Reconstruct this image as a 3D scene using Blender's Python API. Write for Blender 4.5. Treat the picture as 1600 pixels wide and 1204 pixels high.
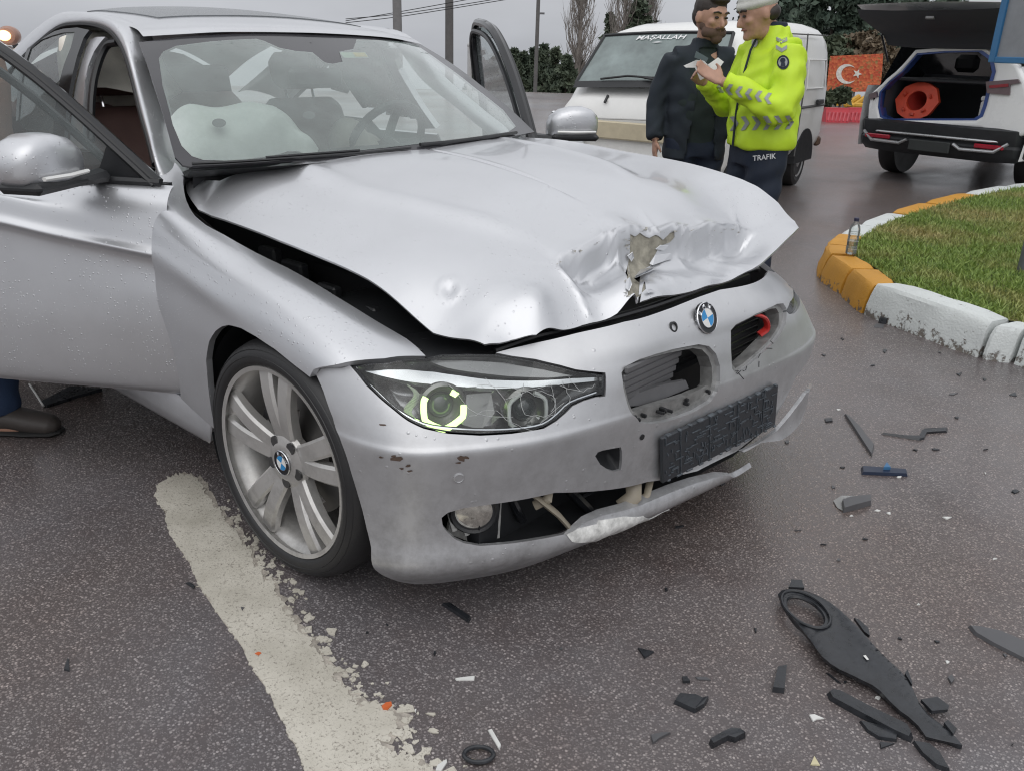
import bpy, bmesh, math, random
import numpy as np
from mathutils import Vector, Matrix, geometry

random.seed(7)
rng = np.random.default_rng(7)
scene = bpy.context.scene
for o in list(bpy.data.objects):
    bpy.data.objects.remove(o)
COL = scene.collection
rad = math.radians

# ------------------------------------------------------------------ camera
W0, H0 = 1600.0, 1204.0
CP = np.array([1.7102, -1.9802, 1.3296])
CYAW, CPITCH, CROLL, CF = 2.27918, 0.37921, 0.02995, 1330.89


def cam_axes(yaw, pitch, roll):
    f = np.array([math.cos(yaw) * math.cos(pitch), math.sin(yaw) * math.cos(pitch), -math.sin(pitch)])
    r = np.array([math.sin(yaw), -math.cos(yaw), 0.0])
    u = np.cross(r, f)
    c, s = math.cos(roll), math.sin(roll)
    return c * r + s * u, -s * r + c * u, f


CR, CU, CFW = cam_axes(CYAW, CPITCH, CROLL)
cam_data = bpy.data.cameras.new('camera')
cam = bpy.data.objects.new('camera', cam_data)
COL.objects.link(cam)
cam_data.sensor_width = 36.0
cam_data.lens = CF / W0 * 36.0
cam_data.clip_start = 0.05
cam_data.clip_end = 2000
m = Matrix.Identity(4)
for i in range(3):
    m[i][0], m[i][1], m[i][2], m[i][3] = CR[i], CU[i], -CFW[i], CP[i]
cam.matrix_world = m
scene.camera = cam
scene.render.resolution_x, scene.render.resolution_y = 1024, 770
scene.cycles.filter_width = 1.15

# ------------------------------------------------------------------ sky, sun, exposure
scene.view_settings.view_transform = 'Standard'
scene.view_settings.look = 'None'
scene.view_settings.exposure = 0.30
scene.view_settings.gamma = 1.0
SUN_EL, SUN_AZ = rad(50), rad(140)
world = bpy.data.worlds.new('World')
scene.world = world
world.use_nodes = True
wn = world.node_tree
wn.nodes.clear()
w_out = wn.nodes.new('ShaderNodeOutputWorld')
w_bg = wn.nodes.new('ShaderNodeBackground')
w_sky = wn.nodes.new('ShaderNodeTexSky')
w_sky.sky_type = 'NISHITA'
w_sky.sun_disc = False
w_sky.sun_elevation = SUN_EL
w_sky.sun_rotation = SUN_AZ
w_sky.dust_density = 4.0
w_hsv = wn.nodes.new('ShaderNodeHueSaturation')
w_hsv.inputs['Saturation'].default_value = 0.22
w_tc = wn.nodes.new('ShaderNodeTexCoord')
w_sep = wn.nodes.new('ShaderNodeSeparateXYZ')
w_ramp = wn.nodes.new('ShaderNodeValToRGB')
w_ramp.color_ramp.elements[0].position = 0.0
w_ramp.color_ramp.elements[0].color = (0.46, 0.475, 0.51, 1)
w_ramp.color_ramp.elements[1].position = 1.0
w_ramp.color_ramp.elements[1].color = (1.08, 1.09, 1.12, 1)
w_noise = wn.nodes.new('ShaderNodeTexNoise')
w_noise.inputs['Scale'].default_value = 2.2
w_noise.inputs['Detail'].default_value = 5
w_map = wn.nodes.new('ShaderNodeMapping')
w_map.inputs['Scale'].default_value = (1, 1, 3.5)
w_nr = wn.nodes.new('ShaderNodeMapRange')
w_nr.inputs[1].default_value, w_nr.inputs[2].default_value = 0.3, 0.7
w_nr.inputs[3].default_value, w_nr.inputs[4].default_value = 7.9, 11.6
w_mul = wn.nodes.new('ShaderNodeVectorMath')
w_mul.operation = 'SCALE'
w_mix = wn.nodes.new('ShaderNodeMix')
w_mix.data_type = 'RGBA'
w_mix.inputs['Factor'].default_value = 0.85
L = wn.links.new
L(w_sky.outputs[0], w_hsv.inputs['Color'])
L(w_tc.outputs['Generated'], w_sep.inputs[0])
L(w_sep.outputs['Z'], w_ramp.inputs[0])
L(w_tc.outputs['Generated'], w_map.inputs[0])
L(w_map.outputs[0], w_noise.inputs['Vector'])
L(w_noise.outputs[0], w_nr.inputs[0])
L(w_ramp.outputs[0], w_mul.inputs[0])
L(w_nr.outputs[0], w_mul.inputs['Scale'])
L(w_hsv.outputs[0], w_mix.inputs['A'])
L(w_mul.outputs[0], w_mix.inputs['B'])
L(w_mix.outputs['Result'], w_bg.inputs[0])
w_bg.inputs[1].default_value = 0.098
L(w_bg.outputs[0], w_out.inputs[0])
sun_data = bpy.data.lights.new('sun', 'SUN')
sun_data.energy = 0.55
sun_data.angle = rad(70)
sun_data.color = (1.0, 0.98, 0.95)
sun = bpy.data.objects.new('sun', sun_data)
COL.objects.link(sun)
# the sky's azimuth is measured from +Y clockwise
_sd = Vector((math.sin(SUN_AZ) * math.cos(SUN_EL), math.cos(SUN_AZ) * math.cos(SUN_EL), math.sin(SUN_EL)))
sun.rotation_euler = _sd.to_track_quat('Z', 'Y').to_euler()


# ------------------------------------------------------------------ picture <-> place
def at(px, py, x=None, y=None, z=None, d=None):
    """the point of the place that a pixel of the photograph shows, given one coordinate of it"""
    r = CFW + (px - W0 / 2) / CF * CR - (py - H0 / 2) / CF * CU
    if d is not None:
        return CP + r * d
    i, v = (0, x) if x is not None else ((1, y) if y is not None else (2, z))
    return CP + r * ((v - CP[i]) / r[i])


def pix(P):
    d = np.asarray(P, float) - CP
    z = d @ CFW
    return np.stack([W0 / 2 + CF * (d @ CR) / z, H0 / 2 - CF * (d @ CU) / z], -1), z


# ------------------------------------------------------------------ materials
def new_mat(name):
    m = bpy.data.materials.new(name)
    m.use_nodes = True
    nt = m.node_tree
    b = nt.nodes['Principled BSDF']
    return m, nt, b


def node(nt, kind, **kw):
    n = nt.nodes.new('ShaderNode' + kind)
    for k, v in kw.items():
        if k.startswith('i_'):
            n.inputs[k[2:].replace('_', ' ')].default_value = v
        else:
            setattr(n, k, v)
    return n


def wpos(nt, scale=None):
    g = node(nt, 'NewGeometry')
    if scale is None:
        return g.outputs['Position']
    mp = node(nt, 'Mapping')
    mp.inputs['Scale'].default_value = scale
    nt.links.new(g.outputs['Position'], mp.inputs[0])
    return mp.outputs[0]


def mrange(nt, src, a, b, c, d, smooth=False):
    n = node(nt, 'MapRange')
    if smooth:
        n.interpolation_type = 'SMOOTHSTEP'
    for i, v in zip((1, 2, 3, 4), (a, b, c, d)):
        n.inputs[i].default_value = v
    nt.links.new(src, n.inputs[0])
    return n.outputs[0]


def mixc(nt, fac, a, b, blend='MIX'):
    n = node(nt, 'Mix', data_type='RGBA', blend_type=blend)
    for key, v in (('Factor', fac), ('A', a), ('B', b)):
        if hasattr(v, 'links') or isinstance(v, bpy.types.NodeSocket):
            nt.links.new(v, n.inputs[key])
        elif key == 'Factor':
            n.inputs[key].default_value = v
        else:
            n.inputs[key].default_value = (*v[:3], 1)
    return n.outputs['Result']


def math_(nt, op, a, b=None):
    n = node(nt, 'Math', operation=op)
    for i, v in ((0, a), (1, b)):
        if v is None:
            continue
        if isinstance(v, bpy.types.NodeSocket):
            nt.links.new(v, n.inputs[i])
        else:
            n.inputs[i].default_value = v
    return n.outputs[0]


def noise(nt, vec, scale, detail=3, rough=0.5):
    n = node(nt, 'TexNoise')
    n.inputs['Scale'].default_value = scale
    n.inputs['Detail'].default_value = detail
    n.inputs['Roughness'].default_value = rough
    if vec is not None:
        nt.links.new(vec, n.inputs['Vector'])
    return n.outputs[0]


def bump(nt, b, height, strength=0.3, dist=0.01, prev=None):
    n = node(nt, 'Bump')
    n.inputs['Strength'].default_value = strength
    n.inputs['Distance'].default_value = dist
    nt.links.new(height, n.inputs['Height'])
    if prev is not None:
        nt.links.new(prev, n.inputs['Normal'])
    if b is not None:
        nt.links.new(n.outputs[0], b.inputs['Normal'])
    return n.outputs[0]


def plain(name, col, rough=0.5, metal=0.0, var=0.12, vscale=9.0, bmp=0.0, bscale=200.0, spec=None, coat=0.0):
    """a simple painted, rubber or plastic surface with a little uneven tone"""
    m, nt, b = new_mat(name)
    p = wpos(nt)
    n = noise(nt, p, vscale, 4, 0.6)
    lo = tuple(c * (1 - var) for c in col)
    hi = tuple(min(1, c * (1 + var)) for c in col)
    nt.links.new(mixc(nt, mrange(nt, n, 0.3, 0.7, 0, 1), lo, hi), b.inputs['Base Color'])
    nt.links.new(mrange(nt, n, 0.3, 0.7, max(0.02, rough - 0.06), min(1, rough + 0.06)), b.inputs['Roughness'])
    b.inputs['Metallic'].default_value = metal
    if spec is not None:
        b.inputs['Specular IOR Level'].default_value = spec
    b.inputs['Coat Weight'].default_value = coat
    if bmp:
        bump(nt, b, noise(nt, p, bscale, 3), bmp, 0.002)
    return m


def emit(name, col, strength):
    m, nt, b = new_mat(name)
    b.inputs['Base Color'].default_value = (*col, 1)
    b.inputs['Emission Color'].default_value = (*col, 1)
    b.inputs['Emission Strength'].default_value = strength
    return m


def glassy(name, tint=(0.8, 0.85, 0.84), haze=0.0, hazecol=(0.5, 0.55, 0.55), refl=1.0, rough=0.0, drops=False):
    """a thin pane: what is behind it tinted, the sky mirrored at a slant, a film of haze"""
    m, nt, b = new_mat(name)
    nt.nodes.remove(b)
    out = nt.nodes['Material Output']
    tr = node(nt, 'BsdfTransparent')
    tr.inputs[0].default_value = (*tint, 1)
    gl = node(nt, 'BsdfGlossy')
    gl.inputs['Roughness'].default_value = rough
    gl.inputs['Color'].default_value = (1, 1, 1, 1)
    fr = node(nt, 'Fresnel')
    fr.inputs[0].default_value = 1.5
    fac = math_(nt, 'MULTIPLY', fr.outputs[0], refl)
    mx = node(nt, 'MixShader')
    nt.links.new(fac, mx.inputs[0])
    nt.links.new(tr.outputs[0], mx.inputs[1])
    nt.links.new(gl.outputs[0], mx.inputs[2])
    res = mx.outputs[0]
    if haze:
        df = node(nt, 'BsdfDiffuse')
        df.inputs[0].default_value = (*hazecol, 1)
        m2 = node(nt, 'MixShader')
        n = noise(nt, wpos(nt), 5.0, 5, 0.65)
        nt.links.new(mrange(nt, n, 0.3, 0.7, haze * 0.6, min(1, haze * 1.4)), m2.inputs[0])
        nt.links.new(res, m2.inputs[1])
        nt.links.new(df.outputs[0], m2.inputs[2])
        res = m2.outputs[0]
    if drops:
        v = node(nt, 'TexVoronoi')
        v.inputs['Scale'].default_value = 120
        nt.links.new(wpos(nt), v.inputs['Vector'])
        h = mrange(nt, v.outputs['Distance'], 0.12, 0.4, 1, 0, True)
        cs = node(nt, 'SeparateColor')
        nt.links.new(v.outputs['Color'], cs.inputs[0])
        h = math_(nt, 'MULTIPLY', h, math_(nt, 'GREATER_THAN', cs.outputs[0], 0.8))
        bm_ = node(nt, 'Bump')
        bm_.inputs['Strength'].default_value = 0.6
        bm_.inputs['Distance'].default_value = 0.002
        nt.links.new(h, bm_.inputs['Height'])
        nt.links.new(bm_.outputs[0], gl.inputs['Normal'])
    nt.links.new(res, out.inputs['Surface'])
    return m


def paint(name, col, metal, rough, drops=0.2, dirt=0.0, coat=0.5, dropscale=70):
    """car paint with rain drops standing on it"""
    m, nt, b = new_mat(name)
    p = wpos(nt)
    n = noise(nt, p, 3.0, 5, 0.6)
    c0 = tuple(c * 0.95 for c in col)
    base = mixc(nt, mrange(nt, n, 0.35, 0.65, 0, 1), c0, col)
    if dirt:
        nd = noise(nt, p, 14.0, 8, 0.75)
        sp = node(nt, 'SeparateXYZ')
        nt.links.new(p, sp.inputs[0])
        low = mrange(nt, sp.outputs['Z'], 0.12, 0.62, 1, 0.12)
        f = math_(nt, 'MULTIPLY', mrange(nt, nd, 0.42, 0.75, 0, dirt), low)
        base = mixc(nt, f, base, (0.10, 0.09, 0.085))
    nt.links.new(base, b.inputs['Base Color'])
    b.inputs['Metallic'].default_value = metal
    nt.links.new(mrange(nt, n, 0.3, 0.7, rough - 0.03, rough + 0.05), b.inputs['Roughness'])
    b.inputs['Coat Weight'].default_value = coat
    b.inputs['Coat Roughness'].default_value = 0.06
    prev = bump(nt, None, noise(nt, p, 1400.0, 1), 0.04, 0.001)
    if drops:
        v = node(nt, 'TexVoronoi')
        v.inputs['Scale'].default_value = dropscale
        nt.links.new(p, v.inputs['Vector'])
        cs = node(nt, 'SeparateColor')
        nt.links.new(v.outputs['Color'], cs.inputs[0])
        size = mrange(nt, cs.outputs[1], 0, 1, 0.12, 0.34)
        h = math_(nt, 'MULTIPLY', math_(nt, 'MAXIMUM', math_(nt, 'SUBTRACT', 1.0, math_(nt, 'DIVIDE', v.outputs['Distance'], size)), 0.0), 1.0)
        h = math_(nt, 'POWER', h, 0.5)
        patch = mrange(nt, noise(nt, p, 4.0, 3), 0.4, 0.62, 0.0, drops * 2.2)
        h = math_(nt, 'MULTIPLY', h, math_(nt, 'LESS_THAN', cs.outputs[0], patch))
        bump(nt, b, h, 0.55, 0.0022, prev)
    else:
        nt.links.new(prev, b.inputs['Normal'])
    return m


# ------------------------------------------------------------------ objects
def tag(o, label=None, cat=None, group=None, kind=None):
    if label:
        o['label'] = label
    if cat:
        o['category'] = cat
    if group:
        o['group'] = group
    if kind:
        o['kind'] = kind
    return o


def empty(name, loc=(0, 0, 0), rz=0.0, parent=None):
    o = bpy.data.objects.new(name, None)
    o.empty_display_size = 0.2
    COL.objects.link(o)
    o.location = loc
    o.rotation_euler = (0, 0, rz)
    if parent is not None:
        o.parent = parent
    return o


def mk(name, verts, faces, mat, parent=None, smooth=True, angle=40, normals=None, fm=None):
    me = bpy.data.meshes.new(name)
    me.from_pydata([tuple(map(float, v)) for v in verts], [], [tuple(map(int, f)) for f in faces])
    mats = mat if isinstance(mat, (list, tuple)) else [mat]
    for q in mats:
        me.materials.append(q)
    if fm is not None:
        me.polygons.foreach_set('material_index', np.array(fm, dtype=np.int32))
    me.polygons.foreach_set('use_smooth', np.full(len(me.polygons), bool(smooth)))
    me.update()
    if normals is not None:
        me.normals_split_custom_set_from_vertices([tuple(map(float, n)) for n in normals])
    elif smooth and angle:
        me.set_sharp_from_angle(angle=rad(angle))
    o = bpy.data.objects.new(name, me)
    COL.objects.link(o)
    if parent is not None:
        o.parent = parent
    return o


def copy_tree(o, parent=None):
    c = o.copy()
    COL.objects.link(c)
    c.parent = parent
    for ch in list(o.children):
        copy_tree(ch, c)
    return c


def cr(pts, n=6, closed=False):
    """Catmull-Rom through points; a point with a truthy last extra value is a corner"""
    P = [np.array(q[:len(q)], float) for q in pts]
    out = []
    N = len(P)
    rngi = range(N if closed else N - 1)
    for i in rngi:
        p1, p2 = P[i], P[(i + 1) % N]
        p0 = P[i - 1] if (closed or i > 0) else 2 * p1 - p2
        p3 = P[(i + 2) % N] if (closed or i + 2 < N) else 2 * p2 - p1
        for k in range(n):
            t = k / n
            out.append(0.5 * ((2 * p1) + (-p0 + p2) * t + (2 * p0 - 5 * p1 + 4 * p2 - p3) * t * t + (-p0 + 3 * p1 - 3 * p2 + p3) * t ** 3))
    if not closed:
        out.append(P[-1])
    return out


class MB:
    """collects shapes into one mesh"""

    def __init__(s):
        s.v, s.f, s.m = [], [], []

    def add(s, V, Fc, mi=0):
        k = len(s.v)
        s.v.extend([np.array(v, float) for v in V])
        s.f.extend([tuple(i + k for i in f) for f in Fc])
        s.m.extend([mi] * len(Fc))
        return s

    def box(s, c, size, ax=None, bev=0.0, mi=0):
        c = np.array(c, float)
        A = np.eye(3) if ax is None else np.array(ax, float)
        hx, hy, hz = np.array(size, float) / 2
        b = min(bev, hx * .95, hy * .95, hz * .95)
        if b <= 0:
            V = [c + A[0] * x * hx + A[1] * y * hy + A[2] * z * hz for z in (-1, 1) for y in (-1, 1) for x in (-1, 1)]
            return s.add(V, [(0, 2, 3, 1), (4, 5, 7, 6), (0, 1, 5, 4), (2, 6, 7, 3), (0, 4, 6, 2), (1, 3, 7, 5)], mi)
        V, idx = [], {}
        for sx in (-1, 1):
            for sy in (-1, 1):
                for sz in (-1, 1):
                    for k in range(3):
                        q = [sx * (hx - b), sy * (hy - b), sz * (hz - b)]
                        q[k] += (sx, sy, sz)[k] * b
                        idx[(sx, sy, sz, k)] = len(V)
                        V.append(c + A[0] * q[0] + A[1] * q[1] + A[2] * q[2])
        F_ = []
        for k in range(3):
            a, d = [(1, 2), (0, 2), (0, 1)][k]
            for sg in (-1, 1):
                loop = []
                for (p, q) in ((-1, -1), (1, -1), (1, 1), (-1, 1)):
                    t = [0, 0, 0]
                    t[k], t[a], t[d] = sg, p, q
                    loop.append(idx[(*t, k)])
                F_.append(tuple(loop if (sg > 0) == (k != 1) else loop[::-1]))
        for k in range(3):
            a, d = [(1, 2), (0, 2), (0, 1)][k]
            for p in (-1, 1):
                for q in (-1, 1):
                    t0, t1 = [0, 0, 0], [0, 0, 0]
                    t0[k], t0[a], t0[d] = -1, p, q
                    t1[k], t1[a], t1[d] = 1, p, q
                    F_.append((idx[(*t0, a)], idx[(*t1, a)], idx[(*t1, d)], idx[(*t0, d)]))
        for sx in (-1, 1):
            for sy in (-1, 1):
                for sz in (-1, 1):
                    F_.append((idx[(sx, sy, sz, 0)], idx[(sx, sy, sz, 1)], idx[(sx, sy, sz, 2)]))
        return s.add(V, F_, mi)

    def loft(s, rings, closed=True, caps=True, mi=0):
        n = len(rings[0])
        V = [p for r in rings for p in r]
        F_ = []
        for i in range(len(rings) - 1):
            for j in range(n if closed else n - 1):
                k = (j + 1) % n
                F_.append((i * n + j, i * n + k, (i + 1) * n + k, (i + 1) * n + j))
        if caps and closed:
            F_.append(tuple(range(n))[::-1])
            F_.append(tuple((len(rings) - 1) * n + j for j in range(n)))
        return s.add(V, F_, mi)

    def tube(s, path, r, n=8, caps=True, flat=1.0, up=None, mi=0):
        P = [np.array(p, float) for p in path]
        rs = r if hasattr(r, '__len__') else [r] * len(P)
        rings = []
        prev = None
        for i, p in enumerate(P):
            t = P[min(i + 1, len(P) - 1)] - P[max(i - 1, 0)]
            t = t / (np.linalg.norm(t) + 1e-9)
            a = np.array(up, float) if up is not None else (prev if prev is not None else (np.array([0, 0, 1.]) if abs(t[2]) < .9 else np.array([1., 0, 0])))
            a = a - t * (a @ t)
            a /= np.linalg.norm(a) + 1e-9
            prev = a
            b = np.cross(t, a)
            rings.append([p + rs[i] * (math.cos(q) * b + flat * math.sin(q) * a) for q in np.linspace(0, 2 * math.pi, n, endpoint=False)])
        return s.loft(rings, True, caps, mi)

    def lathe(s, prof, o, axis, n=32, closed=False, mi=0):
        o = np.array(o, float)
        ax = np.array(axis, float)
        ax /= np.linalg.norm(ax)
        a = np.array([0, 0, 1.]) if abs(ax[2]) < .9 else np.array([1., 0, 0])
        a = a - ax * (a @ ax)
        a /= np.linalg.norm(a)
        b = np.cross(ax, a)
        rings = [[o + ax * h + r * (math.cos(q) * a + math.sin(q) * b) for q in np.linspace(0, 2 * math.pi, n, endpoint=False)] for r, h in prof]
        if closed:
            rings.append(rings[0])
        return s.loft(rings, True, not closed, mi)

    def ball(s, c, r, nu=14, nv=10, ax=None, mi=0):
        c = np.array(c, float)
        r = np.array(r if hasattr(r, '__len__') else (r, r, r), float)
        A = np.eye(3) if ax is None else np.array(ax, float)
        rings = []
        for i in range(nv + 1):
            th = math.pi * i / nv
            th = min(max(th, .02), math.pi - .02)
            rings.append([c + A[0] * r[0] * math.sin(th) * math.cos(q) + A[1] * r[1] * math.sin(th) * math.sin(q) + A[2] * r[2] * math.cos(th) for q in np.linspace(0, 2 * math.pi, nu, endpoint=False)])
        return s.loft(rings, True, True, mi)

    def prism(s, poly, off, mi=0):
        P = [np.array(p, float) for p in poly]
        off = np.array(off, float)
        n = len(P)
        return s.add(P + [p + off for p in P], [tuple(range(n))[::-1], tuple(range(n, 2 * n))] + [(i, (i + 1) % n, n + (i + 1) % n, n + i) for i in range(n)], mi)

    def build(s, name, mat, parent=None, smooth=True, angle=35):
        o = mk(name, s.v, s.f, mat, parent, smooth, angle, None, s.m if isinstance(mat, (list, tuple)) else None)
        bm = bmesh.new()
        bm.from_mesh(o.data)
        bmesh.ops.recalc_face_normals(bm, faces=bm.faces)
        bm.to_mesh(o.data)
        bm.free()
        if smooth and angle:
            o.data.set_sharp_from_angle(angle=rad(angle))
        return o


def remesh(mb, name, mat, parent=None, voxel=0.012, smooth=4):
    """fuse overlapping shapes into one continuous skin"""
    o = mb.build(name, mat, parent, True, None)
    md = o.modifiers.new('r', 'REMESH')
    md.mode = 'VOXEL'
    md.voxel_size = voxel
    if smooth:
        ms = o.modifiers.new('s', 'SMOOTH')
        ms.iterations = smooth
        ms.factor = 0.5
    dg = bpy.context.evaluated_depsgraph_get()
    me = bpy.data.meshes.new_from_object(o.evaluated_get(dg))
    o.modifiers.clear()
    old = o.data
    o.data = me
    bpy.data.meshes.remove(old)
    me.polygons.foreach_set('use_smooth', np.full(len(me.polygons), True))
    return o


# ------------------------------------------------------------------ smooth panels cut out of master surfaces
def crw(t):
    t = np.asarray(t)
    return np.stack([-.5 * t + t * t - .5 * t ** 3, 1 - 2.5 * t * t + 1.5 * t ** 3, .5 * t + 2 * t * t - 1.5 * t ** 3, -.5 * t * t + .5 * t ** 3], -1)


class Surf:
    def __init__(s, net, disp=None):
        P = np.array(net, float)
        P = np.concatenate([2 * P[:1] - P[1:2], P, 2 * P[-1:] - P[-2:-1]], 0)
        P = np.concatenate([2 * P[:, :1] - P[:, 1:2], P, 2 * P[:, -1:] - P[:, -2:-1]], 1)
        s.P = P
        s.nu, s.nv = P.shape[0] - 2, P.shape[1] - 2
        s.disp = disp
        uu = np.linspace(0, 1, 40)
        a = s.ev(uu, uu * 0 + .5)
        b = s.ev(uu * 0 + .5, uu)
        s.Lu = np.linalg.norm(np.diff(a, axis=0), axis=1).sum()
        s.Lv = np.linalg.norm(np.diff(b, axis=0), axis=1).sum()
        g = np.linspace(0, 1, 151)
        U_, V_ = np.meshgrid(g, g, indexing='ij')
        s.gu, s.gv = U_.ravel(), V_.ravel()
        s.gp, s.gd = pix(s.ev(s.gu, s.gv))

    def raw(s, u, v):
        u, v = np.asarray(u, float), np.asarray(v, float)
        a, b = u * (s.nu - 1), v * (s.nv - 1)
        i = np.clip(np.floor(a).astype(int), 0, s.nu - 2)
        j = np.clip(np.floor(b).astype(int), 0, s.nv - 2)
        wu, wv = crw(a - i), crw(b - j)
        out = np.zeros(u.shape + (3,))
        for p in range(4):
            for q in range(4):
                out += (wu[..., p] * wv[..., q])[..., None] * s.P[i + p, j + q]
        return out

    def ev(s, u, v):
        P = s.raw(u, v)
        if s.disp:
            P = P + s.disp(np.asarray(u), np.asarray(v), P)
        return P

    def nrm(s, u, v, e=1e-3):
        u, v = np.asarray(u, float), np.asarray(v, float)
        n = np.cross(s.ev(u + e, v) - s.ev(u - e, v), s.ev(u, v + e) - s.ev(u, v - e))
        return n / (np.linalg.norm(n, axis=-1, keepdims=True) + 1e-12)

    def hit(s, pts):
        out = []
        for (px, py) in pts:
            dd = np.hypot(s.gp[:, 0] - px, s.gp[:, 1] - py)
            c = np.where(dd < max(dd.min() * 1.5, 9))[0]
            k = c[np.argmin(s.gd[c] + dd[c] * .004)]
            u, v = s.gu[k], s.gv[k]
            for it in range(12):
                e = 1e-4
                q, _ = pix(s.ev(np.array([u, u + e, u]), np.array([v, v, v + e])))
                r = np.array([px, py]) - q[0]
                J = np.stack([(q[1] - q[0]) / e, (q[2] - q[0]) / e], 1)
                try:
                    st = np.linalg.solve(J, r)
                except np.linalg.LinAlgError:
                    break
                st = np.clip(st, -.04, .04)
                u = float(np.clip(u + st[0], -.02, 1.02))
                v = float(np.clip(v + st[1], -.02, 1.02))
                if abs(r).max() < .05:
                    break
            out.append((u, v))
        return out

    def p3(s, px, py, off=0.0):
        (u, v), = s.hit([(px, py)])
        P = s.ev(np.array([u]), np.array([v]))[0]
        if off:
            n = s.nrm(np.array([u]), np.array([v]))[0]
            if n @ (CP - P) < 0:
                n = -n
            P = P + n * off
        return P


def inside(pt, poly):
    x, y = pt[:, 0], pt[:, 1]
    r = np.zeros(len(pt), bool)
    n = len(poly)
    for i in range(n):
        x1, y1 = poly[i]
        x2, y2 = poly[(i + 1) % n]
        c = ((y1 > y) != (y2 > y)) & (x < (x2 - x1) * (y - y1) / (y2 - y1 + 1e-15) + x1)
        r ^= c
    return r


def pdist(pt, poly):
    d = np.full(len(pt), 1e9)
    n = len(poly)
    for i in range(n):
        a, b = np.array(poly[i]), np.array(poly[(i + 1) % n])
        ab = b - a
        t = np.clip(((pt - a) @ ab) / (ab @ ab + 1e-15), 0, 1)
        d = np.minimum(d, np.hypot(*(pt - (a + t[:, None] * ab)).T))
    return d


def uvpoly(S, pts):
    """outline points: (px, py) of the photograph or ('u', u, v) on the surface itself"""
    out = []
    for p in pts:
        if p[0] == 'u':
            out.append((p[1], p[2]))
        else:
            out.extend(S.hit([(p[0], p[1])]))
    return out


def panel(name, S, outline, mat, parent=None, holes=(), res=.018, flange=.012, off=0.0, depth=None, flip=False, uv=False, lip=0.0):
    sc = np.array([S.Lu, S.Lv])

    def prep(o):
        q = np.array(uvpoly(S, o)) * sc
        r = []
        for i in range(len(q)):
            a, b = q[i], q[(i + 1) % len(q)]
            k = max(1, int(np.hypot(*(b - a)) / res))
            for t in range(k):
                r.append(a + (b - a) * t / k)
        return np.array(r)
    loops = [prep(outline)] + [prep(h) for h in holes]
    V2, E = [], []
    for lp in loops:
        k = len(V2)
        V2.extend(lp.tolist())
        E.extend([(k + i, k + (i + 1) % len(lp)) for i in range(len(lp))])
    lo, hi = loops[0].min(0), loops[0].max(0)
    gx, gy = np.meshgrid(np.arange(lo[0] + res * .5, hi[0], res), np.arange(lo[1] + res * .5, hi[1], res), indexing='ij')
    G = np.stack([gx.ravel(), gy.ravel()], 1)
    if len(G):
        ok = inside(G, loops[0])
        for h in loops[1:]:
            ok &= ~inside(G, h)
        G = G[ok]
        for lp in loops:
            if len(G):
                G = G[pdist(G, lp) > res * .45]
        V2.extend(G.tolist())
    r = geometry.delaunay_2d_cdt([Vector(v) for v in V2], E, [], 0, 1e-6)
    P2 = np.array([tuple(v) for v in r[0]])
    T = np.array([f for f in r[2] if len(f) == 3])
    cen = P2[T].mean(1)
    ok = inside(cen, loops[0])
    for h in loops[1:]:
        ok &= ~inside(cen, h)
    T = T[ok]
    u, v = P2[:, 0] / sc[0], P2[:, 1] / sc[1]
    P = S.ev(u, v)
    N = S.nrm(u, v)
    if np.mean(np.einsum('ij,ij->i', N[T[:, 0]], CP - P[T[:, 0]])) < 0:
        N = -N
    if flip:
        N = -N
    P = P + N * off
    if depth is not None:
        dd = np.full(len(P2), 1e9)
        for lp in loops:
            dd = np.minimum(dd, pdist(P2, lp))
        P = P + N * depth(dd, P)[:, None]
    # winding to agree with the outward normal
    fn = np.cross(P[T[:, 1]] - P[T[:, 0]], P[T[:, 2]] - P[T[:, 0]])
    w = np.einsum('ij,ij->i', fn, N[T[:, 0]]) < 0
    T[w] = T[w][:, ::-1]
    if depth is not None:
        fn = np.cross(P[T[:, 1]] - P[T[:, 0]], P[T[:, 2]] - P[T[:, 0]])
        N2 = np.zeros_like(P)
        for k in range(3):
            np.add.at(N2, T[:, k], fn)
        N = N2 / (np.linalg.norm(N2, axis=1, keepdims=True) + 1e-12)
    verts, nrm, faces = P.tolist(), N.tolist(), [tuple(t) for t in T]
    if flange:
        ed = {}
        for a, b, c in T:
            for e in ((a, b), (b, c), (c, a)):
                ed[e] = 1
        for (a, b) in [e for e in ed if (e[1], e[0]) not in ed]:
            k = len(verts)
            t = P[b] - P[a]
            sn = np.cross(t, N[a])
            sn = sn / (np.linalg.norm(sn) + 1e-12)
            verts += [P[a], P[b], P[b] - N[b] * flange, P[a] - N[a] * flange]
            nrm += [sn, sn, sn, sn]
            faces.append((k + 1, k, k + 3, k + 2))
    return mk(name, verts, faces, mat, parent, True, None, nrm)


def grid_obj(name, S, mat, parent=None, nu=40, nv=30, u0=0, u1=1, v0=0, v1=1, off=0.0):
    U_, V_ = np.meshgrid(np.linspace(u0, u1, nu), np.linspace(v0, v1, nv), indexing='ij')
    P = S.ev(U_.ravel(), V_.ravel())
    N = S.nrm(U_.ravel(), V_.ravel())
    P = P + N * off
    F_ = [(i * nv + j, (i + 1) * nv + j, (i + 1) * nv + j + 1, i * nv + j + 1) for i in range(nu - 1) for j in range(nv - 1)]
    return mk(name, P, F_, mat, parent, True, None, N)


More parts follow.
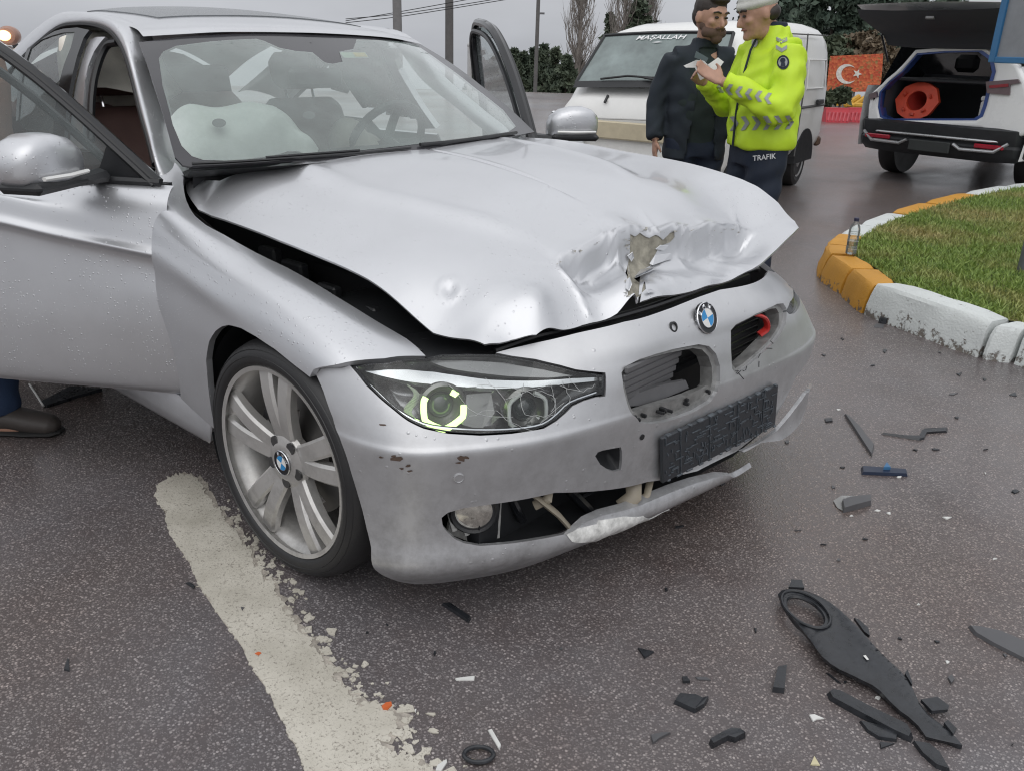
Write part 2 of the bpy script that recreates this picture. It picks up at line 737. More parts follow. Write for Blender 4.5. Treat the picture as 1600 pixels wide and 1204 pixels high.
def tps(pts, reg=1e-4):
    """thin plate through scattered (x, y, z)"""
    X = np.array(pts, float)
    A, z = X[:, :2], X[:, 2]
    n = len(A)

    def K(r2):
        return np.where(r2 > 1e-12, .5 * r2 * np.log(np.maximum(r2, 1e-12)), 0)
    D = ((A[:, None] - A[None]) ** 2).sum(-1)
    Mx = np.zeros((n + 3, n + 3))
    Mx[:n, :n] = K(D) + reg * np.eye(n)
    Q = np.concatenate([np.ones((n, 1)), A], 1)
    Mx[:n, n:] = Q
    Mx[n:, :n] = Q.T
    c = np.linalg.solve(Mx, np.concatenate([z, np.zeros(3)]))

    def f(x, y):
        x, y = np.asarray(x, float), np.asarray(y, float)
        B = np.stack([x.ravel(), y.ravel()], 1)
        d = ((B[:, None] - A[None]) ** 2).sum(-1)
        return (K(d) @ c[:n] + c[n] + B @ c[n + 1:]).reshape(x.shape)
    return f


def segdist(x, y, line):
    """distance to a polyline in plan, and how far along it (0..1)"""
    d = np.full(np.shape(x), 1e9)
    t_ = np.zeros(np.shape(x))
    n = len(line) - 1
    for i in range(n):
        a, b = np.array(line[i][:2]), np.array(line[i + 1][:2])
        ab = b - a
        t = np.clip(((x - a[0]) * ab[0] + (y - a[1]) * ab[1]) / (ab @ ab), 0, 1)
        q = np.hypot(x - a[0] - t * ab[0], y - a[1] - t * ab[1])
        k = q < d
        d = np.where(k, q, d)
        t_ = np.where(k, (i + t) / n, t_)
    return d, t_


def sstep(x, a, b):
    t = np.clip((x - a) / (b - a), 0, 1)
    return t * t * (3 - 2 * t)


# ------------------------------------------------------------------ ground
def asphalt_mat():
    m, nt, b = new_mat('wet_asphalt')
    p = wpos(nt)
    v = node(nt, 'TexVoronoi')
    v.inputs['Scale'].default_value = 138
    v.inputs['Randomness'].default_value = 1.0
    nt.links.new(p, v.inputs['Vector'])
    v2 = node(nt, 'TexVoronoi')
    v2.inputs['Scale'].default_value = 260
    nt.links.new(p, v2.inputs['Vector'])
    sc = node(nt, 'SeparateColor')
    nt.links.new(v.outputs['Color'], sc.inputs[0])
    sc2 = node(nt, 'SeparateColor')
    nt.links.new(v2.outputs['Color'], sc2.inputs[0])
    # each stone: its own tone; some are sunk under the binder
    stone = mrange(nt, v.outputs['Distance'], 0.28, 0.55, 1, 0, True)
    stone = math_(nt, 'MULTIPLY', stone, mrange(nt, sc.outputs[0], 0.1, 0.95, 0.1, 0.9))
    grit = math_(nt, 'MULTIPLY', mrange(nt, v2.outputs['Distance'], 0.25, 0.5, 1, 0, True), mrange(nt, sc2.outputs[0], 0.2, 0.95, 0.0, 0.8))
    big = noise(nt, p, 0.8, 5, 0.6)
    big2 = noise(nt, p, 3.7, 4, 0.6)
    binder = mixc(nt, mrange(nt, big, 0.35, 0.65, 0, 1), (0.074, 0.062, 0.059), (0.110, 0.098, 0.097))
    stonec = mixc(nt, sc.outputs[1], (0.17, 0.152, 0.145), (0.45, 0.412, 0.39))
    gritc = mixc(nt, sc2.outputs[1], (0.13, 0.12, 0.118), (0.34, 0.32, 0.31))
    c = mixc(nt, grit, binder, gritc)
    c = mixc(nt, stone, c, stonec)
    # reddish brown film of dust and rust where the car has dripped
    brown = mrange(nt, big2, 0.45, 0.72, 0, 0.45)
    c = mixc(nt, brown, c, mixc(nt, 1.0, c, (0.86, 0.70, 0.62), 'MULTIPLY'))
    hue = noise(nt, p, 0.45, 4, 0.6)
    c = mixc(nt, 1.0, c, mixc(nt, mrange(nt, hue, 0.38, 0.62, 0, 1), (1.05, 0.95, 0.90), (0.94, 0.96, 1.02)), 'MULTIPLY')
    stain = noise(nt, p, 1.9, 6, 0.7)
    c = mixc(nt, mrange(nt, stain, 0.56, 0.70, 0, 0.45), c, mixc(nt, 1.0, c, (0.5, 0.46, 0.45), 'MULTIPLY'))
    nt.links.new(c, b.inputs['Base Color'])
    wet = noise(nt, wpos(nt, (0.6, 0.25, 1)), 1.0, 4, 0.55)
    nt.links.new(mrange(nt, wet, 0.38, 0.62, 0.30, 0.55), b.inputs['Roughness'])
    b.inputs['Specular IOR Level'].default_value = 0.5
    h = math_(nt, 'ADD', math_(nt, 'MULTIPLY', stone, 1.0), math_(nt, 'MULTIPLY', grit, 0.45))
    bump(nt, b, h, 0.55, 0.004)
    # the film of rain water lies smoother than the stones under it
    cb_ = node(nt, 'Bump')
    cb_.inputs['Strength'].default_value = 0.22
    cb_.inputs['Distance'].default_value = 0.004
    nt.links.new(h, cb_.inputs['Height'])
    nt.links.new(cb_.outputs[0], b.inputs['Coat Normal'])
    nt.links.new(mrange(nt, wet, 0.40, 0.60, 0.75, 0.12), b.inputs['Coat Weight'])
    b.inputs['Coat Roughness'].default_value = 0.16
    b.inputs['Coat IOR'].default_value = 1.33
    return m


M_asphalt = asphalt_mat()
_rr = [0, 6, 12, 18, 22, 25, 28, 32, 36, 42, 50, 65, 90, 140, 250, 600]
_gz = [0 if r <= 22 else -.0035 * min(r - 22, 12) ** 2 - .075 * max(0, r - 34) for r in _rr]
_gv, _gf = [(0, 0, 0)], []
for r, z in zip(_rr[1:], _gz[1:]):
    for k in range(72):
        _gv.append((r * math.cos(k * rad(5)), r * math.sin(k * rad(5)), z))
for k in range(72):
    _gf.append((0, 1 + k, 1 + (k + 1) % 72))
    for i in range(len(_rr) - 2):
        a_, b_ = 1 + i * 72, 1 + (i + 1) * 72
        _gf.append((a_ + k, b_ + k, b_ + (k + 1) % 72, a_ + (k + 1) % 72))
gr = mk('ground', _gv, _gf, M_asphalt, None, True, None)


def gz(x, y):
    return float(np.interp(math.hypot(x, y), _rr, _gz))


tag(gr, kind='structure')
S_ground = Surf([[(x, y, 0.0) for y in (-2.4, -1.2, 0, 1.2)] for x in (-2, -1, 0, 1, 2)])


def line_mat():
    m, nt, b = new_mat('road_paint')
    p = wpos(nt)
    n = noise(nt, p, 160, 4, 0.7)
    n2 = noise(nt, p, 7, 5, 0.6)
    c = mixc(nt, mrange(nt, n2, 0.3, 0.7, 0, 1), (0.42, 0.395, 0.335), (0.58, 0.55, 0.48))
    spots = mrange(nt, n, 0.54, 0.66, 0, 0.75)
    c = mixc(nt, spots, c, (0.14, 0.12, 0.10))
    v = node(nt, 'TexVoronoi', feature='DISTANCE_TO_EDGE')
    v.inputs['Scale'].default_value = 9
    w = node(nt, 'VectorMath', operation='ADD')
    wn_ = node(nt, 'TexNoise')
    wn_.inputs['Scale'].default_value = 14
    nt.links.new(p, wn_.inputs['Vector'])
    sc_ = node(nt, 'VectorMath', operation='SCALE')
    sc_.inputs['Scale'].default_value = 0.14
    nt.links.new(wn_.outputs['Color'], sc_.inputs[0])
    nt.links.new(p, w.inputs[0])
    nt.links.new(sc_.outputs[0], w.inputs[1])
    nt.links.new(w.outputs[0], v.inputs['Vector'])
    crack = mrange(nt, v.outputs['Distance'], 0.0, 0.022, 1, 0)
    crack = math_(nt, 'MULTIPLY', crack, mrange(nt, n2, 0.50, 0.62, 0, 0.35))
    c = mixc(nt, crack, c, (0.16, 0.13, 0.10))
    nt.links.new(c, b.inputs['Base Color'])
    b.inputs['Roughness'].default_value = 0.5
    h = math_(nt, 'SUBTRACT', math_(nt, 'MULTIPLY', n, 0.6), crack)
    bump(nt, b, h, 0.5, 0.004)
    return m


M_line = line_mat()
_left = [(247, 756), (242, 775), (250, 790), (258, 800), (262, 825), (275, 850), (290, 870), (300, 885), (310, 915), (325, 935), (345, 965), (360, 985), (378, 1010), (395, 1045), (405, 1060), (420, 1080), (432, 1110), (445, 1130), (450, 1150), (462, 1165), (470, 1185), (478, 1204), (486, 1235)]
_right = [(262, 746), (280, 741), (300, 742), (312, 752), (322, 772), (335, 790), (350, 806), (356, 820), (372, 835), (378, 850), (392, 858), (395, 880), (408, 892), (412, 905), (430, 908), (428, 925), (446, 945), (440, 955), (462, 968), (465, 985), (488, 996), (484, 1010), (500, 1020), (505, 1034), (528, 1046), (520, 1060), (538, 1070), (545, 1085), (556, 1094), (560, 1105), (585, 1100), (610, 1110), (622, 1124), (618, 1140), (600, 1150), (590, 1160), (612, 1175), (640, 1180), (655, 1195), (670, 1206), (694, 1235)]


def jitter(pts, amp, sub):
    out = []
    for i in range(len(pts) - 1):
        a, b = np.array(pts[i], float), np.array(pts[i + 1], float)
        for k in range(sub):
            out.append(tuple(a + (b - a) * k / sub + rng.normal(0, amp, 2)))
    out.append(pts[-1])
    return out


def gpt(p, z=0.0):
    q = at(p[0], p[1], z=z)
    return q


def flat_poly(name, pix_pts, mat, parent=None, h=.004, z0=0.0):
    """a thin worn sheet lying on the road, outlined in plan"""
    V2 = [Vector(at(px, py, z=0)[:2]) for px, py in pix_pts]
    n = len(V2)
    r = geometry.delaunay_2d_cdt(V2, [(i, (i + 1) % n) for i in range(n)], [], 1, 1e-6)
    P = [tuple(v) for v in r[0]]
    T = [tuple(f) for f in r[2]]
    ed = {}
    for f in T:
        for i in range(len(f)):
            ed[(f[i], f[(i + 1) % len(f)])] = 1
    verts = [(x, y, z0 + h) for x, y in P]
    faces = list(T)
    for (a, b) in [e for e in ed if (e[1], e[0]) not in ed]:
        k = len(verts)
        verts += [(*P[a], z0 + h), (*P[b], z0 + h), (P[b][0], P[b][1], z0), (P[a][0], P[a][1], z0)]
        faces.append((k, k + 3, k + 2, k + 1))
    o = mk(name, verts, faces, mat, parent, False)
    return o


line = flat_poly('lane_marking', jitter(_left[::-1], 1.7, 9) + jitter(_right, 1.9, 9), M_line, None, .0028)
tag(line, kind='structure')
_rw = [(x + (5 + 22 * rng.random()) * (.35 + .65 * (y - 740) / 460), y + rng.normal(0, 3)) for x, y in jitter(_right, 1.0, 3)]
under = flat_poly('worn_paint_layer', jitter(_left[::-1], .5, 1) + _rw, plain('thin_road_paint', (.33, .30, .26), .6, var=.45, vscale=40, bmp=.8, bscale=150), line, .0012)
# crumbs of the marking broken off its right edge, still stuck to the road
_frag = []
for i in range(190):
    t = rng.random() * (len(_right) - 6) + 5
    k = int(t)
    a = np.array(_right[k]) + (np.array(_right[min(k + 1, len(_right) - 1)]) - np.array(_right[k])) * (t - k)
    sz = (1.5 + 5.5 * rng.random() ** 2) * (0.55 + 0.8 * (a[1] - 740) / 460)
    c = a + np.array([8 + abs(rng.normal(0, 26)) * (0.4 + .6 * (a[1] - 740) / 460), rng.normal(0, 6)])
    ang = np.sort(rng.random(9) * 6.283)
    _frag.append((c, [tuple(c + sz * (0.55 + .75 * rng.random()) * np.array([1.5 * math.cos(q), math.sin(q)])) for q in ang]))
for c, poly in _frag:
    flat_poly('paint_flake', poly, M_line, line, .0016 + .0014 * rng.random())


# ------------------------------------------------------------------ the damaged silver car
M_silver = paint('silver_paint', (0.60, 0.610, 0.632), 0.74, 0.35, drops=0.30, dirt=0.15, coat=0.5, dropscale=115)
M_bumper = paint('silver_bumper_paint', (0.57, 0.576, 0.590), 0.68, 0.38, drops=0.12, dirt=0.6, coat=0.2)
M_black = plain('black_plastic', (0.016, 0.017, 0.019), 0.42, bmp=0.15)
M_gloss = plain('gloss_black', (0.010, 0.011, 0.013), 0.12)
M_dark = plain('engine_bay_black', (0.010, 0.011, 0.013), 0.6)
M_rubber = plain('tyre_rubber', (0.018, 0.018, 0.019), 0.5, bmp=0.2, bscale=300)
M_greyplas = plain('grey_plastic', (0.12, 0.12, 0.125), 0.5, bmp=0.1)
M_primer = plain('bare_grey_metal', (0.22, 0.22, 0.22), 0.45, 0.3)
M_chrome = plain('chrome', (0.75, 0.76, 0.78), 0.10, 1.0, var=0.03)
M_alloy = paint('alloy_wheel_paint', (0.58, 0.57, 0.55), 0.6, 0.38, drops=0.0, dirt=0.6)
M_white = plain('white_plastic', (0.72, 0.72, 0.70), 0.45)
M_leather = plain('maroon_leather', (0.17, 0.10, 0.09), 0.5, bmp=0.25, bscale=350)
M_trim = plain('interior_trim', (0.020, 0.021, 0.024), 0.6, bmp=0.2)
M_cloth = plain('white_cloth', (0.86, 0.83, 0.75), 0.9, bmp=0.3, bscale=150)
M_airbag = plain('airbag_cloth', (0.90, 0.92, 0.89), 0.85, bmp=0.25, bscale=40)
M_filler = plain('body_filler', (0.27, 0.255, 0.21), 0.8, var=.35, vscale=35, bmp=0.9, bscale=90)
M_glassW = glassy('windscreen_glass', (0.80, 0.87, 0.84), 0.27, (0.40, 0.47, 0.45), 1.9, 0.05, True)  # haze colour stands for rain mist and, painted in, the sky's grey-green reflection
M_glassS = glassy('side_glass', (0.62, 0.69, 0.68), 0.15, (0.40, 0.45, 0.45), 1.3, 0.0, True)
M_lens = glassy('headlamp_lens', (0.95, 0.97, 0.97), 0.0, (0.5, 0.5, 0.5), 1.0)
M_blue = plain('emblem_blue', (0.03, 0.25, 0.55), 0.25)
M_red = plain('red_plastic', (0.50, 0.03, 0.025), 0.35)
M_amber = emit('lamp_ring_glow', (0.66, 1.0, 0.36), 1.5)

car = empty('damaged_sedan', (0, 0, 0))
tag(car, 'silver sedan with crumpled bonnet, torn bumper and opened front doors', 'car')

# ---- front fascia master surface
_st = [(.17, -.897, 's'), (.33, -.89, 'sh'), (.445, -.842, 'h'), (.53, -.73, 'h'), (.60, -.60, 'h'), (.655, -.44, 'hc'), (.70, -.25, 'c'), (.735, 0, 'c'), (.77, .25, 'c'), (.775, .48, 'hc'), (.715, .69, 'h'), (.57, .85, 'h'), (.36, .905, 'sh'), (.17, .91, 's')]
_zr = [.11, .15, .19, .26, .35, .44, .485, .505, .54, .58, .62, .66, .70, .74]
_oc = [-.07, -.02, .006, -.018, -.010, 0, .002, -.001, -.008, -.015, -.025, -.038, -.075, -.14]
_oh = [-.06, -.02, .002, -.006, -.004, .003, .006, -.004, -.022, -.045, -.08, -.13, -.19, -.26]
_os = [-.04, -.012, 0, 0, 0, 0, -.001, -.002, -.004, -.012, -.022, -.04, -.08, -.14]
_net = []
for i, (x, y, k) in enumerate(_st):
    a = np.array(_st[max(i - 1, 0)][:2])
    b = np.array(_st[min(i + 1, len(_st) - 1)][:2])
    t = (b - a) / np.linalg.norm(b - a)
    n = np.array([t[1], -t[0]])
    prof = np.mean([{'c': _oc, 'h': _oh, 's': _os}[q] for q in k], 0)
    _net.append([(x + n[0] * o, y + n[1] * o, z) for o, z in zip(prof, _zr)])


def fascia_disp(u, v, P):
    # dents: a wide push in near the emblem and small waviness of the loosened cover
    d = -0.010 * np.exp(-(((P[..., 1] + .13) / .10) ** 2 + ((P[..., 2] - .66) / .05) ** 2))
    d = d + 0.0035 * np.sin(P[..., 1] * 9 + 1.2) * np.sin(P[..., 2] * 17)
    return d[..., None] * np.array([1, 0, 0.0])


S_front = Surf(_net, fascia_disp)

_nose_low = [(775, 551), (800, 556), (837, 561), (875, 570), (900, 577), (925, 580), (946, 582)]
_nose_top = [(790, 547), (815, 541), (860, 531), (900, 521), (975, 503), (1050, 481), (1125, 453), (1200, 423), (1214, 404), (1221, 388)]
_hl_edge = [(545, 569), (558, 584), (572, 602), (592, 621), (615, 640), (637, 657), (662, 669), (700, 677), (750, 680), (800, 677), (850, 669), (870, 657), (884, 645), (895, 634), (912, 626), (932, 620), (946, 619)]
_hl_hole_in = [(946, 600)]
_low_open = [(700, 800), (725, 793), (775, 786), (820, 779), (867, 769), (925, 767), (975, 761), (1012, 752), (1040, 748), (1090, 735), (1150, 705), (1205, 662), (1226, 625), (1246, 585)]
_lip_bot = [(586, 889), (600, 899), (620, 907), (650, 913), (690, 915), (740, 913), (800, 903), (845, 893), (887, 880), (925, 870), (950, 862), (975, 850), (990, 839), (1000, 826), (1012, 815), (1040, 800), (1075, 783), (1110, 768), (1150, 753)]
_lip_top = [(1149, 745), (1138, 741), (1122, 743), (1085, 754), (1050, 767), (1000, 788), (975, 796), (940, 804), (915, 814), (895, 827), (882, 834), (840, 842), (800, 848), (750, 852), (726, 848), (712, 842), (700, 832), (692, 822), (690, 808)]
_arch = [(493, 583), (505, 610), (520, 652), (535, 695), (548, 735), (558, 768), (566, 795), (573, 825), (580, 855)]
bump_out = ([(487, 577), (516, 571)] + _hl_edge + [(947, 606), (947, 590)] + _nose_low[::-1] + _nose_top
            + [(1232, 400), (1240, 412), ('u', .80, .93), ('u', .90, .86), ('u', .97, .76), ('u', 1.0, .72), ('u', 1.0, .30), ('u', .97, .10), ('u', .92, .14), ('u', .85, .33), ('u', .78, .40)]
            + [(1243, 590)] + _low_open[::-1] + _lip_top[::-1] + _lip_bot[::-1] + _arch[::-1])
_kid_r = [(971, 582), (980, 571), (1000, 561), (1025, 553), (1050, 546), (1075, 541), (1092, 538), (1108, 541), (1119, 553), (1125, 572), (1125, 596), (1121, 612), (1110, 628), (1087, 642), (1062, 652), (1038, 659), (1017, 662), (1000, 660), (989, 648), (980, 630), (974, 605)]
_kid_l = [(1142, 516), (1150, 507), (1162, 501), (1182, 490), (1200, 482), (1214, 475), (1224, 474), (1229, 483), (1228, 505), (1222, 518), (1213, 531), (1197, 547), (1180, 562), (1163, 576), (1150, 584), (1144, 576), (1142, 545)]
_tow = [(930, 712), (934, 706), (942, 703), (958, 700), (970, 698), (972, 705), (972, 720), (970, 734), (960, 736), (950, 733), (938, 725)]
_cres = [(1241, 420), (1247, 425), (1252, 438), (1254, 452), (1250, 470), (1241, 490), (1233, 491), (1228, 486), (1234, 472), (1239, 455), (1241, 440)]
bumper = panel('bumper', S_front, bump_out, M_bumper, car, [_kid_r, _kid_l, _tow, _cres], res=.014, flange=.016)
bumper['label'] = 'torn silver front bumper with grille openings and hanging lower lip'


def inset(poly, k):
    c = np.mean(np.array(poly), 0)
    return [tuple(c + (np.array(p) - c) * k) for p in poly]


def ring_panel(name, S, outer, k, mat, parent, off=-.012, flange=.03):
    return panel(name, S, outer, mat, parent, [inset(outer, k)], res=.012, flange=flange, off=off)


M_frame = plain('grille_frame_grey', (.26, .26, .255), .4, .4, var=.3, vscale=30)
ring_panel('grille_frame', S_front, inset(_kid_r, 1.01), .90, M_frame, bumper, -.012, .04)
ring_panel('grille_frame', S_front, inset(_kid_l, 1.01), .86, M_frame, bumper, -.012, .04)
panel('grille_ledge', S_front, [(992, 648), (1000, 645), (1017, 640), (1040, 634), (1062, 628), (1085, 620), (1100, 611), (1112, 603), (1122, 606), (1112, 626), (1087, 640), (1062, 650), (1038, 657), (1017, 660), (1002, 658)], M_frame, bumper, res=.01, flange=.02, off=-.020)
_rk = random.Random(12)
for k in range(16):
    px_, py_ = _rk.uniform(995, 1115), 0
    py_ = np.interp(px_, [992, 1017, 1062, 1100, 1120], [655, 652, 640, 620, 606]) + _rk.uniform(-5, 5)
    mb_ = MB()
    mb_.box(S_front.p3(px_, py_, -.012), (_rk.uniform(.008, .022), _rk.uniform(.005, .010), .008), None, .001)
    mb_.build('broken_clip', M_black, bumper)
for k in range(10):
    px_ = _rk.uniform(1150, 1225)
    py_ = np.interp(px_, [1145, 1180, 1213, 1228], [583, 562, 531, 500]) + _rk.uniform(-3, 8)
    mb_ = MB()
    mb_.tube([S_front.p3(px_, py_, .0008), S_front.p3(px_ + _rk.uniform(-9, 9), py_ + _rk.uniform(-4, 10), .0008)], .0012, 4)
    mb_.build('frame_crack', M_black, bumper)
panel('towing_eye_recess', S_front, inset(_tow, 1.03), M_dark, bumper, res=.01, flange=0, depth=lambda d, P: -np.minimum(d * 2.5, .03) - .006)
panel('lamp_sliver', S_front, inset(_cres, 1.05), M_gloss, bumper, res=.012, flange=0, off=-.012)

# what stands behind the openings: shutters, radiator, ducts, beam
mb = MB()
mb.box((.50, 0.04, .55), (.03, .78, .22), mi=0)
mb.build('radiator_support', M_dark, car)
mb = MB()
for k in range(7):
    mb.box((.625 + .006 * k % 2, -.20, .475 + .022 * k), (.012, .27, .019), bev=.004)
mb.build('grille_shutter', M_greyplas, car).rotation_euler = (0, 0, 0)
mb = MB()
for k in range(6):
    mb.box((.655, .29, .485 + .022 * k), (.012, .2, .018), bev=.004)
mb.build('grille_shutter', M_black, car)
mb = MB()
mb.prism([S_front.p3(x, y, -.05) for x, y in ((985, 612), (1008, 600), (1022, 618), (1060, 604), (1095, 596), (1100, 612), (1060, 632), (1020, 644), (990, 640))], (-.012, 0, 0))
mb.build('broken_shutter_piece', M_greyplas, car)
mb = MB()
mb.tube(cr([S_front.p3(1188, 486, -.03), S_front.p3(1204, 496, -.02), S_front.p3(1211, 512, -.025), S_front.p3(1206, 524, -.04)], 4), .012, 8, flat=.5)
mb.build('red_bracket', M_red, car)
mb = MB()
mb.box((.50, -.1, .33), (.05, 1.2, .26))
mb.box((.40, .1, .335), (.14, 1.1, .25))
mb.add([(.30, -.80, .205), (.46, -.78, .205), (.60, -.52, .205), (.68, -.2, .205), (.72, .2, .205), (.70, .5, .205), (.5, .8, .205), (.30, .8, .205)], [tuple(range(8))])
mb.build('lower_duct', M_dark, car)
M_tan = plain('tan_plastic', (0.25, 0.22, 0.17), 0.5)
for (a, b, w) in (((838, 778), (905, 832), .020), ((868, 770), (846, 800), .012), ((1003, 757), (985, 793), .022), ((1030, 752), (1000, 790), .010)):
    p, q = S_front.p3(*a, -.03), S_front.p3(*b, -.035)
    mb = MB()
    mb.tube([p, (p + q) / 2 + np.array([.02, 0, 0]), q], w, 8, flat=.35)
    mb.build('torn_bracket', M_tan, car)
mb = MB()
for (a, b, w) in (((905, 775), (945, 800), .03), ((930, 790), (972, 768), .02), ((812, 795), (835, 825), .025)):
    p, q = S_front.p3(*a, -.07), S_front.p3(*b, -.07)
    mb = MB()
    mb.tube([p, q], w, 8, flat=.5)
    mb.build('duct_remnant', M_gloss, car)

# fog lamp on the right, bare in its opening
fc = S_front.p3(744, 806, -.022)
fn = S_front.nrm(*[np.array([q]) for q in S_front.hit([(742, 800)])[0]])[0]
fn = fn if fn @ (CP - fc) > 0 else -fn
fn = np.array([.72, -.69, 0.05])
mb = MB()
mb.lathe([(.058, -.05), (.060, .0), (.054, .008), (.049, .002)], fc, fn, 28)
fog = mb.build('fog_lamp', M_black, car)
mb = MB()
mb.lathe([(.048, -.012), (.049, .0), (.035, .006), (.012, .009)], fc, fn, 28)
mb.build('lamp_glass', plain('fog_lamp_reflector', (0.62, 0.60, 0.55), 0.15, 0.9, var=.3, vscale=60), fog)
mb = MB()
for q in ((715, 838), (735, 843), (752, 838)):
    p = S_front.p3(*q, -.03)
    mb.tube([p, p + np.array([-.02, 0, .05])], .007, 6)
mb.prism([S_front.p3(x, y, -.05) for x, y in ((706, 846), (712, 828), (742, 832), (778, 816), (786, 792), (796, 795), (792, 850), (740, 856))], (-.01, .004, 0))
mb.build('lamp_bracket', [plain('bracket_grey', (.33, .33, .32), .5, .2, var=.3, vscale=40)], fog)

# number-plate holder, its plate gone
Pl = S_front.p3(1027, 716, .012)
Pr = S_front.p3(1206, 630, .012)
pu = (Pr - Pl) / np.linalg.norm(Pr - Pl)
pw = np.linalg.norm(Pr - Pl)
pz = S_front.p3(1029, 683, .012) - S_front.p3(1030, 753, .012)
pz /= np.linalg.norm(pz)
ph = np.linalg.norm(S_front.p3(1028, 683) - S_front.p3(1030, 753))
pn = np.cross(pu, pz)
pn = pn if pn @ (CP - Pl) > 0 else -pn
pc = (Pl + Pr) / 2
mb = MB()
mb.box(pc, (pw, ph, .012), (pu, pz, pn), .003)
plate = mb.build('plate_holder', plain('plate_holder_plastic', (0.030, 0.034, 0.040), 0.38, bmp=.3, bscale=120), car)
mb = MB()
r_ = random.Random(3)
for i in range(170):                     # moulded ribs and clips of the holder
    a = (r_.random() - .5) * pw * .96
    b = (r_.random() - .5) * ph * .90
    if r_.random() < .5:
        s_ = (.008 + .035 * r_.random(), .0025, .004)
    else:
        s_ = (.0025, .006 + .02 * r_.random(), .004)
    mb.box(pc + pu * a + pz * b + pn * .0065, s_, (pu, pz, pn))
for k in range(12):
    mb.box(pc + pu * (-.46 + .085 * k + .02 * r_.random()) * pw + pz * ph * .49 + pn * .002, (.010 + .02 * r_.random(), .008, .012), (pu, pz, pn), .002)
    mb.box(pc + pu * (-.46 + .085 * k + .02 * r_.random()) * pw - pz * ph * .49 + pn * .002, (.010 + .02 * r_.random(), .008, .012), (pu, pz, pn), .002)
for k in range(4):
    x0 = (-.36 + .24 * k) * pw
    mb.box(pc + pu * x0 + pn * .0065, (.002, ph * .95, .004), (pu, pz, pn))
mb.build('holder_rib', plain('plate_rib_plastic', (0.075, 0.088, 0.102), 0.33, var=.5, vscale=60), plate)

# the broken lip has a flat ledge on top
_lg = [(882, 835), (895, 828), (915, 815), (940, 805), (975, 797), (1000, 789), (1050, 768), (1085, 755), (1122, 744), (1140, 742)]
_l0 = [S_front.p3(x, y, .0015) + np.array([0, 0, .001]) for x, y in _lg]
_l1 = [p + np.array([-.022, .008, .006]) * k for p, k in zip(_l0, (.2, .6, .9, 1, 1.1, 1.2, 1.2, 1.1, .9, .5))]
_l2 = [p + np.array([-.006, 0, -.02]) for p in _l1]
mb = MB()
mb.loft([_l0, _l1, _l2], False, False)
mb.build('lip_ledge', M_bumper, bumper)
# lower lip remnant under the left of the car and the white scuffed patch on the lip
panel('lip_remnant', S_front, [(1145, 702), (1170, 690), (1200, 668), (1215, 650), (1232, 628), (1245, 610), (1257, 597), (1259, 606), (1255, 630), (1237, 658), (1218, 680), (1206, 688), (1175, 690), (1150, 706)], M_bumper, car, res=.014, flange=.012, off=.03)
panel('scraped_patch', S_front, [(884, 834), (905, 824), (932, 818), (934, 812), (975, 806), (1006, 806), (1013, 813), (1003, 828), (990, 838), (958, 850), (940, 842), (915, 846), (892, 844)], plain('scraped_lip', (0.66, 0.66, 0.64), 0.6, var=.35, vscale=45), car, res=.008, flange=.003, off=.0025, depth=lambda d, P: .0012 * np.sin(P[:, 1] * 60))


# emblem
def roundel(name, c, n, r, parent, tilt=0.0):
    n = np.array(n, float) / np.linalg.norm(n)
    up = np.array([0, 0, 1.]) - n * n[2]
    up /= np.linalg.norm(up)
    si = np.cross(up, n)
    if tilt:
        up, si = up * math.cos(tilt) + si * math.sin(tilt), si * math.cos(tilt) - up * math.sin(tilt)
    mb = MB()
    mb.lathe([(r, -.006), (r, .002), (r * .95, .004), (r * .9, .0035), (r * .62, .0035), (r * .58, .0045), (r * .56, .0038)], c, n, 40)
    base = mb.build(name, [M_gloss], parent)
    mb = MB()
    mb.lathe([(r * 1.0, -.004), (r * 1.0, .003), (r * .955, .0045), (r * .93, .003)], c, n, 40)
    mb.lathe([(r * .61, .003), (r * .61, .0048), (r * .575, .0048), (r * .575, .003)], c, n, 32)
    mb.build('chrome_ring', M_chrome, base)
    for qi in range(4):
        a0 = qi * math.pi / 2
        pts = [c + n * .0045]
        for t in np.linspace(a0, a0 + math.pi / 2, 9):
            pts.append(c + n * .0045 + (si * math.cos(t) + up * math.sin(t)) * r * .575)
        mk('quadrant', pts, [(0, i, i + 1) for i in range(1, 9)], M_blue if qi % 2 else M_white, base, False)
    # the three raised letters
    for li, (ch, a) in enumerate((('B', 135), ('M', 90), ('W', 45))):
        t = rad(a)
        cc = c + n * .0045 + (si * math.cos(t) + up * math.sin(t)) * r * .76
        ru = si * math.cos(t) + up * math.sin(t)
        rs = np.cross(ru, n)
        h, w = r * .12, r * .10
        strokes = {'B': [[(-1, -1), (-1, 1), (.5, 1), (.8, .5), (.4, 0), (-1, 0), (.5, 0), (.9, -.5), (.5, -1), (-1, -1)]], 'M': [[(-1.2, -1), (-1, 1), (0, -.4), (1, 1), (1.2, -1)]], 'W': [[(-1.4, 1), (-.7, -1), (0, .5), (.7, -1), (1.4, 1)]]}[ch]
        mb = MB()
        for s_ in strokes:
            for p, q in zip(s_[:-1], s_[1:]):
                mb.tube([cc + rs * p[0] * w + ru * p[1] * h, cc + rs * q[0] * w + ru * q[1] * h], r * .03, 5)
        mb.build('letter', M_chrome, base)
    return base


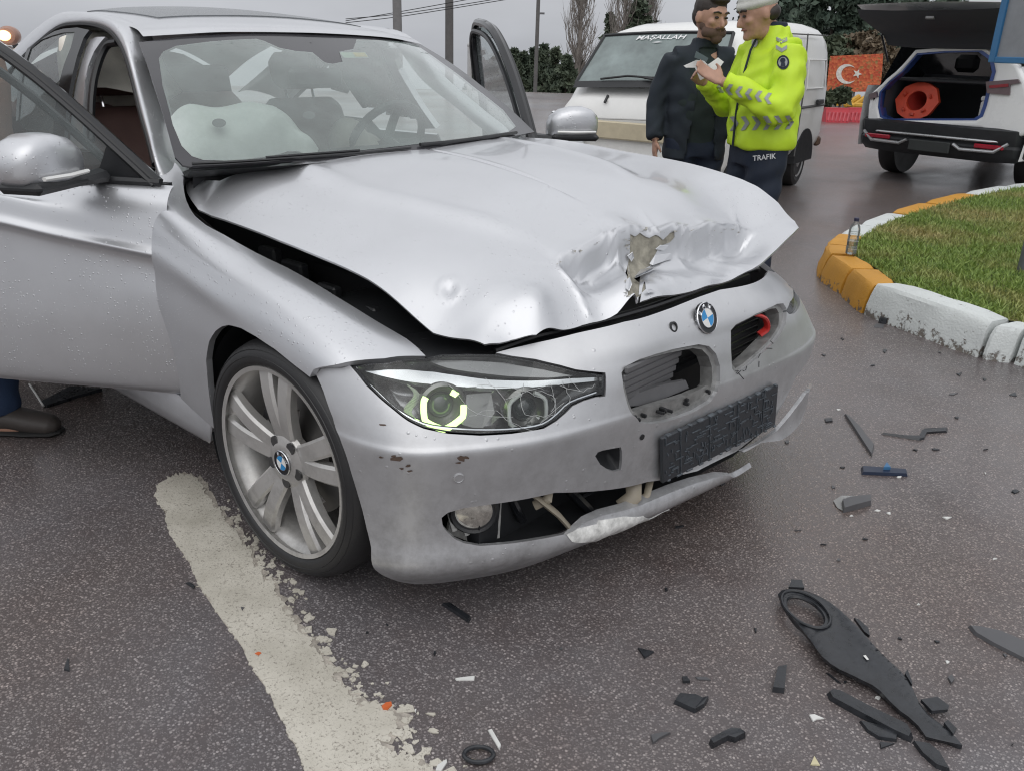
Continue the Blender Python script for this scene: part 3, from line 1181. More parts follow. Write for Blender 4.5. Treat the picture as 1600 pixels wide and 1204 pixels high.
bc = S_front.p3(1102, 498, .004)
roundel('emblem', bc, (.93, -.10, .38), .043, car, rad(-14))
mb = MB()
ec = S_front.p3(1052, 511, .0)
mb.lathe([(.014, -.01), (.014, .003), (.010, .004), (.009, -.004)], ec, (.93, -.12, .36), 18)
mb.build('empty_clip_hole', M_black, car)
for (px, py, r) in ((717, 746, .013), (1003, 682, .008)):
    c_ = S_front.p3(px, py, .001)
    uv = S_front.hit([(px, py)])[0]
    n_ = S_front.nrm(np.array([uv[0]]), np.array([uv[1]]))[0]
    n_ = n_ if n_ @ (CP - c_) > 0 else -n_
    mb = MB()
    mb.lathe([(r, -.004), (r, .001), (r * .8, .002), (r * .75, .0005)] if r > .01 else [(r, -.006), (r, .001), (r * .6, .001)], c_, n_, 20)
    mb.build('parking_sensor', M_bumper if r > .01 else M_black, bumper)
# nicks and scuffs: paint flaked off
M_chip = plain('paint_chip_dark', (0.09, 0.06, 0.045), 0.7)
for (px, py, s) in ((722, 716, 9), (728, 714, 6), (716, 722, 4), (620, 716, 8), (638, 727, 6), (596, 714, 4), (628, 731, 4), (600, 663, 6), (615, 712, 5), (640, 735, 4)):
    poly = []
    for q in np.linspace(0, 6.28, 8)[:-1]:
        poly.append(S_front.p3(px + s * math.cos(q) * (.4 + r_.random()), py + s * .45 * math.sin(q) * (.4 + r_.random()), .0012))
    mb = MB()
    mb.add(poly, [tuple(range(len(poly)))])
    mb.build('paint_chip', M_chip, bumper, smooth=False)

# ---- headlamp
_hl = [(550, 571), (561, 585), (574, 600), (594, 619), (617, 638), (638, 654), (663, 666), (700, 673), (750, 676), (800, 673), (848, 666), (868, 655), (882, 643), (894, 631), (912, 623), (930, 617), (943, 616), (944, 602), (944, 586), (925, 583), (900, 580), (875, 573), (837, 564), (800, 557), (774, 553), (730, 552), (690, 553), (664, 559), (620, 563), (580, 567)]
lens = panel('headlamp', S_front, _hl, M_lens, car, res=.014, flange=.0, off=-.004)
lens['label'] = 'cracked clear right headlamp with one glowing ring'
panel('lamp_housing', S_front, _hl, plain('lamp_housing_grey', (.20, .20, .205), .22, .6, var=.8, vscale=26), lens, res=.012, flange=0, off=-.008, depth=lambda d, P: -np.minimum(d * 4.5, .095))
panel('lens_rim', S_front, inset(_hl, 1.008), M_gloss, lens, [inset(_hl, .985)], res=.012, flange=.012, off=-.004)
panel('chrome_brow', S_front, [(563, 575), (600, 571), (640, 570), (680, 573), (720, 579), (770, 586), (830, 589), (900, 588), (942, 588), (942, 594), (900, 596), (830, 600), (780, 601), (720, 597), (670, 592), (610, 585)], plain('lamp_brow', (0.70, 0.71, 0.72), 0.16, 0.75), lens, res=.012, flange=.018, off=-.022)
panel('grey_reflector', S_front, [(668, 556), (730, 556), (790, 560), (850, 572), (900, 584), (860, 586), (800, 582), (750, 576), (700, 568)], plain('lamp_upper', (0.30, 0.30, 0.30), 0.25, 0.5), lens, res=.012, flange=.01, off=-.018)


def hl_pt(px, py, off):
    return S_front.p3(px, py, off)


for k, (px, py, rr, dep) in enumerate(((694, 621, .050, -.052), (832, 633, .050, -.052))):
    c_ = hl_pt(px, py, dep)
    n_ = np.array([.86, -.48, .12])
    n_ /= np.linalg.norm(n_)
    mb = MB()
    mb.lathe([(rr * 1.05, -.02), (rr * 1.12, .012), (rr * .98, .018), (rr * .80, .0), (rr * .62, -.006), (rr * .60, -.02)], c_, n_, 36)
    pj = mb.build('projector_bezel', plain('lamp_bezel', (0.23, 0.23, 0.22), 0.22, 0.7), lens)
    mb = MB()
    mb.ball(c_ - n_ * .006, (rr * .58, rr * .58, rr * .36), 20, 12, [np.cross(n_, [0, 0, 1.]) / np.linalg.norm(np.cross(n_, [0, 0, 1.])), np.cross(np.cross(n_, [0, 0, 1.]), n_) / np.linalg.norm(np.cross(np.cross(n_, [0, 0, 1.]), n_)), n_])
    mb.build('projector_lens', glassy('projector_glass_%d' % k, (0.35, 0.4, 0.4), .1, (.3, .35, .35), 1.6), pj)
    si = np.cross([0, 0, 1.], n_)
    si /= np.linalg.norm(si)
    up = np.cross(n_, si)
    hexa = [rad(q) for q in np.linspace(-215, 62, 28)]

    def hx(t, r):
        kk = math.cos(math.pi / 6) / math.cos(((t + math.pi / 6) % (math.pi / 3)) - math.pi / 6)
        return c_ + n_ * .024 + r * (.35 + .65 * kk) * (si * math.cos(t) + up * math.sin(t))
    mb = MB()
    if k == 0:
        mb.tube([hx(t, rr * 1.03) for t in hexa[:22]], .0075, 8)
        mb.build('light_ring', M_amber, pj)
        mb = MB()
        for i in range(5):
            mb.tube([hx(rad(40 + 5 * i), rr * 1.0), hx(rad(40 + 5 * i), rr * .72)], .002, 5)
        mb.build('light_ring', M_amber, pj)
    else:
        mb.tube([hx(t, rr * 1.02) for t in [rad(q) for q in np.linspace(-250, 70, 30)]], .005, 8)
        mb.build('light_ring', plain('unlit_ring', (0.6, 0.62, 0.6), .2), pj)
mb = MB()
for k in range(26):                       # ribs of the light guide beside the ring
    px = 637 + 9 * math.sin(k * .24)
    p = hl_pt(px, 592 + k * 2.3, -.030)
    q = hl_pt(px + 12, 594 + k * 2.2, -.045)
    mb.tube([p, q], .0016, 5)
mb.build('light_guide_rib', plain('guide_rib', (.5, .55, .45), .2), lens)
mb = MB()
mb.tube([hl_pt(x, y, -.012) for x, y in cr([(566, 590), (590, 612), (620, 638), (662, 660), (710, 667), (760, 669), (810, 667), (850, 660), (872, 645), (893, 627), (935, 612)], 3)], .004, 6, flat=.6)
mb.build('chrome_edge', M_chrome, lens)
# cracks and shards in the lens
mb = MB()
for pts in (((757, 590), (790, 625), (800, 660), (838, 672)), ((790, 625), (860, 600), (905, 612), (930, 600)), ((800, 660), (770, 640), (735, 650)), ((860, 600), (870, 640), (845, 660)), ((905, 612), (890, 590)), ((820, 600), (815, 640), (850, 650), (880, 630)), ((745, 600), (800, 607), (850, 620)), ((700, 600), (745, 645), (800, 650)), ((840, 610), (868, 620), (862, 642)), ((880, 600), (892, 622), (876, 640))):
    P3 = [S_front.p3(px + r_.uniform(-2, 2), py + r_.uniform(-2, 2), -.001) for px, py in cr(pts, 4)]
    mb.tube(P3, .0006, 4)
mb.build('lens_crack', plain('crack_white', (.42, .43, .43), .3), lens)
mb = MB()
for i in range(26):
    px, py = r_.uniform(745, 935), r_.uniform(596, 662)
    if py > 690 - (px - 800) * .5:
        continue
    s = r_.uniform(5, 15)
    q = [hl_pt(px + r_.uniform(-s, s), py + r_.uniform(-s, s) * .7, r_.uniform(-.05, -.012)) for _ in range(3)]
    mb.add(q, [(0, 1, 2)])
_ls = mb.build('lens_shard', plain('shard_plastic', (.55, .55, .54), .12, .6, var=.5, vscale=40), lens, smooth=False)
_ls['kind'] = 'stuff'
mb = MB()
mb.prism([hl_pt(x, y, -.045) for x, y in ((735, 604), (775, 600), (782, 640), (760, 668), (730, 660))], (-.02, .005, 0))
mb.build('inner_bezel', plain('lamp_inner_a', (.16, .16, .16), .25, .4), lens)
mb = MB()
mb.prism([hl_pt(x, y, -.03) for x, y in ((870, 655), (905, 628), (940, 617), (942, 600), (900, 610), (868, 640))], (-.02, .005, 0))
mb.build('inner_bezel', plain('lamp_inner', (.16, .16, .16), .25, .4), lens)

# ---- right front wing (fender)
_fz = {  # x: rows of (y, z) from the bottom up; the top row is the bonnet line
    -.86: [(-.850, .20), (-.872, .33), (-.884, .46), (-.890, .60), (-.884, .72), (-.893, .785), (-.876, .84), (-.858, .90), (-.815, .970), (-.72, 1.03)],
    -.70: [(-.850, .20), (-.872, .33), (-.884, .46), (-.890, .60), (-.884, .72), (-.893, .775), (-.878, .82), (-.864, .875), (-.822, .940), (-.715, .985)],
    -.54: [(-.850, .20), (-.872, .33), (-.884, .46), (-.890, .60), (-.885, .70), (-.892, .765), (-.880, .805), (-.866, .85), (-.835, .893), (-.768, .898)],
    -.40: [(-.855, .20), (-.876, .33), (-.886, .46), (-.892, .60), (-.887, .69), (-.893, .745), (-.880, .785), (-.864, .822), (-.832, .852), (-.778, .853)],
    -.20: [(-.86, .20), (-.880, .33), (-.890, .46), (-.896, .58), (-.893, .66), (-.893, .705), (-.880, .745), (-.860, .782), (-.818, .803), (-.754, .801)],
    0.0: [(-.86, .20), (-.880, .33), (-.890, .46), (-.898, .58), (-.899, .63), (-.893, .675), (-.880, .715), (-.854, .750), (-.80, .765), (-.72, .750)],
    .18: [(-.86, .20), (-.880, .33), (-.890, .46), (-.898, .55), (-.897, .60), (-.890, .64), (-.876, .67), (-.842, .700), (-.78, .714), (-.698, .698)],
    .30: [(-.86, .20), (-.880, .33), (-.890, .46), (-.897, .52), (-.893, .56), (-.884, .595), (-.866, .625), (-.825, .652), (-.76, .666), (-.685, .662)],
    .42: [(-.84, .20), (-.850, .33), (-.855, .46), (-.860, .50), (-.856, .53), (-.848, .56), (-.83, .59), (-.79, .61), (-.73, .62), (-.67, .622)],
}
S_fend = Surf([[(x, y, z) for y, z in _fz[x]] for x in sorted(_fz)])
_f_top = [(665, 556), (650, 541), (635, 529), (587, 501), (525, 463), (450, 419), (400, 395), (350, 367), (322, 352), (305, 338), (294, 320), (288, 301), (286, 285), (293, 270)]
_f_arch = [(330, 640), (325, 602), (322, 563), (327, 533), (337, 517), (347, 510), (357, 508), (377, 513), (400, 526), (430, 546), (462, 572), (484, 589)]
_f_out = [(242, 258), (246, 300), (243, 333), (240, 352), (237, 375), (237, 396), (241, 421), (243, 463), (252, 490), (262, 520), (271, 550), (279, 585), (283, 622), (305, 643), (337, 671), (333, 655)] + _f_arch + [(490, 577), (516, 571), (540, 566), (600, 560)] + _f_top + [(280, 262), (262, 247)]
fend = panel('fender', S_fend, _f_out, M_silver, car, res=.016, flange=.018)
# its mirror image on the far side, pushed up slightly
fl = bpy.data.objects.new('fender', fend.data.copy())
fl.data.transform(Matrix.Scale(-1, 4, (0, 1, 0)))
fl.data.flip_normals()
COL.objects.link(fl)
fl.parent = car
# rocker sill
S_sill = Surf([[(x, -.862, .345), (x, -.868, .30), (x, -.86, .24), (x, -.82, .20)] for x in (-2.4, -1.5, -.9, -.6, -.3)])
panel('sill', S_sill, [('u', 0, 0), ('u', 0, 1), ('u', .86, 1), ('u', .93, .62), ('u', .96, 0)], M_silver, car, res=.03, flange=.01)
for sgn in (-1, 1):                      # dark wheel-house liners
    mb = MB()
    ring0 = [(.375 * math.cos(t), sgn * .862, .32 + .375 * math.sin(t)) for t in np.linspace(-.35, math.pi + .35, 24)]
    ring1 = [(.385 * math.cos(t), sgn * .50, .32 + .385 * math.sin(t)) for t in np.linspace(-.35, math.pi + .35, 24)]
    mb.loft([ring0, ring1], False, False)
    mb.add([(-.42, sgn * .50, .0 + .15), (.42, sgn * .50, .15), (.42, sgn * .50, .72), (-.42, sgn * .50, .72)], [(0, 1, 2, 3)])
    mb.build('wheel_arch_liner', M_dark, car, smooth=True)


# ---- wheels
def wheel(cx, cy, sgn, rot0, parent, detail=True):
    def q(r, a, h):
        return np.array([cx + r * math.cos(a), cy + sgn * h, .322 + r * math.sin(a)])
    ax = (0, sgn, 0)
    o = np.array([cx, cy, .322])
    mb = MB()
    # barrel and lip of the rim, open at the front
    mb.lathe([(.246, .018), (.2575, .021), (.2605, .012), (.2590, -.002), (.248, -.012), (.234, -.030), (.226, -.10), (.232, -.20), (.246, -.21)], o, ax, 64)
    mb.f = [f for f in mb.f if len(f) == 4]
    # hub dish
    mb2 = MB()
    mb2.lathe([(.030, .004), (.034, .006), (.050, .004), (.074, -.004), (.080, -.016), (.070, -.04), (.03, -.045)], o, ax, 40)
    mb.add(mb2.v, [f for f in mb2.f])
    for k in range(5):
        a0 = rot0 + k * 2 * math.pi / 5
        for s in (-1, 1):
            rings = []
            for t in np.linspace(0, 1, 9):
                r = .058 + t * .194
                da = s * (.24 - .05 * t + .055 * t * t) * (1 - .15 * t) - s * .03
                wdt = (.0215 + .004 * (1 - t) + .006 * t * t)
                hh = -.004 + .012 * math.sin(t * math.pi * .9) + .008 * t
                thick = .034 - .008 * t
                a = a0 + da
                c = q(r, a, hh)
                tn = np.array([-math.sin(a), 0, math.cos(a)])
                nn = np.array([0, sgn, 0.])
                rings.append([c - tn * wdt * .95 - nn * thick, c - tn * wdt - nn * .008, c - tn * wdt * .72 - nn * .001, c + tn * wdt * .72 * s * s - nn * .001 + nn * .0, c + tn * wdt - nn * .008, c + tn * wdt * .95 - nn * thick])
            mb.loft(rings, True, True)
        # web in the fork between the two spokes of a pair
        rings = []
        for t in np.linspace(0, .42, 5):
            r = .06 + t * .186
            c = q(r, a0, -.012 - .02 * t)
            wdt = r * .22
            tn = np.array([-math.sin(a0), 0, math.cos(a0)])
            nn = np.array([0, sgn, 0.])
            rings.append([c - tn * wdt - nn * .02, c - tn * wdt, c + tn * wdt, c + tn * wdt - nn * .02])
        mb.loft(rings, True, True)
    w = mb.build('wheel', M_alloy, parent, angle=38)
    mb = MB()
    prof = [(.256, .012), (.262, .022), (.272, .027), (.290, .026), (.304, .018), (.314, .004), (.3215, -.02), (.323, -.06), (.323, -.15), (.319, -.19), (.30, -.215), (.27, -.22), (.245, -.21)]
    mb.lathe(prof, o, ax, 72)
    mb.f = [f for f in mb.f if len(f) == 4]
    for (r, hh) in ((.2835, .0265), (.300, .0205)):
        mb.lathe([(r - .0012, hh), (r, hh + .0015), (r + .0012, hh - .0005)], o, ax, 60)
    for hh in (-.05, -.085, -.12):
        mb.lathe([(.3228, hh - .005), (.3236, hh - .004), (.3236, hh + .004), (.3228, hh + .005)], o, ax, 60)
    mb.f = [f for f in mb.f if len(f) == 4]
    mb.build('tyre', M_rubber, w)
    if not detail:
        return w
    mb = MB()
    mb.lathe([(.165, -.07), (.165, -.082), (.08, -.082), (.08, -.06), (.05, -.05), (.165, -.07)], o, ax, 48)
    mb.build('brake_disc', plain('brake_disc_metal', (.16, .155, .15), .45, .8), w)
    mb = MB()
    rr = [[q(r, a, h) for r, h in ((.10, -.05), (.175, -.05), (.185, -.09), (.10, -.09))] for a in np.linspace(2.5, 3.5, 7)]
    mb.loft(rr, True, True)
    mb.build('brake_caliper', plain('caliper', (.07, .07, .075), .5, .3), w)
    for k in range(5):
        a = rot0 + (k + .5) * 2 * math.pi / 5
        mb = MB()
        mb.lathe([(.0155, .0015), (.0155, -.004), (.012, -.006), (.004, -.004)], q(.058, a, .002), ax, 14)
        mb.build('wheel_bolt', plain('bolt_grey', (.10, .10, .10), .4, .7), w)
    roundel('center_cap', q(0, 0, .006), ax, .034, w, rad(20))
    for ch in [c for c in w.children if c.name.startswith('center_cap')]:
        for g in list(ch.children):          # no fourth level: the emblem's pieces are the wheel's own
            g.parent = w
    return w


w1 = wheel(0, -.872, -1, rad(20), car)
w1['label'] = 'dirty five double-spoke alloy front wheel on low-profile tyre'
wheel(0, .872, 1, rad(50), car, False)
wheel(-2.62, -.85, -1, rad(10), car, False)
wheel(-2.62, .85, 1, rad(40), car, False)

# ---- crumpled bonnet: a sheet of scattered heights with folds
_hp = []
for p, y in (((288, 283), -.69), ((297, 312), -.735), ((310, 328), -.76), ((350, 343), -.75), ((400, 361), -.735), ((475, 391), -.71), ((537, 417), -.685), ((575, 436), -.67), ((612, 463), -.66), ((640, 488), -.65), ((677, 520), -.64), ((712, 528), -.62), ((757, 538), -.60), ((800, 531), -.54), ((875, 515), -.42), ((940, 501), -.30)):
    _hp.append(at(*p, y=y))
for p, x in (((972, 483), .578), ((985, 470), .582), ((1050, 461), .60), ((1125, 443), .62), ((1175, 421), .635), ((1200, 403), .64), ((1225, 378), .64), ((1242, 356), .62)):
    _hp.append(at(*p, x=x))
for p, x in (((867, 416), .40), ((935, 383), .41), ((975, 360), .42), ((1012, 370), .44), ((1052, 363), .46), ((1092, 360), .475), ((1150, 361), .5), ((1175, 358), .52)):
    _hp.append(at(*p, x=x))
_hp += [(-.46, .72, .992), (-.08, .735, .978), (.115, .735, .968), (.30, .73, .945), (.47, .72, .900), (.58, .69, .83),
        (-.46, -.45, .985), (-.40, 0, 1.000), (-.44, .45, 1.0), (-.60, -.62, .966), (-.56, .66, .985),
        (-.2, 0, .990), (0, 0, .968), (.2, 0, .935), (.33, 0, .900), (-.2, .4, .995), (0, .4, .982), (.2, .4, .955), (.36, .38, .915),
        (-.3, -.45, .950), (-.3, -.64, .897), (0, -.45, .888), (0, -.60, .842), (.2, -.42, .848), (.2, -.55, .808), (.38, -.42, .800), (.36, -.52, .77), (.48, -.45, .762), (.5, -.2, .80), (.52, .1, .80), (.55, .35, .80)]
_hf = tps(_hp, 2e-4)
_ridge = [at(*p, x=x)[:2] for p, x in (((860, 424), .395), ((882, 404), .40), ((935, 383), .41), ((975, 360), .42), ((990, 364), .428), ((1012, 370), .44), ((1052, 363), .46), ((1092, 360), .475), ((1150, 361), .5), ((1178, 356), .52))]
_dome_r = [(-.44, -.46), (-.2, -.44), (.05, -.36), (.28, -.27), (.44, -.16)]
_dome_l = [(-.44, .46), (-.2, .44), (.05, .38), (.30, .30)]
_valley = [(.25, -.60), (.40, -.35), (.52, -.17)]
_vert = [(.40, -.045), (.46, -.075), (.52, -.12), (.585, -.20)]
_vert2 = [(.39, -.29), (.45, -.30), (.53, -.32)]


_dent = Surf(np.stack([*np.meshgrid(np.linspace(-.2, .6, 20), np.linspace(-.75, 0, 20), indexing='ij'), _hf(*np.meshgrid(np.linspace(-.2, .6, 20), np.linspace(-.75, 0, 20), indexing='ij'))], -1)).p3(703, 452)


def hood_z(x, y):
    z = _hf(x, y)
    d, t = segdist(x, y, _ridge)
    sg_ = x - np.interp(y, [q[1] for q in _ridge], [q[0] for q in _ridge])
    sd = np.where(sg_ > 0, d, -d)
    w = sstep(t, 0.02, .16) * (1 - sstep(t, .86, 1))
    jag = .007 * np.sin(y * 13 + 2) * np.sin(y * 29) + .0008 * np.sin(y * 83 + 3 * np.sin(y * 19))
    sd = sd + jag
    # sharp fold: the sheet climbs to the crest, drops under it and eases out towards the front edge
    z = z + w * np.where(sd < 0, .020 * np.exp(sd / .05), .020 - .080 * sstep(sd, 0, .026) + .060 * sstep(sd, .045, .16))
    for ln, h, wd in ((_dome_r, .009, .035), (_dome_l, .009, .035)):
        d, t = segdist(x, y, ln)
        inn = np.abs(y) - np.interp(x, [q[0] for q in ln], [abs(q[1]) for q in ln])
        z = z + (h * np.exp(-(d / wd) ** 2) + .011 * sstep(-inn, -.035, .035) * (np.sign(y) == np.sign(ln[0][1]))) * (1 - sstep(t, .70, 1)) * sstep(.36 - x, 0, .2)
    # the bonnet's rolled front folds: a torn vertical pleat and a softer one
    d, t = segdist(x, y, _vert)
    sg = np.sign((y - np.interp(x, [q[0] for q in _vert], [q[1] for q in _vert])))
    sp = np.where(sg < 0, -d, d)
    z = z + np.exp(-(d / .05) ** 2) * (.014 - .028 * sstep(sp, -.006, .006)) * sstep(x, .41, .46)
    d, t = segdist(x, y, _vert2)
    z = z + .012 * np.exp(-d / .016) * sstep(t, 0, .3)
    d = np.hypot(x - _dent[0], y - _dent[1])
    z = z - .006 * np.exp(-(d / .013) ** 2) + .003 * np.exp(-((d - .024) / .010) ** 2)
    # broad buckles and fine ripples of the pressed sheet
    cr_ = sstep(x, .25, .55)
    z = z + .0035 * np.sin(7 * x + 3 * y) * np.sin(6 * y - 2 * x) * (.35 + cr_)
    z = z + .0022 * cr_ * np.sin(31 * y + 9 * np.sin(8 * x)) * np.sin(22 * x + 5 * y)
    # hard little kinks radiating from the fold
    for (x0, y0, x1, y1, h0) in ((.41, -.10, .28, -.02, .006), (.44, .10, .34, .16, .005), (.50, .50, .40, .62, .006), (.40, -.28, .33, -.36, .005), (.49, .30, .56, .36, -.006), (.47, .18, .56, .15, .006), (.45, -.2, .52, -.26, -.006)):
        d, t = segdist(x, y, [(x0, y0), (x1, y1)])
        z = z + h0 * np.exp(-d / .012) * (1 - t)
    return z


_hx = np.linspace(-.68, .72, 141)
_hy = np.linspace(-.80, .80, 161)
_HX, _HY = np.meshgrid(_hx, _hy, indexing='ij')
S_hood = Surf(np.stack([_HX, _HY, hood_z(_HX, _HY)], -1))
_h_right = [(289, 283), (292, 301), (310, 328), (330, 337), (350, 343), (400, 361), (437, 376), (475, 391), (537, 417), (575, 436), (612, 463), (640, 488), (660, 506), (677, 520), (712, 528), (757, 538), (780, 536), (800, 531), (838, 523), (875, 515), (910, 508), (940, 501), (954, 496), (964, 490), (971, 482), (978, 473), (1012, 468), (1050, 461), (1090, 452), (1125, 443), (1152, 432), (1175, 421), (1200, 402), (1225, 378), (1240, 364)]


def uv_h(x, y):
    return ('u', (x + .68) / 1.40, (y + .80) / 1.60)


_h_out = _h_right + [uv_h(.63, .655), uv_h(.595, .70), uv_h(.52, .725), uv_h(.35, .735), uv_h(.0, .738), uv_h(-.4, .735), uv_h(-.60, .72), uv_h(-.57, .66), uv_h(-.50, .5), uv_h(-.455, .3), uv_h(-.43, 0), uv_h(-.455, -.3), uv_h(-.50, -.5), uv_h(-.56, -.65)]
_fil = [(985, 366), (1000, 364), (1015, 372), (1036, 375), (1047, 364), (1054, 362), (1054, 371), (1035, 384), (1027, 392), (1018, 408), (1015, 416), (1001, 424), (992, 432), (1007, 440), (1009, 452), (990, 458), (981, 464), (980, 445), (983, 420), (984, 395)]
hood = panel('bonnet', S_hood, _h_out, M_silver, car, [_fil], res=.010, flange=.006)
hood['label'] = 'crumpled silver bonnet with a torn peeling fold at its front edge'
# body filler bared along the tear, with curled paint flakes
fil = panel('bare_filler', S_hood, inset(_fil, 1.06), M_filler, hood, res=.007, flange=0, off=-.003, depth=lambda d_, P: .0015 * np.sin(P[:, 1] * 160) * np.sin(P[:, 0] * 140))
mb = MB()
for poly in (((1014, 414), (1022, 399), (1045, 396), (1049, 405), (1034, 411), (1018, 416)), ((988, 434), (1000, 425), (1020, 421), (1022, 425), (1005, 432), (992, 438)), ((1022, 389), (1030, 383), (1040, 384), (1034, 391)), ((978, 400), (984, 394), (987, 402), (983, 409)), ((979, 440), (984, 436), (986, 446), (982, 456), (977, 452)), ((1008, 456), (1018, 454), (1024, 457), (1010, 460))):
    P3 = [S_hood.p3(x, y, .004 + .006 * r_.random()) for x, y in poly]
    mb.prism(P3, (0.0012, 0, -.0012))
mb.build('paint_curl', M_silver, hood, smooth=False)
mb = MB()
for i in range(46):
    t = r_.random()
    if r_.random() < .5:
        px, py = np.interp(t, [0, .3, .55, 1], [868, 905, 975, 1160]) + r_.uniform(-4, 4), np.interp(t, [0, .3, .55, 1], [413, 392, 362, 360]) + r_.uniform(-3, 3)
    else:
        px, py = 981 + r_.uniform(-4, 4), 366 + 104 * t
    s = r_.uniform(2, 6)
    P3 = [S_hood.p3(px + r_.uniform(-s, s), py + r_.uniform(-s, s) * .5, .001 + .004 * r_.random()) for _ in range(4)]
    mb.add(P3, [(0, 1, 2), (0, 2, 3)])
mb.build('paint_flake', plain('cracked_paint', (.36, .35, .32), .6, var=.5, vscale=90), hood, smooth=False)['kind'] = 'stuff'

# black rubber seal and lock carrier under the bonnet's front edge
mb = MB()
P3 = [S_front.p3(px, py, 0) + np.array([-.055, 0, -.006]) for px, py in ((800, 552), (860, 531), (900, 521), (975, 503), (1050, 481), (1125, 453), (1200, 423), (1212, 404))]
mb.tube(cr(P3, 5), .011, 8, flat=.7)
mb.build('bonnet_seal', M_black, car)
mb = MB()
P3 = [S_front.p3(px, py, 0) + np.array([-.085, 0, -.022]) for px, py in ((690, 553), (760, 550), (860, 531), (975, 503), (1050, 481), (1125, 453), (1200, 423))]
rings = [[p + np.array([.03, 0, 0]), p + np.array([.03, 0, -.03]), p + np.array([-.16, 0, -.03]), p + np.array([-.16, 0, .01])] for p in cr(P3, 3)]
mb.loft(rings, True, True)
mb.build('lock_carrier', M_dark, car)
# engine bay walls, seen dark through the gap, and the grey inner wing
mb = MB()
mb.add([(-.62, -.66, .45), (.40, -.60, .45), (.55, -.40, .45), (.55, .6, .45), (-.62, .66, .45)], [(0, 1, 2, 3, 4)])
mb.add([(-.60, -.66, .45), (-.60, .66, .45), (-.60, .66, .93), (-.60, -.66, .90)], [(0, 1, 2, 3)])
mb.build('engine_bay', M_dark, car, smooth=False)
_iw = [(-.55, -.75, .86), (-.40, -.755, .825), (-.20, -.73, .78), (0, -.70, .73), (.17, -.676, .682), (.30, -.665, .648)]
_iw2 = [(-.55, -.69, .74), (-.40, -.68, .71), (-.20, -.655, .67), (0, -.64, .63), (.17, -.625, .59), (.30, -.615, .55)]
_iw0 = [(-.55, -.765, .888), (-.40, -.772, .845), (-.20, -.748, .793), (0, -.714, .743), (.17, -.694, .694), (.30, -.682, .658)]
mb = MB()
mb.loft([_iw0, _iw, _iw2], False, False)
mb.build('inner_wing', M_primer, car)
mb = MB()
M_wb = M_black
for (x, y, z, s) in ((-.1, -.66, .70, .05), (.06, -.65, .68, .035), (.12, -.64, .655, .03), (.22, -.63, .63, .04), (-.25, -.66, .73, .06), (-.35, -.67, .76, .05)):
    mb = MB()
    mb.box((x, y + .03, z), (s * 1.6, .03, s), bev=.006)
    mb.build('wing_bracket', M_black, car)

# ---- glasshouse
_ws = []
for k in range(5):
    y = (-1, -.55, 0, .55, 1)[k]
    bx = (-.545, -.43, -.375, -.43, -.545)[k]
    tx = (-1.055, -.985, -.965, -.985, -1.055)[k]
    bz, tz = (.998, 1.006, 1.010, 1.006, .998)[k], (1.330, 1.352, 1.358, 1.352, 1.330)[k]
    row = []
    for j in range(5):
        t = j / 4
        b = .022 * math.sin(math.pi * t)
        row.append((bx + (tx - bx) * t + b * .5, y * (.75 - .168 * t), bz + (tz - bz) * t + b))
    _ws.append(row)
S_wind = Surf(_ws)
_w_out = [(217, 66), (260, 60), (300, 56), (350, 53), (400, 51), (480, 51), (560, 53), (610, 55), (652, 58), (700, 93), (750, 132), (800, 172), (838, 206), (800, 213), (700, 228), (630, 237), (575, 243), (500, 249), (415, 255), (350, 259), (305, 262), (285, 258), (268, 246), (250, 195), (233, 125)]
_w_in = [(248, 92), (255, 81), (275, 72), (330, 65), (400, 61), (412, 64), (437, 75), (462, 80), (488, 82), (500, 92), (508, 98), (520, 100), (535, 97), (530, 81), (552, 77), (557, 62), (610, 64), (648, 69), (690, 98), (740, 136), (786, 172), (806, 198), (795, 206), (700, 219), (630, 228), (575, 234), (500, 242), (415, 248), (350, 251), (318, 250), (300, 244), (284, 228), (270, 195), (254, 135)]
ws = panel('windscreen', S_wind, _w_in, M_glassW, car, res=.03, flange=0)
panel('black_border', S_wind, _w_out, plain('frit_black', (.05, .05, .055), .15), ws, [_w_in], res=.03, flange=.006, off=-.001)
panel('toll_sticker', S_wind, [(530, 80), (571, 80), (577, 89), (538, 89)], plain('sticker_green', (.42, .56, .42), .5), ws, res=.02, flange=0, off=-.004)
panel('toll_sticker', S_wind, [(551, 81.5), (570, 81.5), (575, 88), (556, 88)], plain('sticker_yellow', (.62, .50, .08), .5), ws, res=.02, flange=0, off=-.002)
# wiper and scuttle
mb = MB()
mb.tube([S_wind.p3(x, y, .008) for x, y in ((300, 259), (350, 257), (415, 253), (500, 247), (575, 241), (640, 234))], .006, 6, flat=.7)
mb.tube([S_wind.p3(x, y, .012) for x, y in ((415, 251), (440, 249), (560, 240))], .004, 6)
mb.tube([S_wind.p3(x, y, .008) for x, y in ((655, 229), (700, 225), (760, 217), (805, 210))], .006, 6)
mb.build('wiper', M_black, car)
mb = MB()
mb.loft([[(-.60, -.73, .955), (-.50, -.5, .965), (-.44, 0, .975), (-.50, .5, .965), (-.60, .73, .955)], [(-.52, -.76, .985), (-.415, -.5, .992), (-.355, 0, .998), (-.415, .5, .992), (-.52, .76, .985)]], False, False)
mb.build('scuttle', M_black, car)

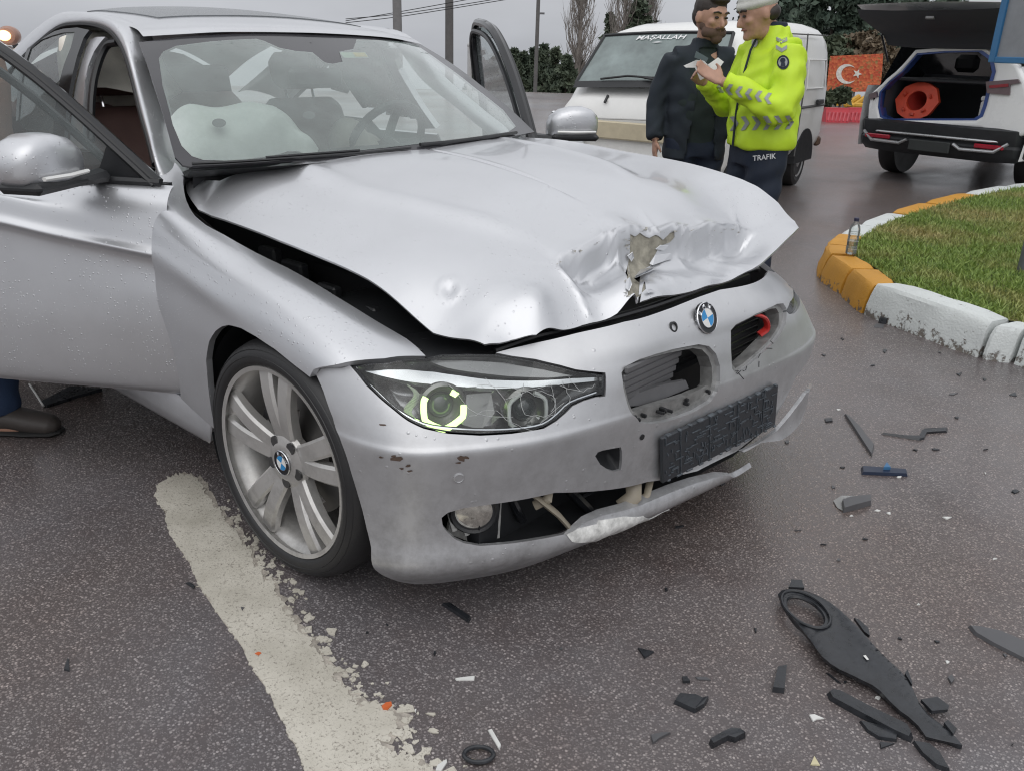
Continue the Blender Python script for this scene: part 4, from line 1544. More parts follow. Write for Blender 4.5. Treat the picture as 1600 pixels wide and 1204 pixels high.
# roof
_rf = [[tuple(S_wind.ev(np.array([.5 + .5 * t]), np.array([.955]))[0] + np.array([.004, 0, .006])) for t in (-1, -.8, -.5, 0, .5, .8, 1)],
       [tuple(S_wind.ev(np.array([.5 + .5 * t]), np.array([1.0]))[0] + np.array([-.03, 0, .016])) for t in (-1, -.8, -.5, 0, .5, .8, 1)]]
for x, zc, hw, zs in ((-1.2, 1.402, .577, 1.358), (-1.45, 1.425, .573, 1.374), (-1.7, 1.433, .568, 1.376), (-1.95, 1.422, .555, 1.318), (-2.2, 1.38, .54, 1.235), (-2.4, 1.31, .53, 1.14)):
    _rf.append([(x, hw * t, zc - (zc - zs) * abs(t) ** 2.2) for t in (-1, -.8, -.5, 0, .5, .8, 1)])
S_roof = Surf(_rf)
grid_obj('roof', S_roof, M_silver, car, 40, 30)
panel('sunroof', S_roof, [('u', .30, .2), ('u', .285, .35), ('u', .28, .5), ('u', .285, .65), ('u', .30, .8), ('u', .58, .82), ('u', .58, .18)], plain('sunroof_glass', (.16, .17, .18), .25, bmp=1.0, bscale=160), car, res=.03, flange=.01, off=.004)

# right pillar and roof rail
_out = [(250, 306, -.775), (242, 256, -.76), (232, 215, -.725), (222, 180, -.695), (211, 135, -.66), (200, 95, -.64), (188, 66, -.628), (172, 47, -.622), (150, 38, -.62), (120, 36, -.625), (90, 43, -.635), (50, 76, -.665), (12, 114, -.70), (-60, 185, -.76)]
_inn = [(284, 284, -.715), (262, 246, -.725), (254, 215, -.70), (246, 185, -.675), (233, 125, -.615), (219, 66, -.582), (211, 48, -.572), (195, 32, -.565), (170, 24, -.56), (130, 19, -.555), (98, 22, -.56), (58, 48, -.585), (18, 86, -.62), (-60, 150, -.68)]
_prow = []
for a, b in zip(_out, _inn):
    A_, B_ = at(a[0], a[1], y=a[2]), at(b[0], b[1], y=b[2])
    mid = (A_ + B_) / 2 + np.array([.008, -.022, .012])
    _prow.append([A_ + np.array([-.03, .04, -.005]), A_, mid, B_, B_ + np.array([-.02, .06, -.012])])
S_pil = Surf(_prow)
grid_obj('roof_pillar', S_pil, M_silver, car, 60, 16)
_pl = []
for row in _prow:
    _pl.append([(p[0], -p[1], p[2]) for p in row])
grid_obj('roof_pillar', Surf(_pl), M_silver, car, 60, 16)
mb = MB()
P3 = [np.array(r[1]) + np.array([-.008, .004, -.004]) for r in _prow[1:]]
mb.tube(cr(P3, 4), .010, 8)
P3 = [np.array(r[1]) + np.array([-.022, .028, -.012]) for r in _prow[1:]]
mb.tube(cr(P3, 4), .010, 8)
mb.build('door_seal', M_black, car)
mb = MB()
P3 = [np.array(r[1]) * np.array([1, -1, 1]) + np.array([-.008, -.004, -.004]) for r in _prow[1:]]
mb.tube(cr(P3, 4), .012, 8)
mb.build('door_seal', M_black, car)

# body side behind the open door
_sd = []
for x in (-2.8, -2.4, -2.0, -1.6, -1.3, -1.0, -.6):
    k = max(0, (-x - 1.7)) * .06
    _sd.append([(x, -.85, .22), (x, -.885, .40), (x, -.895, .60), (x, -.892, .76), (x, -.865 + k, .88), (x, -.815 + k, .955), (x, -.768 + k, 1.06), (x, -.712 + k, 1.19), (x, -.655 + k, 1.30), (x, -.62 + k, 1.36)])
S_side = Surf(_sd)
panel('rear_door', S_side, [('u', .22, .0), ('u', .22, .52), ('u', .74, .55), ('u', .74, 0)], M_silver, car, res=.04, flange=.01)
rdg = panel('rear_door_window', S_side, [(50, 74), (64, 64), (82, 57), (100, 52), (118, 51), (112, 75), (102, 100), (95, 125), (88, 165), (84, 215), (40, 205), (30, 190), (33, 150), (38, 112)], M_glassS, car, res=.03, flange=0)
panel('window_frame', S_side, [(46, 70), (64, 58), (82, 51), (100, 46), (122, 44), (141, 48), (132, 60), (122, 88), (112, 130), (106, 165), (102, 215), (84, 215), (88, 165), (95, 125), (102, 100), (112, 75), (118, 51), (100, 52), (82, 57), (64, 64), (50, 74), (38, 112), (33, 150), (30, 190), (26, 190), (28, 150), (33, 112)], M_gloss, rdg, res=.02, flange=.012, off=.003)
panel('quarter_window', S_side, [(13, 124), (40, 80), (34, 112), (28, 150), (20, 160), (5, 150)], M_glassS, car, res=.03, flange=0, off=-.002)
panel('center_pillar', S_side, [(135, 58), (145, 54), (158, 54), (148, 66), (140, 78), (131, 100), (126, 125), (123, 160), (123, 230), (102, 230), (104, 190), (108, 150), (113, 125), (121, 95), (128, 72)], M_silver, car, res=.02, flange=.03, off=-.014)
mb = MB()
mb.tube(cr([S_side.p3(x, y, -.03) for x, y in ((170, 58), (155, 62), (145, 78), (136, 105), (131, 130), (128, 165), (128, 215))], 4), .012, 8)
mb.build('door_seal', M_black, car)
# the far side has the same door, glass and pillar
for src in [o for o in list(car.children) if o.name.split('.')[0] in ('rear_door', 'rear_door_window', 'quarter_window', 'center_pillar')]:
    for q_ in [src] + list(src.children):
        me_ = q_.data.copy()
        me_.transform(Matrix.Scale(-1, 4, (0, 1, 0)))
        me_.flip_normals()
        c_ = bpy.data.objects.new(q_.name.split('.')[0], me_)
        COL.objects.link(c_)
        c_.parent = car if q_ is src else top_
        if q_ is src:
            top_ = c_
# hidden rest of the body so that it stands as a whole car
for sgn in (-1, 1):
    mb = MB()
    mb.loft([[(x, sgn * abs(y) * (1 if x > -2.9 else .97), z) for y, z in ((.82, .22), (.885, .45), (.89, .70), (.84, .90), (.74, .99))] for x in (-2.0 if sgn < 0 else -1.55, -2.62, -3.0, -3.35)] + [[(-3.55, sgn * y * .93, z) for y, z in ((.78, .25), (.85, .45), (.86, .70), (.80, .92), (.70, .98))]], False, False)
    mb.build('rear_fender', M_silver, car)
mb = MB()
mb.loft([[(-2.62, y, 1.0 + .02 * (1 - abs(y))) for y in (-.72, 0, .72)], [(-3.1, y, 1.03) for y in (-.70, 0, .70)], [(-3.55, y, 1.0) for y in (-.66, 0, .66)], [(-3.6, y, .3) for y in (-.74, 0, .74)]], False, False)
mb.build('boot_lid', M_silver, car)
mb = MB()
mb.loft([[(-2.40, y, 1.30 - .6 * abs(y) ** 2) for y in (-.5, -.3, 0, .3, .5)], [(-2.95, y, 1.02) for y in (-.62, -.3, 0, .3, .62)]], False, False)
mb.build('rear_window', plain('rear_glass', (.03, .035, .04), .1), car)

# ---- cabin
mb = MB()
mb.add([(-.55, -.80, .30), (-2.6, -.80, .30), (-2.6, .80, .30), (-.55, .80, .30)], [(0, 1, 2, 3)])
mb.add([(-2.45, -.66, .3), (-2.45, .66, .3), (-2.35, .5, 1.2), (-2.35, -.5, 1.2)], [(0, 1, 2, 3)])
mb.add([(-.60, -.72, .3), (-.60, .72, .3), (-.62, .70, .97), (-.62, -.70, .97)], [(0, 1, 2, 3)])
mb.add([(-1.15, -.5, 1.31), (-1.8, -.45, 1.30), (-1.8, .45, 1.30), (-1.15, .5, 1.31)], [(0, 1, 2, 3)])
mb.build('cabin_lining', M_trim, car, smooth=False)
mb = MB()
for z in (.45,):
    mb.loft([[(-.60, -.72, .955), (-.52, 0, .975), (-.60, .72, .955)], [(-.80, -.74, .965), (-.74, 0, .985), (-.80, .74, .965)], [(-.96, -.74, .90), (-.92, 0, .92), (-.96, .74, .90)], [(-.98, -.74, .62), (-.96, 0, .62), (-.98, .74, .62)]], False, False)
mb.build('dashboard', M_trim, car)


def cushion(name, mat, parent, rings, voxel=.014, sm=6):
    mb = MB()
    mb.loft(rings, True, True)
    return remesh(mb, name, mat, parent, voxel, sm)


def seat(x, y, parent, backtilt=.30):
    mb = MB()
    A = np.array([[math.cos(backtilt), 0, math.sin(backtilt)], [0, 1, 0], [-math.sin(backtilt), 0, math.cos(backtilt)]])
    mb.box((x + .25, y, .52), (.52, .50, .16), bev=.05)
    o_ = np.array([x, y, .50])
    up = A[2]
    fr = A[0]
    for (h, w, th) in ((.16, .50, .15), (.30, .50, .15), (.42, .48, .14), (.52, .42, .12)):
        mb.box(o_ + up * h, (th, w, .2), (fr, [0, 1, 0], up), .05)
    for s in (-1, 1):
        mb.box(o_ + up * .28 + fr * .06 + np.array([0, s * .22, 0]), (.12, .10, .46), (fr, [0, 1, 0], up), .045)
        mb.box((x + .25, y + s * .22, .57), (.48, .10, .14), bev=.04)
    st = remesh(mb, 'seat', M_leather, parent, .016, 6)
    mb = MB()
    mb.box(o_ + up * .73 + fr * .01, (.10, .26, .16), (fr, [0, 1, 0], up), .04)
    hr = remesh(mb, 'headrest', M_leather, st, .012, 5)
    mb = MB()
    for s in (-1, 1):
        mb = MB()
        mb.tube([o_ + up * .58 + np.array([0, s * .07, 0]), o_ + up * .68 + np.array([0, s * .07, 0])], .006, 8)
        mb.build('headrest_post', M_chrome, st)
    return st, o_, up, fr


_hr = at(185, 110, y=-.40)
seat_r, so, sup, sfr = seat(-1.24, -.50, car, .28)
seat(-1.43, .40, car, .30)
mb = MB()
mb.box((-2.15, 0, .55), (.5, 1.2, .2), bev=.06)
mb.box((-2.38, 0, .80), (.2, 1.2, .55), bev=.08)
mb.build('rear_seat', M_leather, car)

# passenger airbag hanging out of the dashboard, driver's airbag, wheel, mirror
_abo = [(258, 178), (268, 168), (285, 162), (330, 160), (380, 158), (432, 159), (446, 167), (460, 180), (475, 195), (490, 210), (501, 222), (498, 231), (482, 233), (468, 226), (452, 224), (425, 232), (400, 237), (365, 243), (330, 247), (305, 245), (282, 232), (268, 208)]


def bag(dd, P):
    y, z = P[:, 1], P[:, 2]
    puff = .085 * (1 - np.exp(-dd / .055))
    return puff + .006 * np.sin(y * 33 + 5 * np.sin(z * 22)) * np.minimum(dd / .06, 1) + .004 * np.sin(z * 90 - y * 40)


_bn = []
for u_ in np.linspace(0, 1, 7):
    vv = np.linspace(0, 1, 7)
    P_ = S_wind.ev(np.full(7, u_), vv)
    N_ = S_wind.nrm(np.full(7, u_), vv)
    N_[N_[:, 2] < 0] *= -1
    _bn.append([tuple(q) for q in P_ - N_ * .10])
S_bag = Surf(_bn)
ab = panel('passenger_airbag', S_bag, _abo, M_airbag, car, res=.012, flange=.06, off=-.03, depth=bag)
for vx, vy, vr in ((342, 218, 9), (477, 205, 8)):
    panel('airbag_vent', S_bag, [(vx + vr * 1.2 * math.cos(t), vy + vr * .75 * math.sin(t)) for t in np.linspace(0, 2 * math.pi, 14, endpoint=False)], M_greyplas, ab, res=.01, flange=0, off=.062)
sw_c = np.array([-1.05, .40, .94])
sw_n = np.array([-.88, 0, .47])
mb = MB()
ring = []
si = np.array([0, 1., 0])
su = np.cross(sw_n, si)
mb.tube([sw_c + .185 * (si * math.cos(t) + su * math.sin(t)) for t in np.linspace(0, 2 * math.pi, 33)], .016, 8, False)
for t in (0, math.pi, -math.pi / 2):
    mb.tube([sw_c, sw_c + .18 * (si * math.cos(t) + su * math.sin(t))], .018, 6)
mb.tube([sw_c, sw_c + np.array([.35, 0, -.15])], .04, 8)
swo = mb.build('steering_wheel', M_black, car)
mb = MB()
for dy, dz, r0 in ((-.16, .02, .09), (-.08, -.06, .11), (.02, -.10, .10), (-.20, -.08, .07)):
    mb.ball(sw_c + np.array([-.04, dy, dz]), (r0 * .7, r0, r0), 14, 10)
remesh(mb, 'driver_airbag', plain('used_airbag', (.55, .50, .44), .85, bmp=.3, bscale=40), car, .012, 6)
mb = MB()
mc = S_wind.p3(500, 92, -.07)
mb.box(mc, (.03, .22, .065), bev=.014)
mb.tube([mc, S_wind.p3(485, 66, -.01)], .012, 8)
mb.build('rear_view_mirror', M_black, car)


# ---- front doors, both ajar
def front_door(sgn, ang, hinge, parent, label, lift=0.0, fs=1.0):
    a = rad(ang)
    back = np.array([-math.cos(a), sgn * math.sin(a), 0])
    outn = np.array([math.sin(a), sgn * math.cos(a), 0])
    H_ = np.array([hinge[0], hinge[1], 0.0])

    def q(s, n, z):
        return H_ + back * s + outn * n + np.array([0, 0, z])
    net = []
    for s in (-.035, .0, .15, .3, .5, .7, .9, 1.12):
        cz = .768 + .062 * s / .45 * (1 if s < .5 else .5 / s * 1.05)
        net.append([q(s, n, z) for n, z in ((-.035, .345), (-.010, .375), (.0, .44), (.003, .55), (-.002, .64), (-.013, cz - .05), (-.010, cz - .016), (.002, cz), (-.010, cz + .022), (-.022, cz + .07), (-.038, .90), (-.062, .932), (-.085, .945))])
    S = Surf(net)
    o = grid_obj('front_door', S, M_silver, parent, 34, 60)
    if sgn > 0:
        o.data.flip_normals()
    o['label'] = label
    mb = MB()
    # edge, inner trim and top ledge
    ins = [q(s, n, z) for s, n, z in ((0, -.035, .345), (0, 0, .5), (0, -.005, .76), (0, -.04, .90), (0, -.085, .945), (0, -.14, .945), (0, -.13, .5), (0, -.10, .345))]
    ine = [p + back * 1.12 for p in ins]
    mb.add(ins, [tuple(range(8))])
    mb.add(ine, [tuple(range(8))])
    mb.add([ins[4], ins[5], ins[6], ins[7], ine[4], ine[5], ine[6], ine[7]], [(0, 1, 5, 4), (1, 2, 6, 5), (2, 3, 7, 6)])
    mb.add([ins[7], ins[0], ine[0], ine[7]], [(0, 1, 2, 3)])
    mb.build('door_trim', M_trim, o, smooth=False)
    # window frame: slanted front bar, top bar, rear bar, belt moulding
    path = [q(.02, -.10, .945), q(.12, -.108, 1.03), q(.25, -.122, 1.135), q(.37, -.138, 1.222), q(.50, -.155, 1.297), q(.64, -.168, 1.345), q(.82, -.178, 1.365), q(.98, -.178, 1.36), q(1.06, -.165, 1.28), q(1.09, -.13, 1.1), q(1.10, -.10, .95)]
    if fs != 1.0:
        path = [p + back * ((p - H_) @ back) * (fs - 1) + np.array([0, 0, lift * max(0, (p[2] - .945) / .4)]) for p in path]
    path = cr(path, 5)
    mb = MB()
    mb.tube(path, .021, 8, flat=.9)
    fr = mb.build('door_window_frame', M_gloss, o)
    mb = MB()
    mb.tube([p + outn * .022 - np.array([0, 0, .0]) for p in path], .008, 6)
    mb.tube([p + back * .05 - outn * .012 - np.array([0, 0, .04]) for p in path[4:-6]], .012, 6)
    mb.tube([q(s, -.082, .953) for s in (0.0, .3, .7, 1.1)], .011, 6)
    mb.build('frame_moulding', M_black, o)
    gl = [q(.05, -.105, .945)] + [p + back * .012 for p in path[3:-2]] + [q(1.08, -.10, .945)]
    mk('door_window', gl, [tuple(range(len(gl)))], M_glassS, o, False)
    mk('corner_trim', [q(.01, -.088, .95), q(.15, -.098, 1.055), q(.20, -.092, .95)], [(0, 1, 2)], M_black, o, False)
    # wing mirror
    mb = MB()
    b0 = q(.17, -.07, .965)
    c0 = q(.195, .10, 1.005)
    mb.tube([b0, q(.18, -.01, .962), q(.19, .06, .968)], [.035, .028, .03], 8, flat=.6)
    mb.box(q(.205, .115, .968), (.12, .21, .03), (back, outn, [0, 0, 1]), .012)
    mb.build('mirror_foot', M_black, o)
    mb = MB()
    rings = []
    for n, rs, rz, cz_, cs in ((.0, .030, .030, 1.000, .205), (.012, .048, .047, 1.008, .205), (.05, .060, .060, 1.020, .207), (.10, .066, .067, 1.026, .208), (.15, .066, .066, 1.028, .210), (.19, .060, .058, 1.024, .213), (.215, .046, .042, 1.018, .217), (.225, .022, .020, 1.012, .222)):
        rings.append([q(cs + rs * math.copysign(abs(math.cos(t)) ** .6, math.cos(t)), n, cz_ + rz * math.copysign(abs(math.sin(t)) ** .6, math.sin(t))) for t in np.linspace(0, 2 * math.pi, 28, endpoint=False)])
    mb.loft(rings, True, True)
    mb.build('mirror_cap', M_silver, o, angle=70)
    mb = MB()
    mb.box(q(.262, .12, 1.02), (.012, .18, .10), (back, outn, [0, 0, 1]), .006)
    mb.build('mirror_glass', M_chrome, o)
    mb = MB()
    mb.tube([q(.138, .03, .992), q(.130, .11, .992), (q(.142, .20, .993))], .007, 6, flat=.8)
    mb.build('turn_signal', M_white, o)
    mb = MB()
    hp = [q(.86, .012, .80), q(.90, .045, .805), q(1.0, .045, .81), q(1.05, .012, .81)]
    mb.tube(cr(hp, 4), .013, 8)
    mb.build('handle', M_silver, o)
    return o, q


d_r, dq = front_door(-1, 33, (-.535, -.886), car, 'wide open right front door with wing mirror')
d_l, dql = front_door(1, 38, (-.535, .886), car, 'left front door standing ajar', .06, 1.15)


# ------------------------------------------------------------------ traffic island: kerb stones, grass, bottle, sign
M_kw = plain('kerb_white', (0.62, 0.64, 0.62), 0.7, var=.15, vscale=30, bmp=.5, bscale=70)
M_ky = plain('kerb_yellow', (0.58, 0.30, 0.045), 0.65, var=.22, vscale=25, bmp=.5, bscale=70)


def worn(name, col, under, amt=.62):
    m_, nt, b = new_mat(name)
    p = wpos(nt)
    n = noise(nt, p, 22, 8, .72)
    sp = node(nt, 'SeparateXYZ')
    nt.links.new(p, sp.inputs[0])
    lowz = mrange(nt, sp.outputs['Z'], 0.0, .09, .17, 0.0)
    f = mrange(nt, math_(nt, 'ADD', n, lowz), amt, amt + .06, 0, 1)
    c = mixc(nt, f, mixc(nt, mrange(nt, noise(nt, p, 5, 4), .3, .7, 0, 1), tuple(q * .86 for q in col), col), under)
    nt.links.new(c, b.inputs['Base Color'])
    b.inputs['Roughness'].default_value = .6
    bump(nt, b, math_(nt, 'SUBTRACT', noise(nt, p, 90, 4), f), .6, .006)
    return m_


M_kw = worn('kerb_white_worn', (.66, .69, .68), (.17, .15, .13))
M_ky = worn('kerb_yellow_worn', (.62, .30, .035), (.15, .12, .10), .66)
_ke = [(1.75, 2.17), (1.03, 2.47)] + [tuple(at(x, y, z=.18)[:2]) for x, y in ((1548, 503), (1362, 441), (1327, 414), (1293, 393))] + [(-.385, 3.62), tuple(at(1312, 362, z=.18)[:2]), (-.52, 4.55), tuple(at(1390, 328, z=.18)[:2]), (-.50, 6.0), (-.42, 6.9), (-.28, 7.8), (.05, 8.8), (.6, 9.6)]
_kin = []
for i, p in enumerate(_ke):
    a, b = np.array(_ke[max(i - 1, 0)]), np.array(_ke[min(i + 1, len(_ke) - 1)])
    t = (b - a) / np.linalg.norm(b - a)
    _kin.append(np.array([t[1], -t[0]]))
# inward is to the right of the path when walking from the near end round the tip


def kerb_stone(p0, p1, n0, n1, mat, label, seed):
    rr = random.Random(seed)
    p0, p1, n0, n1 = map(np.array, (p0, p1, n0, n1))
    d = (p1 - p0) / np.linalg.norm(p1 - p0)
    p0, p1 = p0 + d * .012, p1 - d * .012
    rings = []
    hh = .178 + rr.uniform(-.012, .008)
    for k in range(7):
        t = k / 6
        c = p0 + (p1 - p0) * t
        n = n0 + (n1 - n0) * t
        n = n / np.linalg.norm(n)
        e = .012 if k in (0, 6) else 0.0
        j = lambda: rr.uniform(-.004, .004)
        prof = [(-.035 + e, 0.0), (-.028 + e + j(), .05), (-.012 + e + j(), .115), (.0 + e + j(), hh - .020 - e), (.014 + e, hh - .004 - e), (.03, hh + j() * .5 - e), (.15, hh + j() * .5 - e), (.165, hh - .01 - e), (.17, 0.0)]
        rings.append([np.array([c[0] + n[0] * q, c[1] + n[1] * q, z]) for q, z in prof])
    mb = MB()
    mb.loft(rings, True, True)
    o = mb.build('kerb_stone', mat, None, angle=28)
    tag(o, label, 'kerb stone', 'painted kerb stones round the traffic island')
    return o


_kl = [('w', 'white kerb stone at the right edge, nearest the debris'), ('w', 'white kerb stone beside the long one, broken at its joint'), ('w', 'long white kerb stone with a small weed at its end'), ('y', 'bright yellow kerb stone next to the long white one'), ('y', 'cracked yellow kerb stone under the water bottle'), ('y', 'yellow kerb stone at the rounded tip of the island'), ('y', 'small yellow kerb stone just behind the bottle'), ('w', 'white kerb stone on the far side of the island tip'), ('w', 'second white kerb stone along the far side of the grass'), ('y', 'first yellow kerb stone along the far side of the grass'), ('y', 'second yellow kerb stone on the far side of the grass'), ('w', 'white kerb stone on the far curve near the parked SUV'), ('w', 'farthest white kerb stone behind the grass'), ('y', 'yellow kerb stone farthest round the island')]
for i, (c_, lb) in enumerate(_kl):
    kerb_stone(_ke[i], _ke[i + 1], _kin[i], _kin[i + 1], M_kw if c_ == 'w' else M_ky, lb, i)

_isl = [np.array(p) + n * .16 for p, n in zip(_ke, _kin)] + [np.array([3.5, 10.5]), np.array([6.0, 7.0]), np.array([5.0, 2.5]), np.array([2.6, 1.9])]


def soil_mat():
    m_, nt, b = new_mat('grass_soil')
    p = wpos(nt)
    n = noise(nt, p, 1.3, 5, .65)
    n2 = noise(nt, p, 60, 4, .7)
    c = mixc(nt, mrange(nt, n, .42, .62, 0, 1), (.06, .11, .02), (.17, .15, .05))
    c = mixc(nt, mrange(nt, n2, .4, .7, 0, .6), c, (.02, .03, .01))
    nt.links.new(c, b.inputs['Base Color'])
    b.inputs['Roughness'].default_value = .9
    bump(nt, b, n2, .6, .02)
    return m_


def grass_mat():
    m_, nt, b = new_mat('grass_blades')
    p = wpos(nt)
    n = noise(nt, p, 1.1, 4, .6)
    n2 = noise(nt, p, 35, 2)
    c = mixc(nt, mrange(nt, n2, .3, .7, 0, 1), (.12, .20, .034), (.27, .36, .08))
    c = mixc(nt, mrange(nt, n, .46, .64, 0, .9), c, (.36, .30, .12))
    nt.links.new(c, b.inputs['Base Color'])
    b.inputs['Roughness'].default_value = .55
    return m_


V2 = [Vector(p) for p in _isl]
rc = geometry.delaunay_2d_cdt(V2, [(i, (i + 1) % len(V2)) for i in range(len(V2))], [], 1, 1e-6)
isl = mk('grass_soil', [(v.x, v.y, .165) for v in rc[0]], [tuple(f) for f in rc[2]], soil_mat(), None, False)
tag(isl, kind='structure')


def blades(name, n, region, zf, hmin, hmax, wd, mat, label):
    pts = []
    poly = np.array([tuple(p) for p in region])
    lo, hi = poly.min(0), poly.max(0)
    while len(pts) < n:
        q = lo + rng.random((n, 2)) * (hi - lo)
        dist = np.hypot(q[:, 0] - CP[0], q[:, 1] - CP[1])
        keep = inside(q, poly) & (rng.random(n) < np.clip(5.5 / dist, .25, 1) ** 1.6)
        pxy, _ = pix(np.concatenate([q, np.full((n, 1), .17)], 1))
        keep &= (pxy[:, 0] < 1720)
        pts.extend(q[keep].tolist())
    q = np.array(pts[:n])
    a = rng.random(n) * 6.283
    h = hmin + (hmax - hmin) * rng.random(n) ** 1.5
    lean = rng.normal(0, .55, (n, 2)) * h[:, None]
    w = wd * (.6 + .8 * rng.random(n))
    z0 = np.full(n, zf)
    ca, sa = np.cos(a), np.sin(a)
    V = np.empty((n, 5, 3))
    V[:, 0] = np.stack([q[:, 0] - ca * w, q[:, 1] - sa * w, z0], 1)
    V[:, 1] = np.stack([q[:, 0] + ca * w, q[:, 1] + sa * w, z0], 1)
    V[:, 2] = np.stack([q[:, 0] + lean[:, 0] * .4 + ca * w * .7, q[:, 1] + lean[:, 1] * .4 + sa * w * .7, z0 + h * .6], 1)
    V[:, 3] = np.stack([q[:, 0] + lean[:, 0] * .4 - ca * w * .7, q[:, 1] + lean[:, 1] * .4 - sa * w * .7, z0 + h * .6], 1)
    V[:, 4] = np.stack([q[:, 0] + lean[:, 0], q[:, 1] + lean[:, 1], z0 + h], 1)
    me = bpy.data.meshes.new(name)
    k = np.arange(n) * 5
    quads = np.stack([k, k + 1, k + 2, k + 3], 1)
    tris = np.stack([k + 3, k + 2, k + 4], 1)
    faces = [tuple(f) for f in quads.tolist()] + [tuple(f) for f in tris.tolist()]
    me.from_pydata(V.reshape(-1, 3).tolist(), [], faces)
    me.materials.append(mat)
    o = bpy.data.objects.new(name, me)
    COL.objects.link(o)
    return tag(o, label, None, None, 'stuff')


blades('grass', 42000, _isl, .162, .012, .045, .0035, grass_mat(), 'short patchy green grass on the traffic island')

# bottle of water on the yellow kerb
bp = at(1329, 397, z=.182)
bt = empty('water_bottle', tuple(bp))
tag(bt, 'clear plastic water bottle with dark cap standing on the yellow kerb', 'bottle')
mb = MB()
mb.lathe([(.004, 0), (.028, .0), (.033, .006), (.033, .05), (.031, .055), (.033, .06), (.033, .105), (.031, .11), (.033, .115), (.033, .15), (.028, .175), (.014, .198), (.0135, .212)], (0, 0, 0), (0, 0, 1), 24)
mb.build('bottle_body', glassy('bottle_plastic', (.93, .95, .95), .08, (.7, .72, .72), 1.4), bt)
mb = MB()
mb.lathe([(.002, .004), (.031, .004), (.0315, .085), (.002, .085)], (0, 0, 0), (0, 0, 1), 20)
mb.build('water', glassy('bottle_water', (.80, .84, .84), .10, (.6, .62, .62), 1.2), bt)
mb = MB()
mb.lathe([(.0155, .205), (.0155, .222), (.013, .225)], (0, 0, 0), (0, 0, 1), 18)
mb.build('cap', plain('bottle_cap', (.03, .03, .07), .4), bt)
mb = MB()
for z in (.03, .08, .13):
    mb.lathe([(.0335, z), (.0345, z + .003), (.0335, z + .006)], (0, 0, 0), (0, 0, 1), 24)
mb.f = [f for f in mb.f if len(f) == 4]
mb.build('moulded_ring', glassy('bottle_ring', (.8, .82, .82), .2, (.8, .8, .8), 1.5), bt)
# weed at the kerb joint
wp = at(1386, 494, z=0)
wd_ = empty('weed', tuple(wp))
tag(wd_, 'small dark green weed growing from the foot of the white kerb', 'weed')
mb = MB()
mb.tube([(0, 0, 0), (-.01, -.01, .05)], .003, 5)
mb.build('stem', plain('weed_stem', (.05, .06, .02), .7), wd_)
for i in range(8):
    a = i * .785 + .3
    mb = MB()
    dx, dz = math.cos(a) * .035, math.sin(a) * .035
    rt = np.array([CR[0], CR[1], 0])
    c0 = np.array([-.01, -.01, .055])
    e = c0 + rt * dx + np.array([0, 0, dz]) - np.array([CFW[0], CFW[1], 0]) * .012
    sd = (rt * -dz + np.array([0, 0, dx])) * .28
    mb.add([c0, (c0 + e) / 2 + sd, e, (c0 + e) / 2 - sd], [(0, 1, 2, 3)])
    mb.build('leaf', plain('weed_leaf', (.045, .065, .03), .6), wd_, smooth=False)

# sign seen from behind on the grass
sp_ = at(1597, 424, z=.165)
sg = empty('road_sign', tuple(sp_))
tag(sg, 'grey backed road sign with blue frame on a post in the grass', 'sign')
mb = MB()
mb.tube([(0, 0, -.05), (0, 0, 2.6)], .03, 12)
mb.tube([(.55, -.35, -.05), (.55, -.35, 2.6)], .03, 12)
mb.build('post', plain('galvanised_post', (.16, .17, .19), .45, .5), sg)
sgn_u = np.array([.84, -.54, 0])
sgn_n = np.array([-.54, -.84, 0])
dsp = np.linalg.norm(sp_ - CP)
lc = at(1540, 92, d=float((sp_ - CP) @ CFW)) - sp_
z0 = lc[2]
x0 = float(lc[:2] @ sgn_u[:2])
mb = MB()
mb.box(sgn_u * (x0 + .45) + sgn_n * .055 + np.array([0, 0, z0 + .6]), (.86, .02, 1.18), (sgn_u, sgn_n, [0, 0, 1]))
mb.build('board', plain('sign_back', (.25, .26, .28), .5, .2), sg)
mb = MB()
for (cx_, cz_, w_, h_) in ((x0 + .01, .6, .045, 1.24), (x0 + .89, .6, .045, 1.24)):
    mb.box(sgn_u * cx_ + sgn_n * .057 + np.array([0, 0, z0 + cz_]), (w_, .05, h_), (sgn_u, sgn_n, [0, 0, 1]), .004)
for cz_ in (-.005, 1.2):
    mb.box(sgn_u * (x0 + .45) + sgn_n * .057 + np.array([0, 0, z0 + cz_]), (.835, .046, .035), (sgn_u, sgn_n, [0, 0, 1]), .004)
mb.build('frame', plain('sign_blue', (.03, .14, .30), .4), sg)


# ------------------------------------------------------------------ debris on the road
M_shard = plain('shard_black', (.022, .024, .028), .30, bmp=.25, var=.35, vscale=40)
M_shardg = plain('shard_grey', (.085, .085, .09), .4)
M_shardw = plain('shard_white', (.62, .62, .60), .45)
M_shardo = plain('shard_orange', (.55, .12, .03), .35)


def debris(name, poly, mat, label, cat, group=None, h=.006, lift=.0, tilt=.0, seed=0):
    rr = random.Random(seed)
    P = [at(px, py, z=0)[:2] for px, py in poly]
    c = np.mean(P, 0)
    o = empty(name, (c[0], c[1], 0)) if False else None
    base = [np.array([p[0] - c[0], p[1] - c[1], 0.0]) for p in P]
    tx, ty = rr.uniform(-1, 1) * tilt, rr.uniform(-1, 1) * tilt
    bot = [b + np.array([0, 0, max(0.0, lift + b[0] * tx + b[1] * ty) + .0005]) for b in base]
    top = [b * np.array([.93, .93, 1]) + np.array([0, 0, h * rr.uniform(.8, 1.1)]) for b in bot]
    n = len(P)
    mb = MB()
    mb.add(bot + top, [tuple(range(n))[::-1], tuple(range(n, 2 * n))] + [(i, (i + 1) % n, n + (i + 1) % n, n + i) for i in range(n)])
    ob = mb.build(name, mat, None, smooth=False)
    ob.location = (c[0], c[1], 0)
    tag(ob, label, cat, group)
    return ob


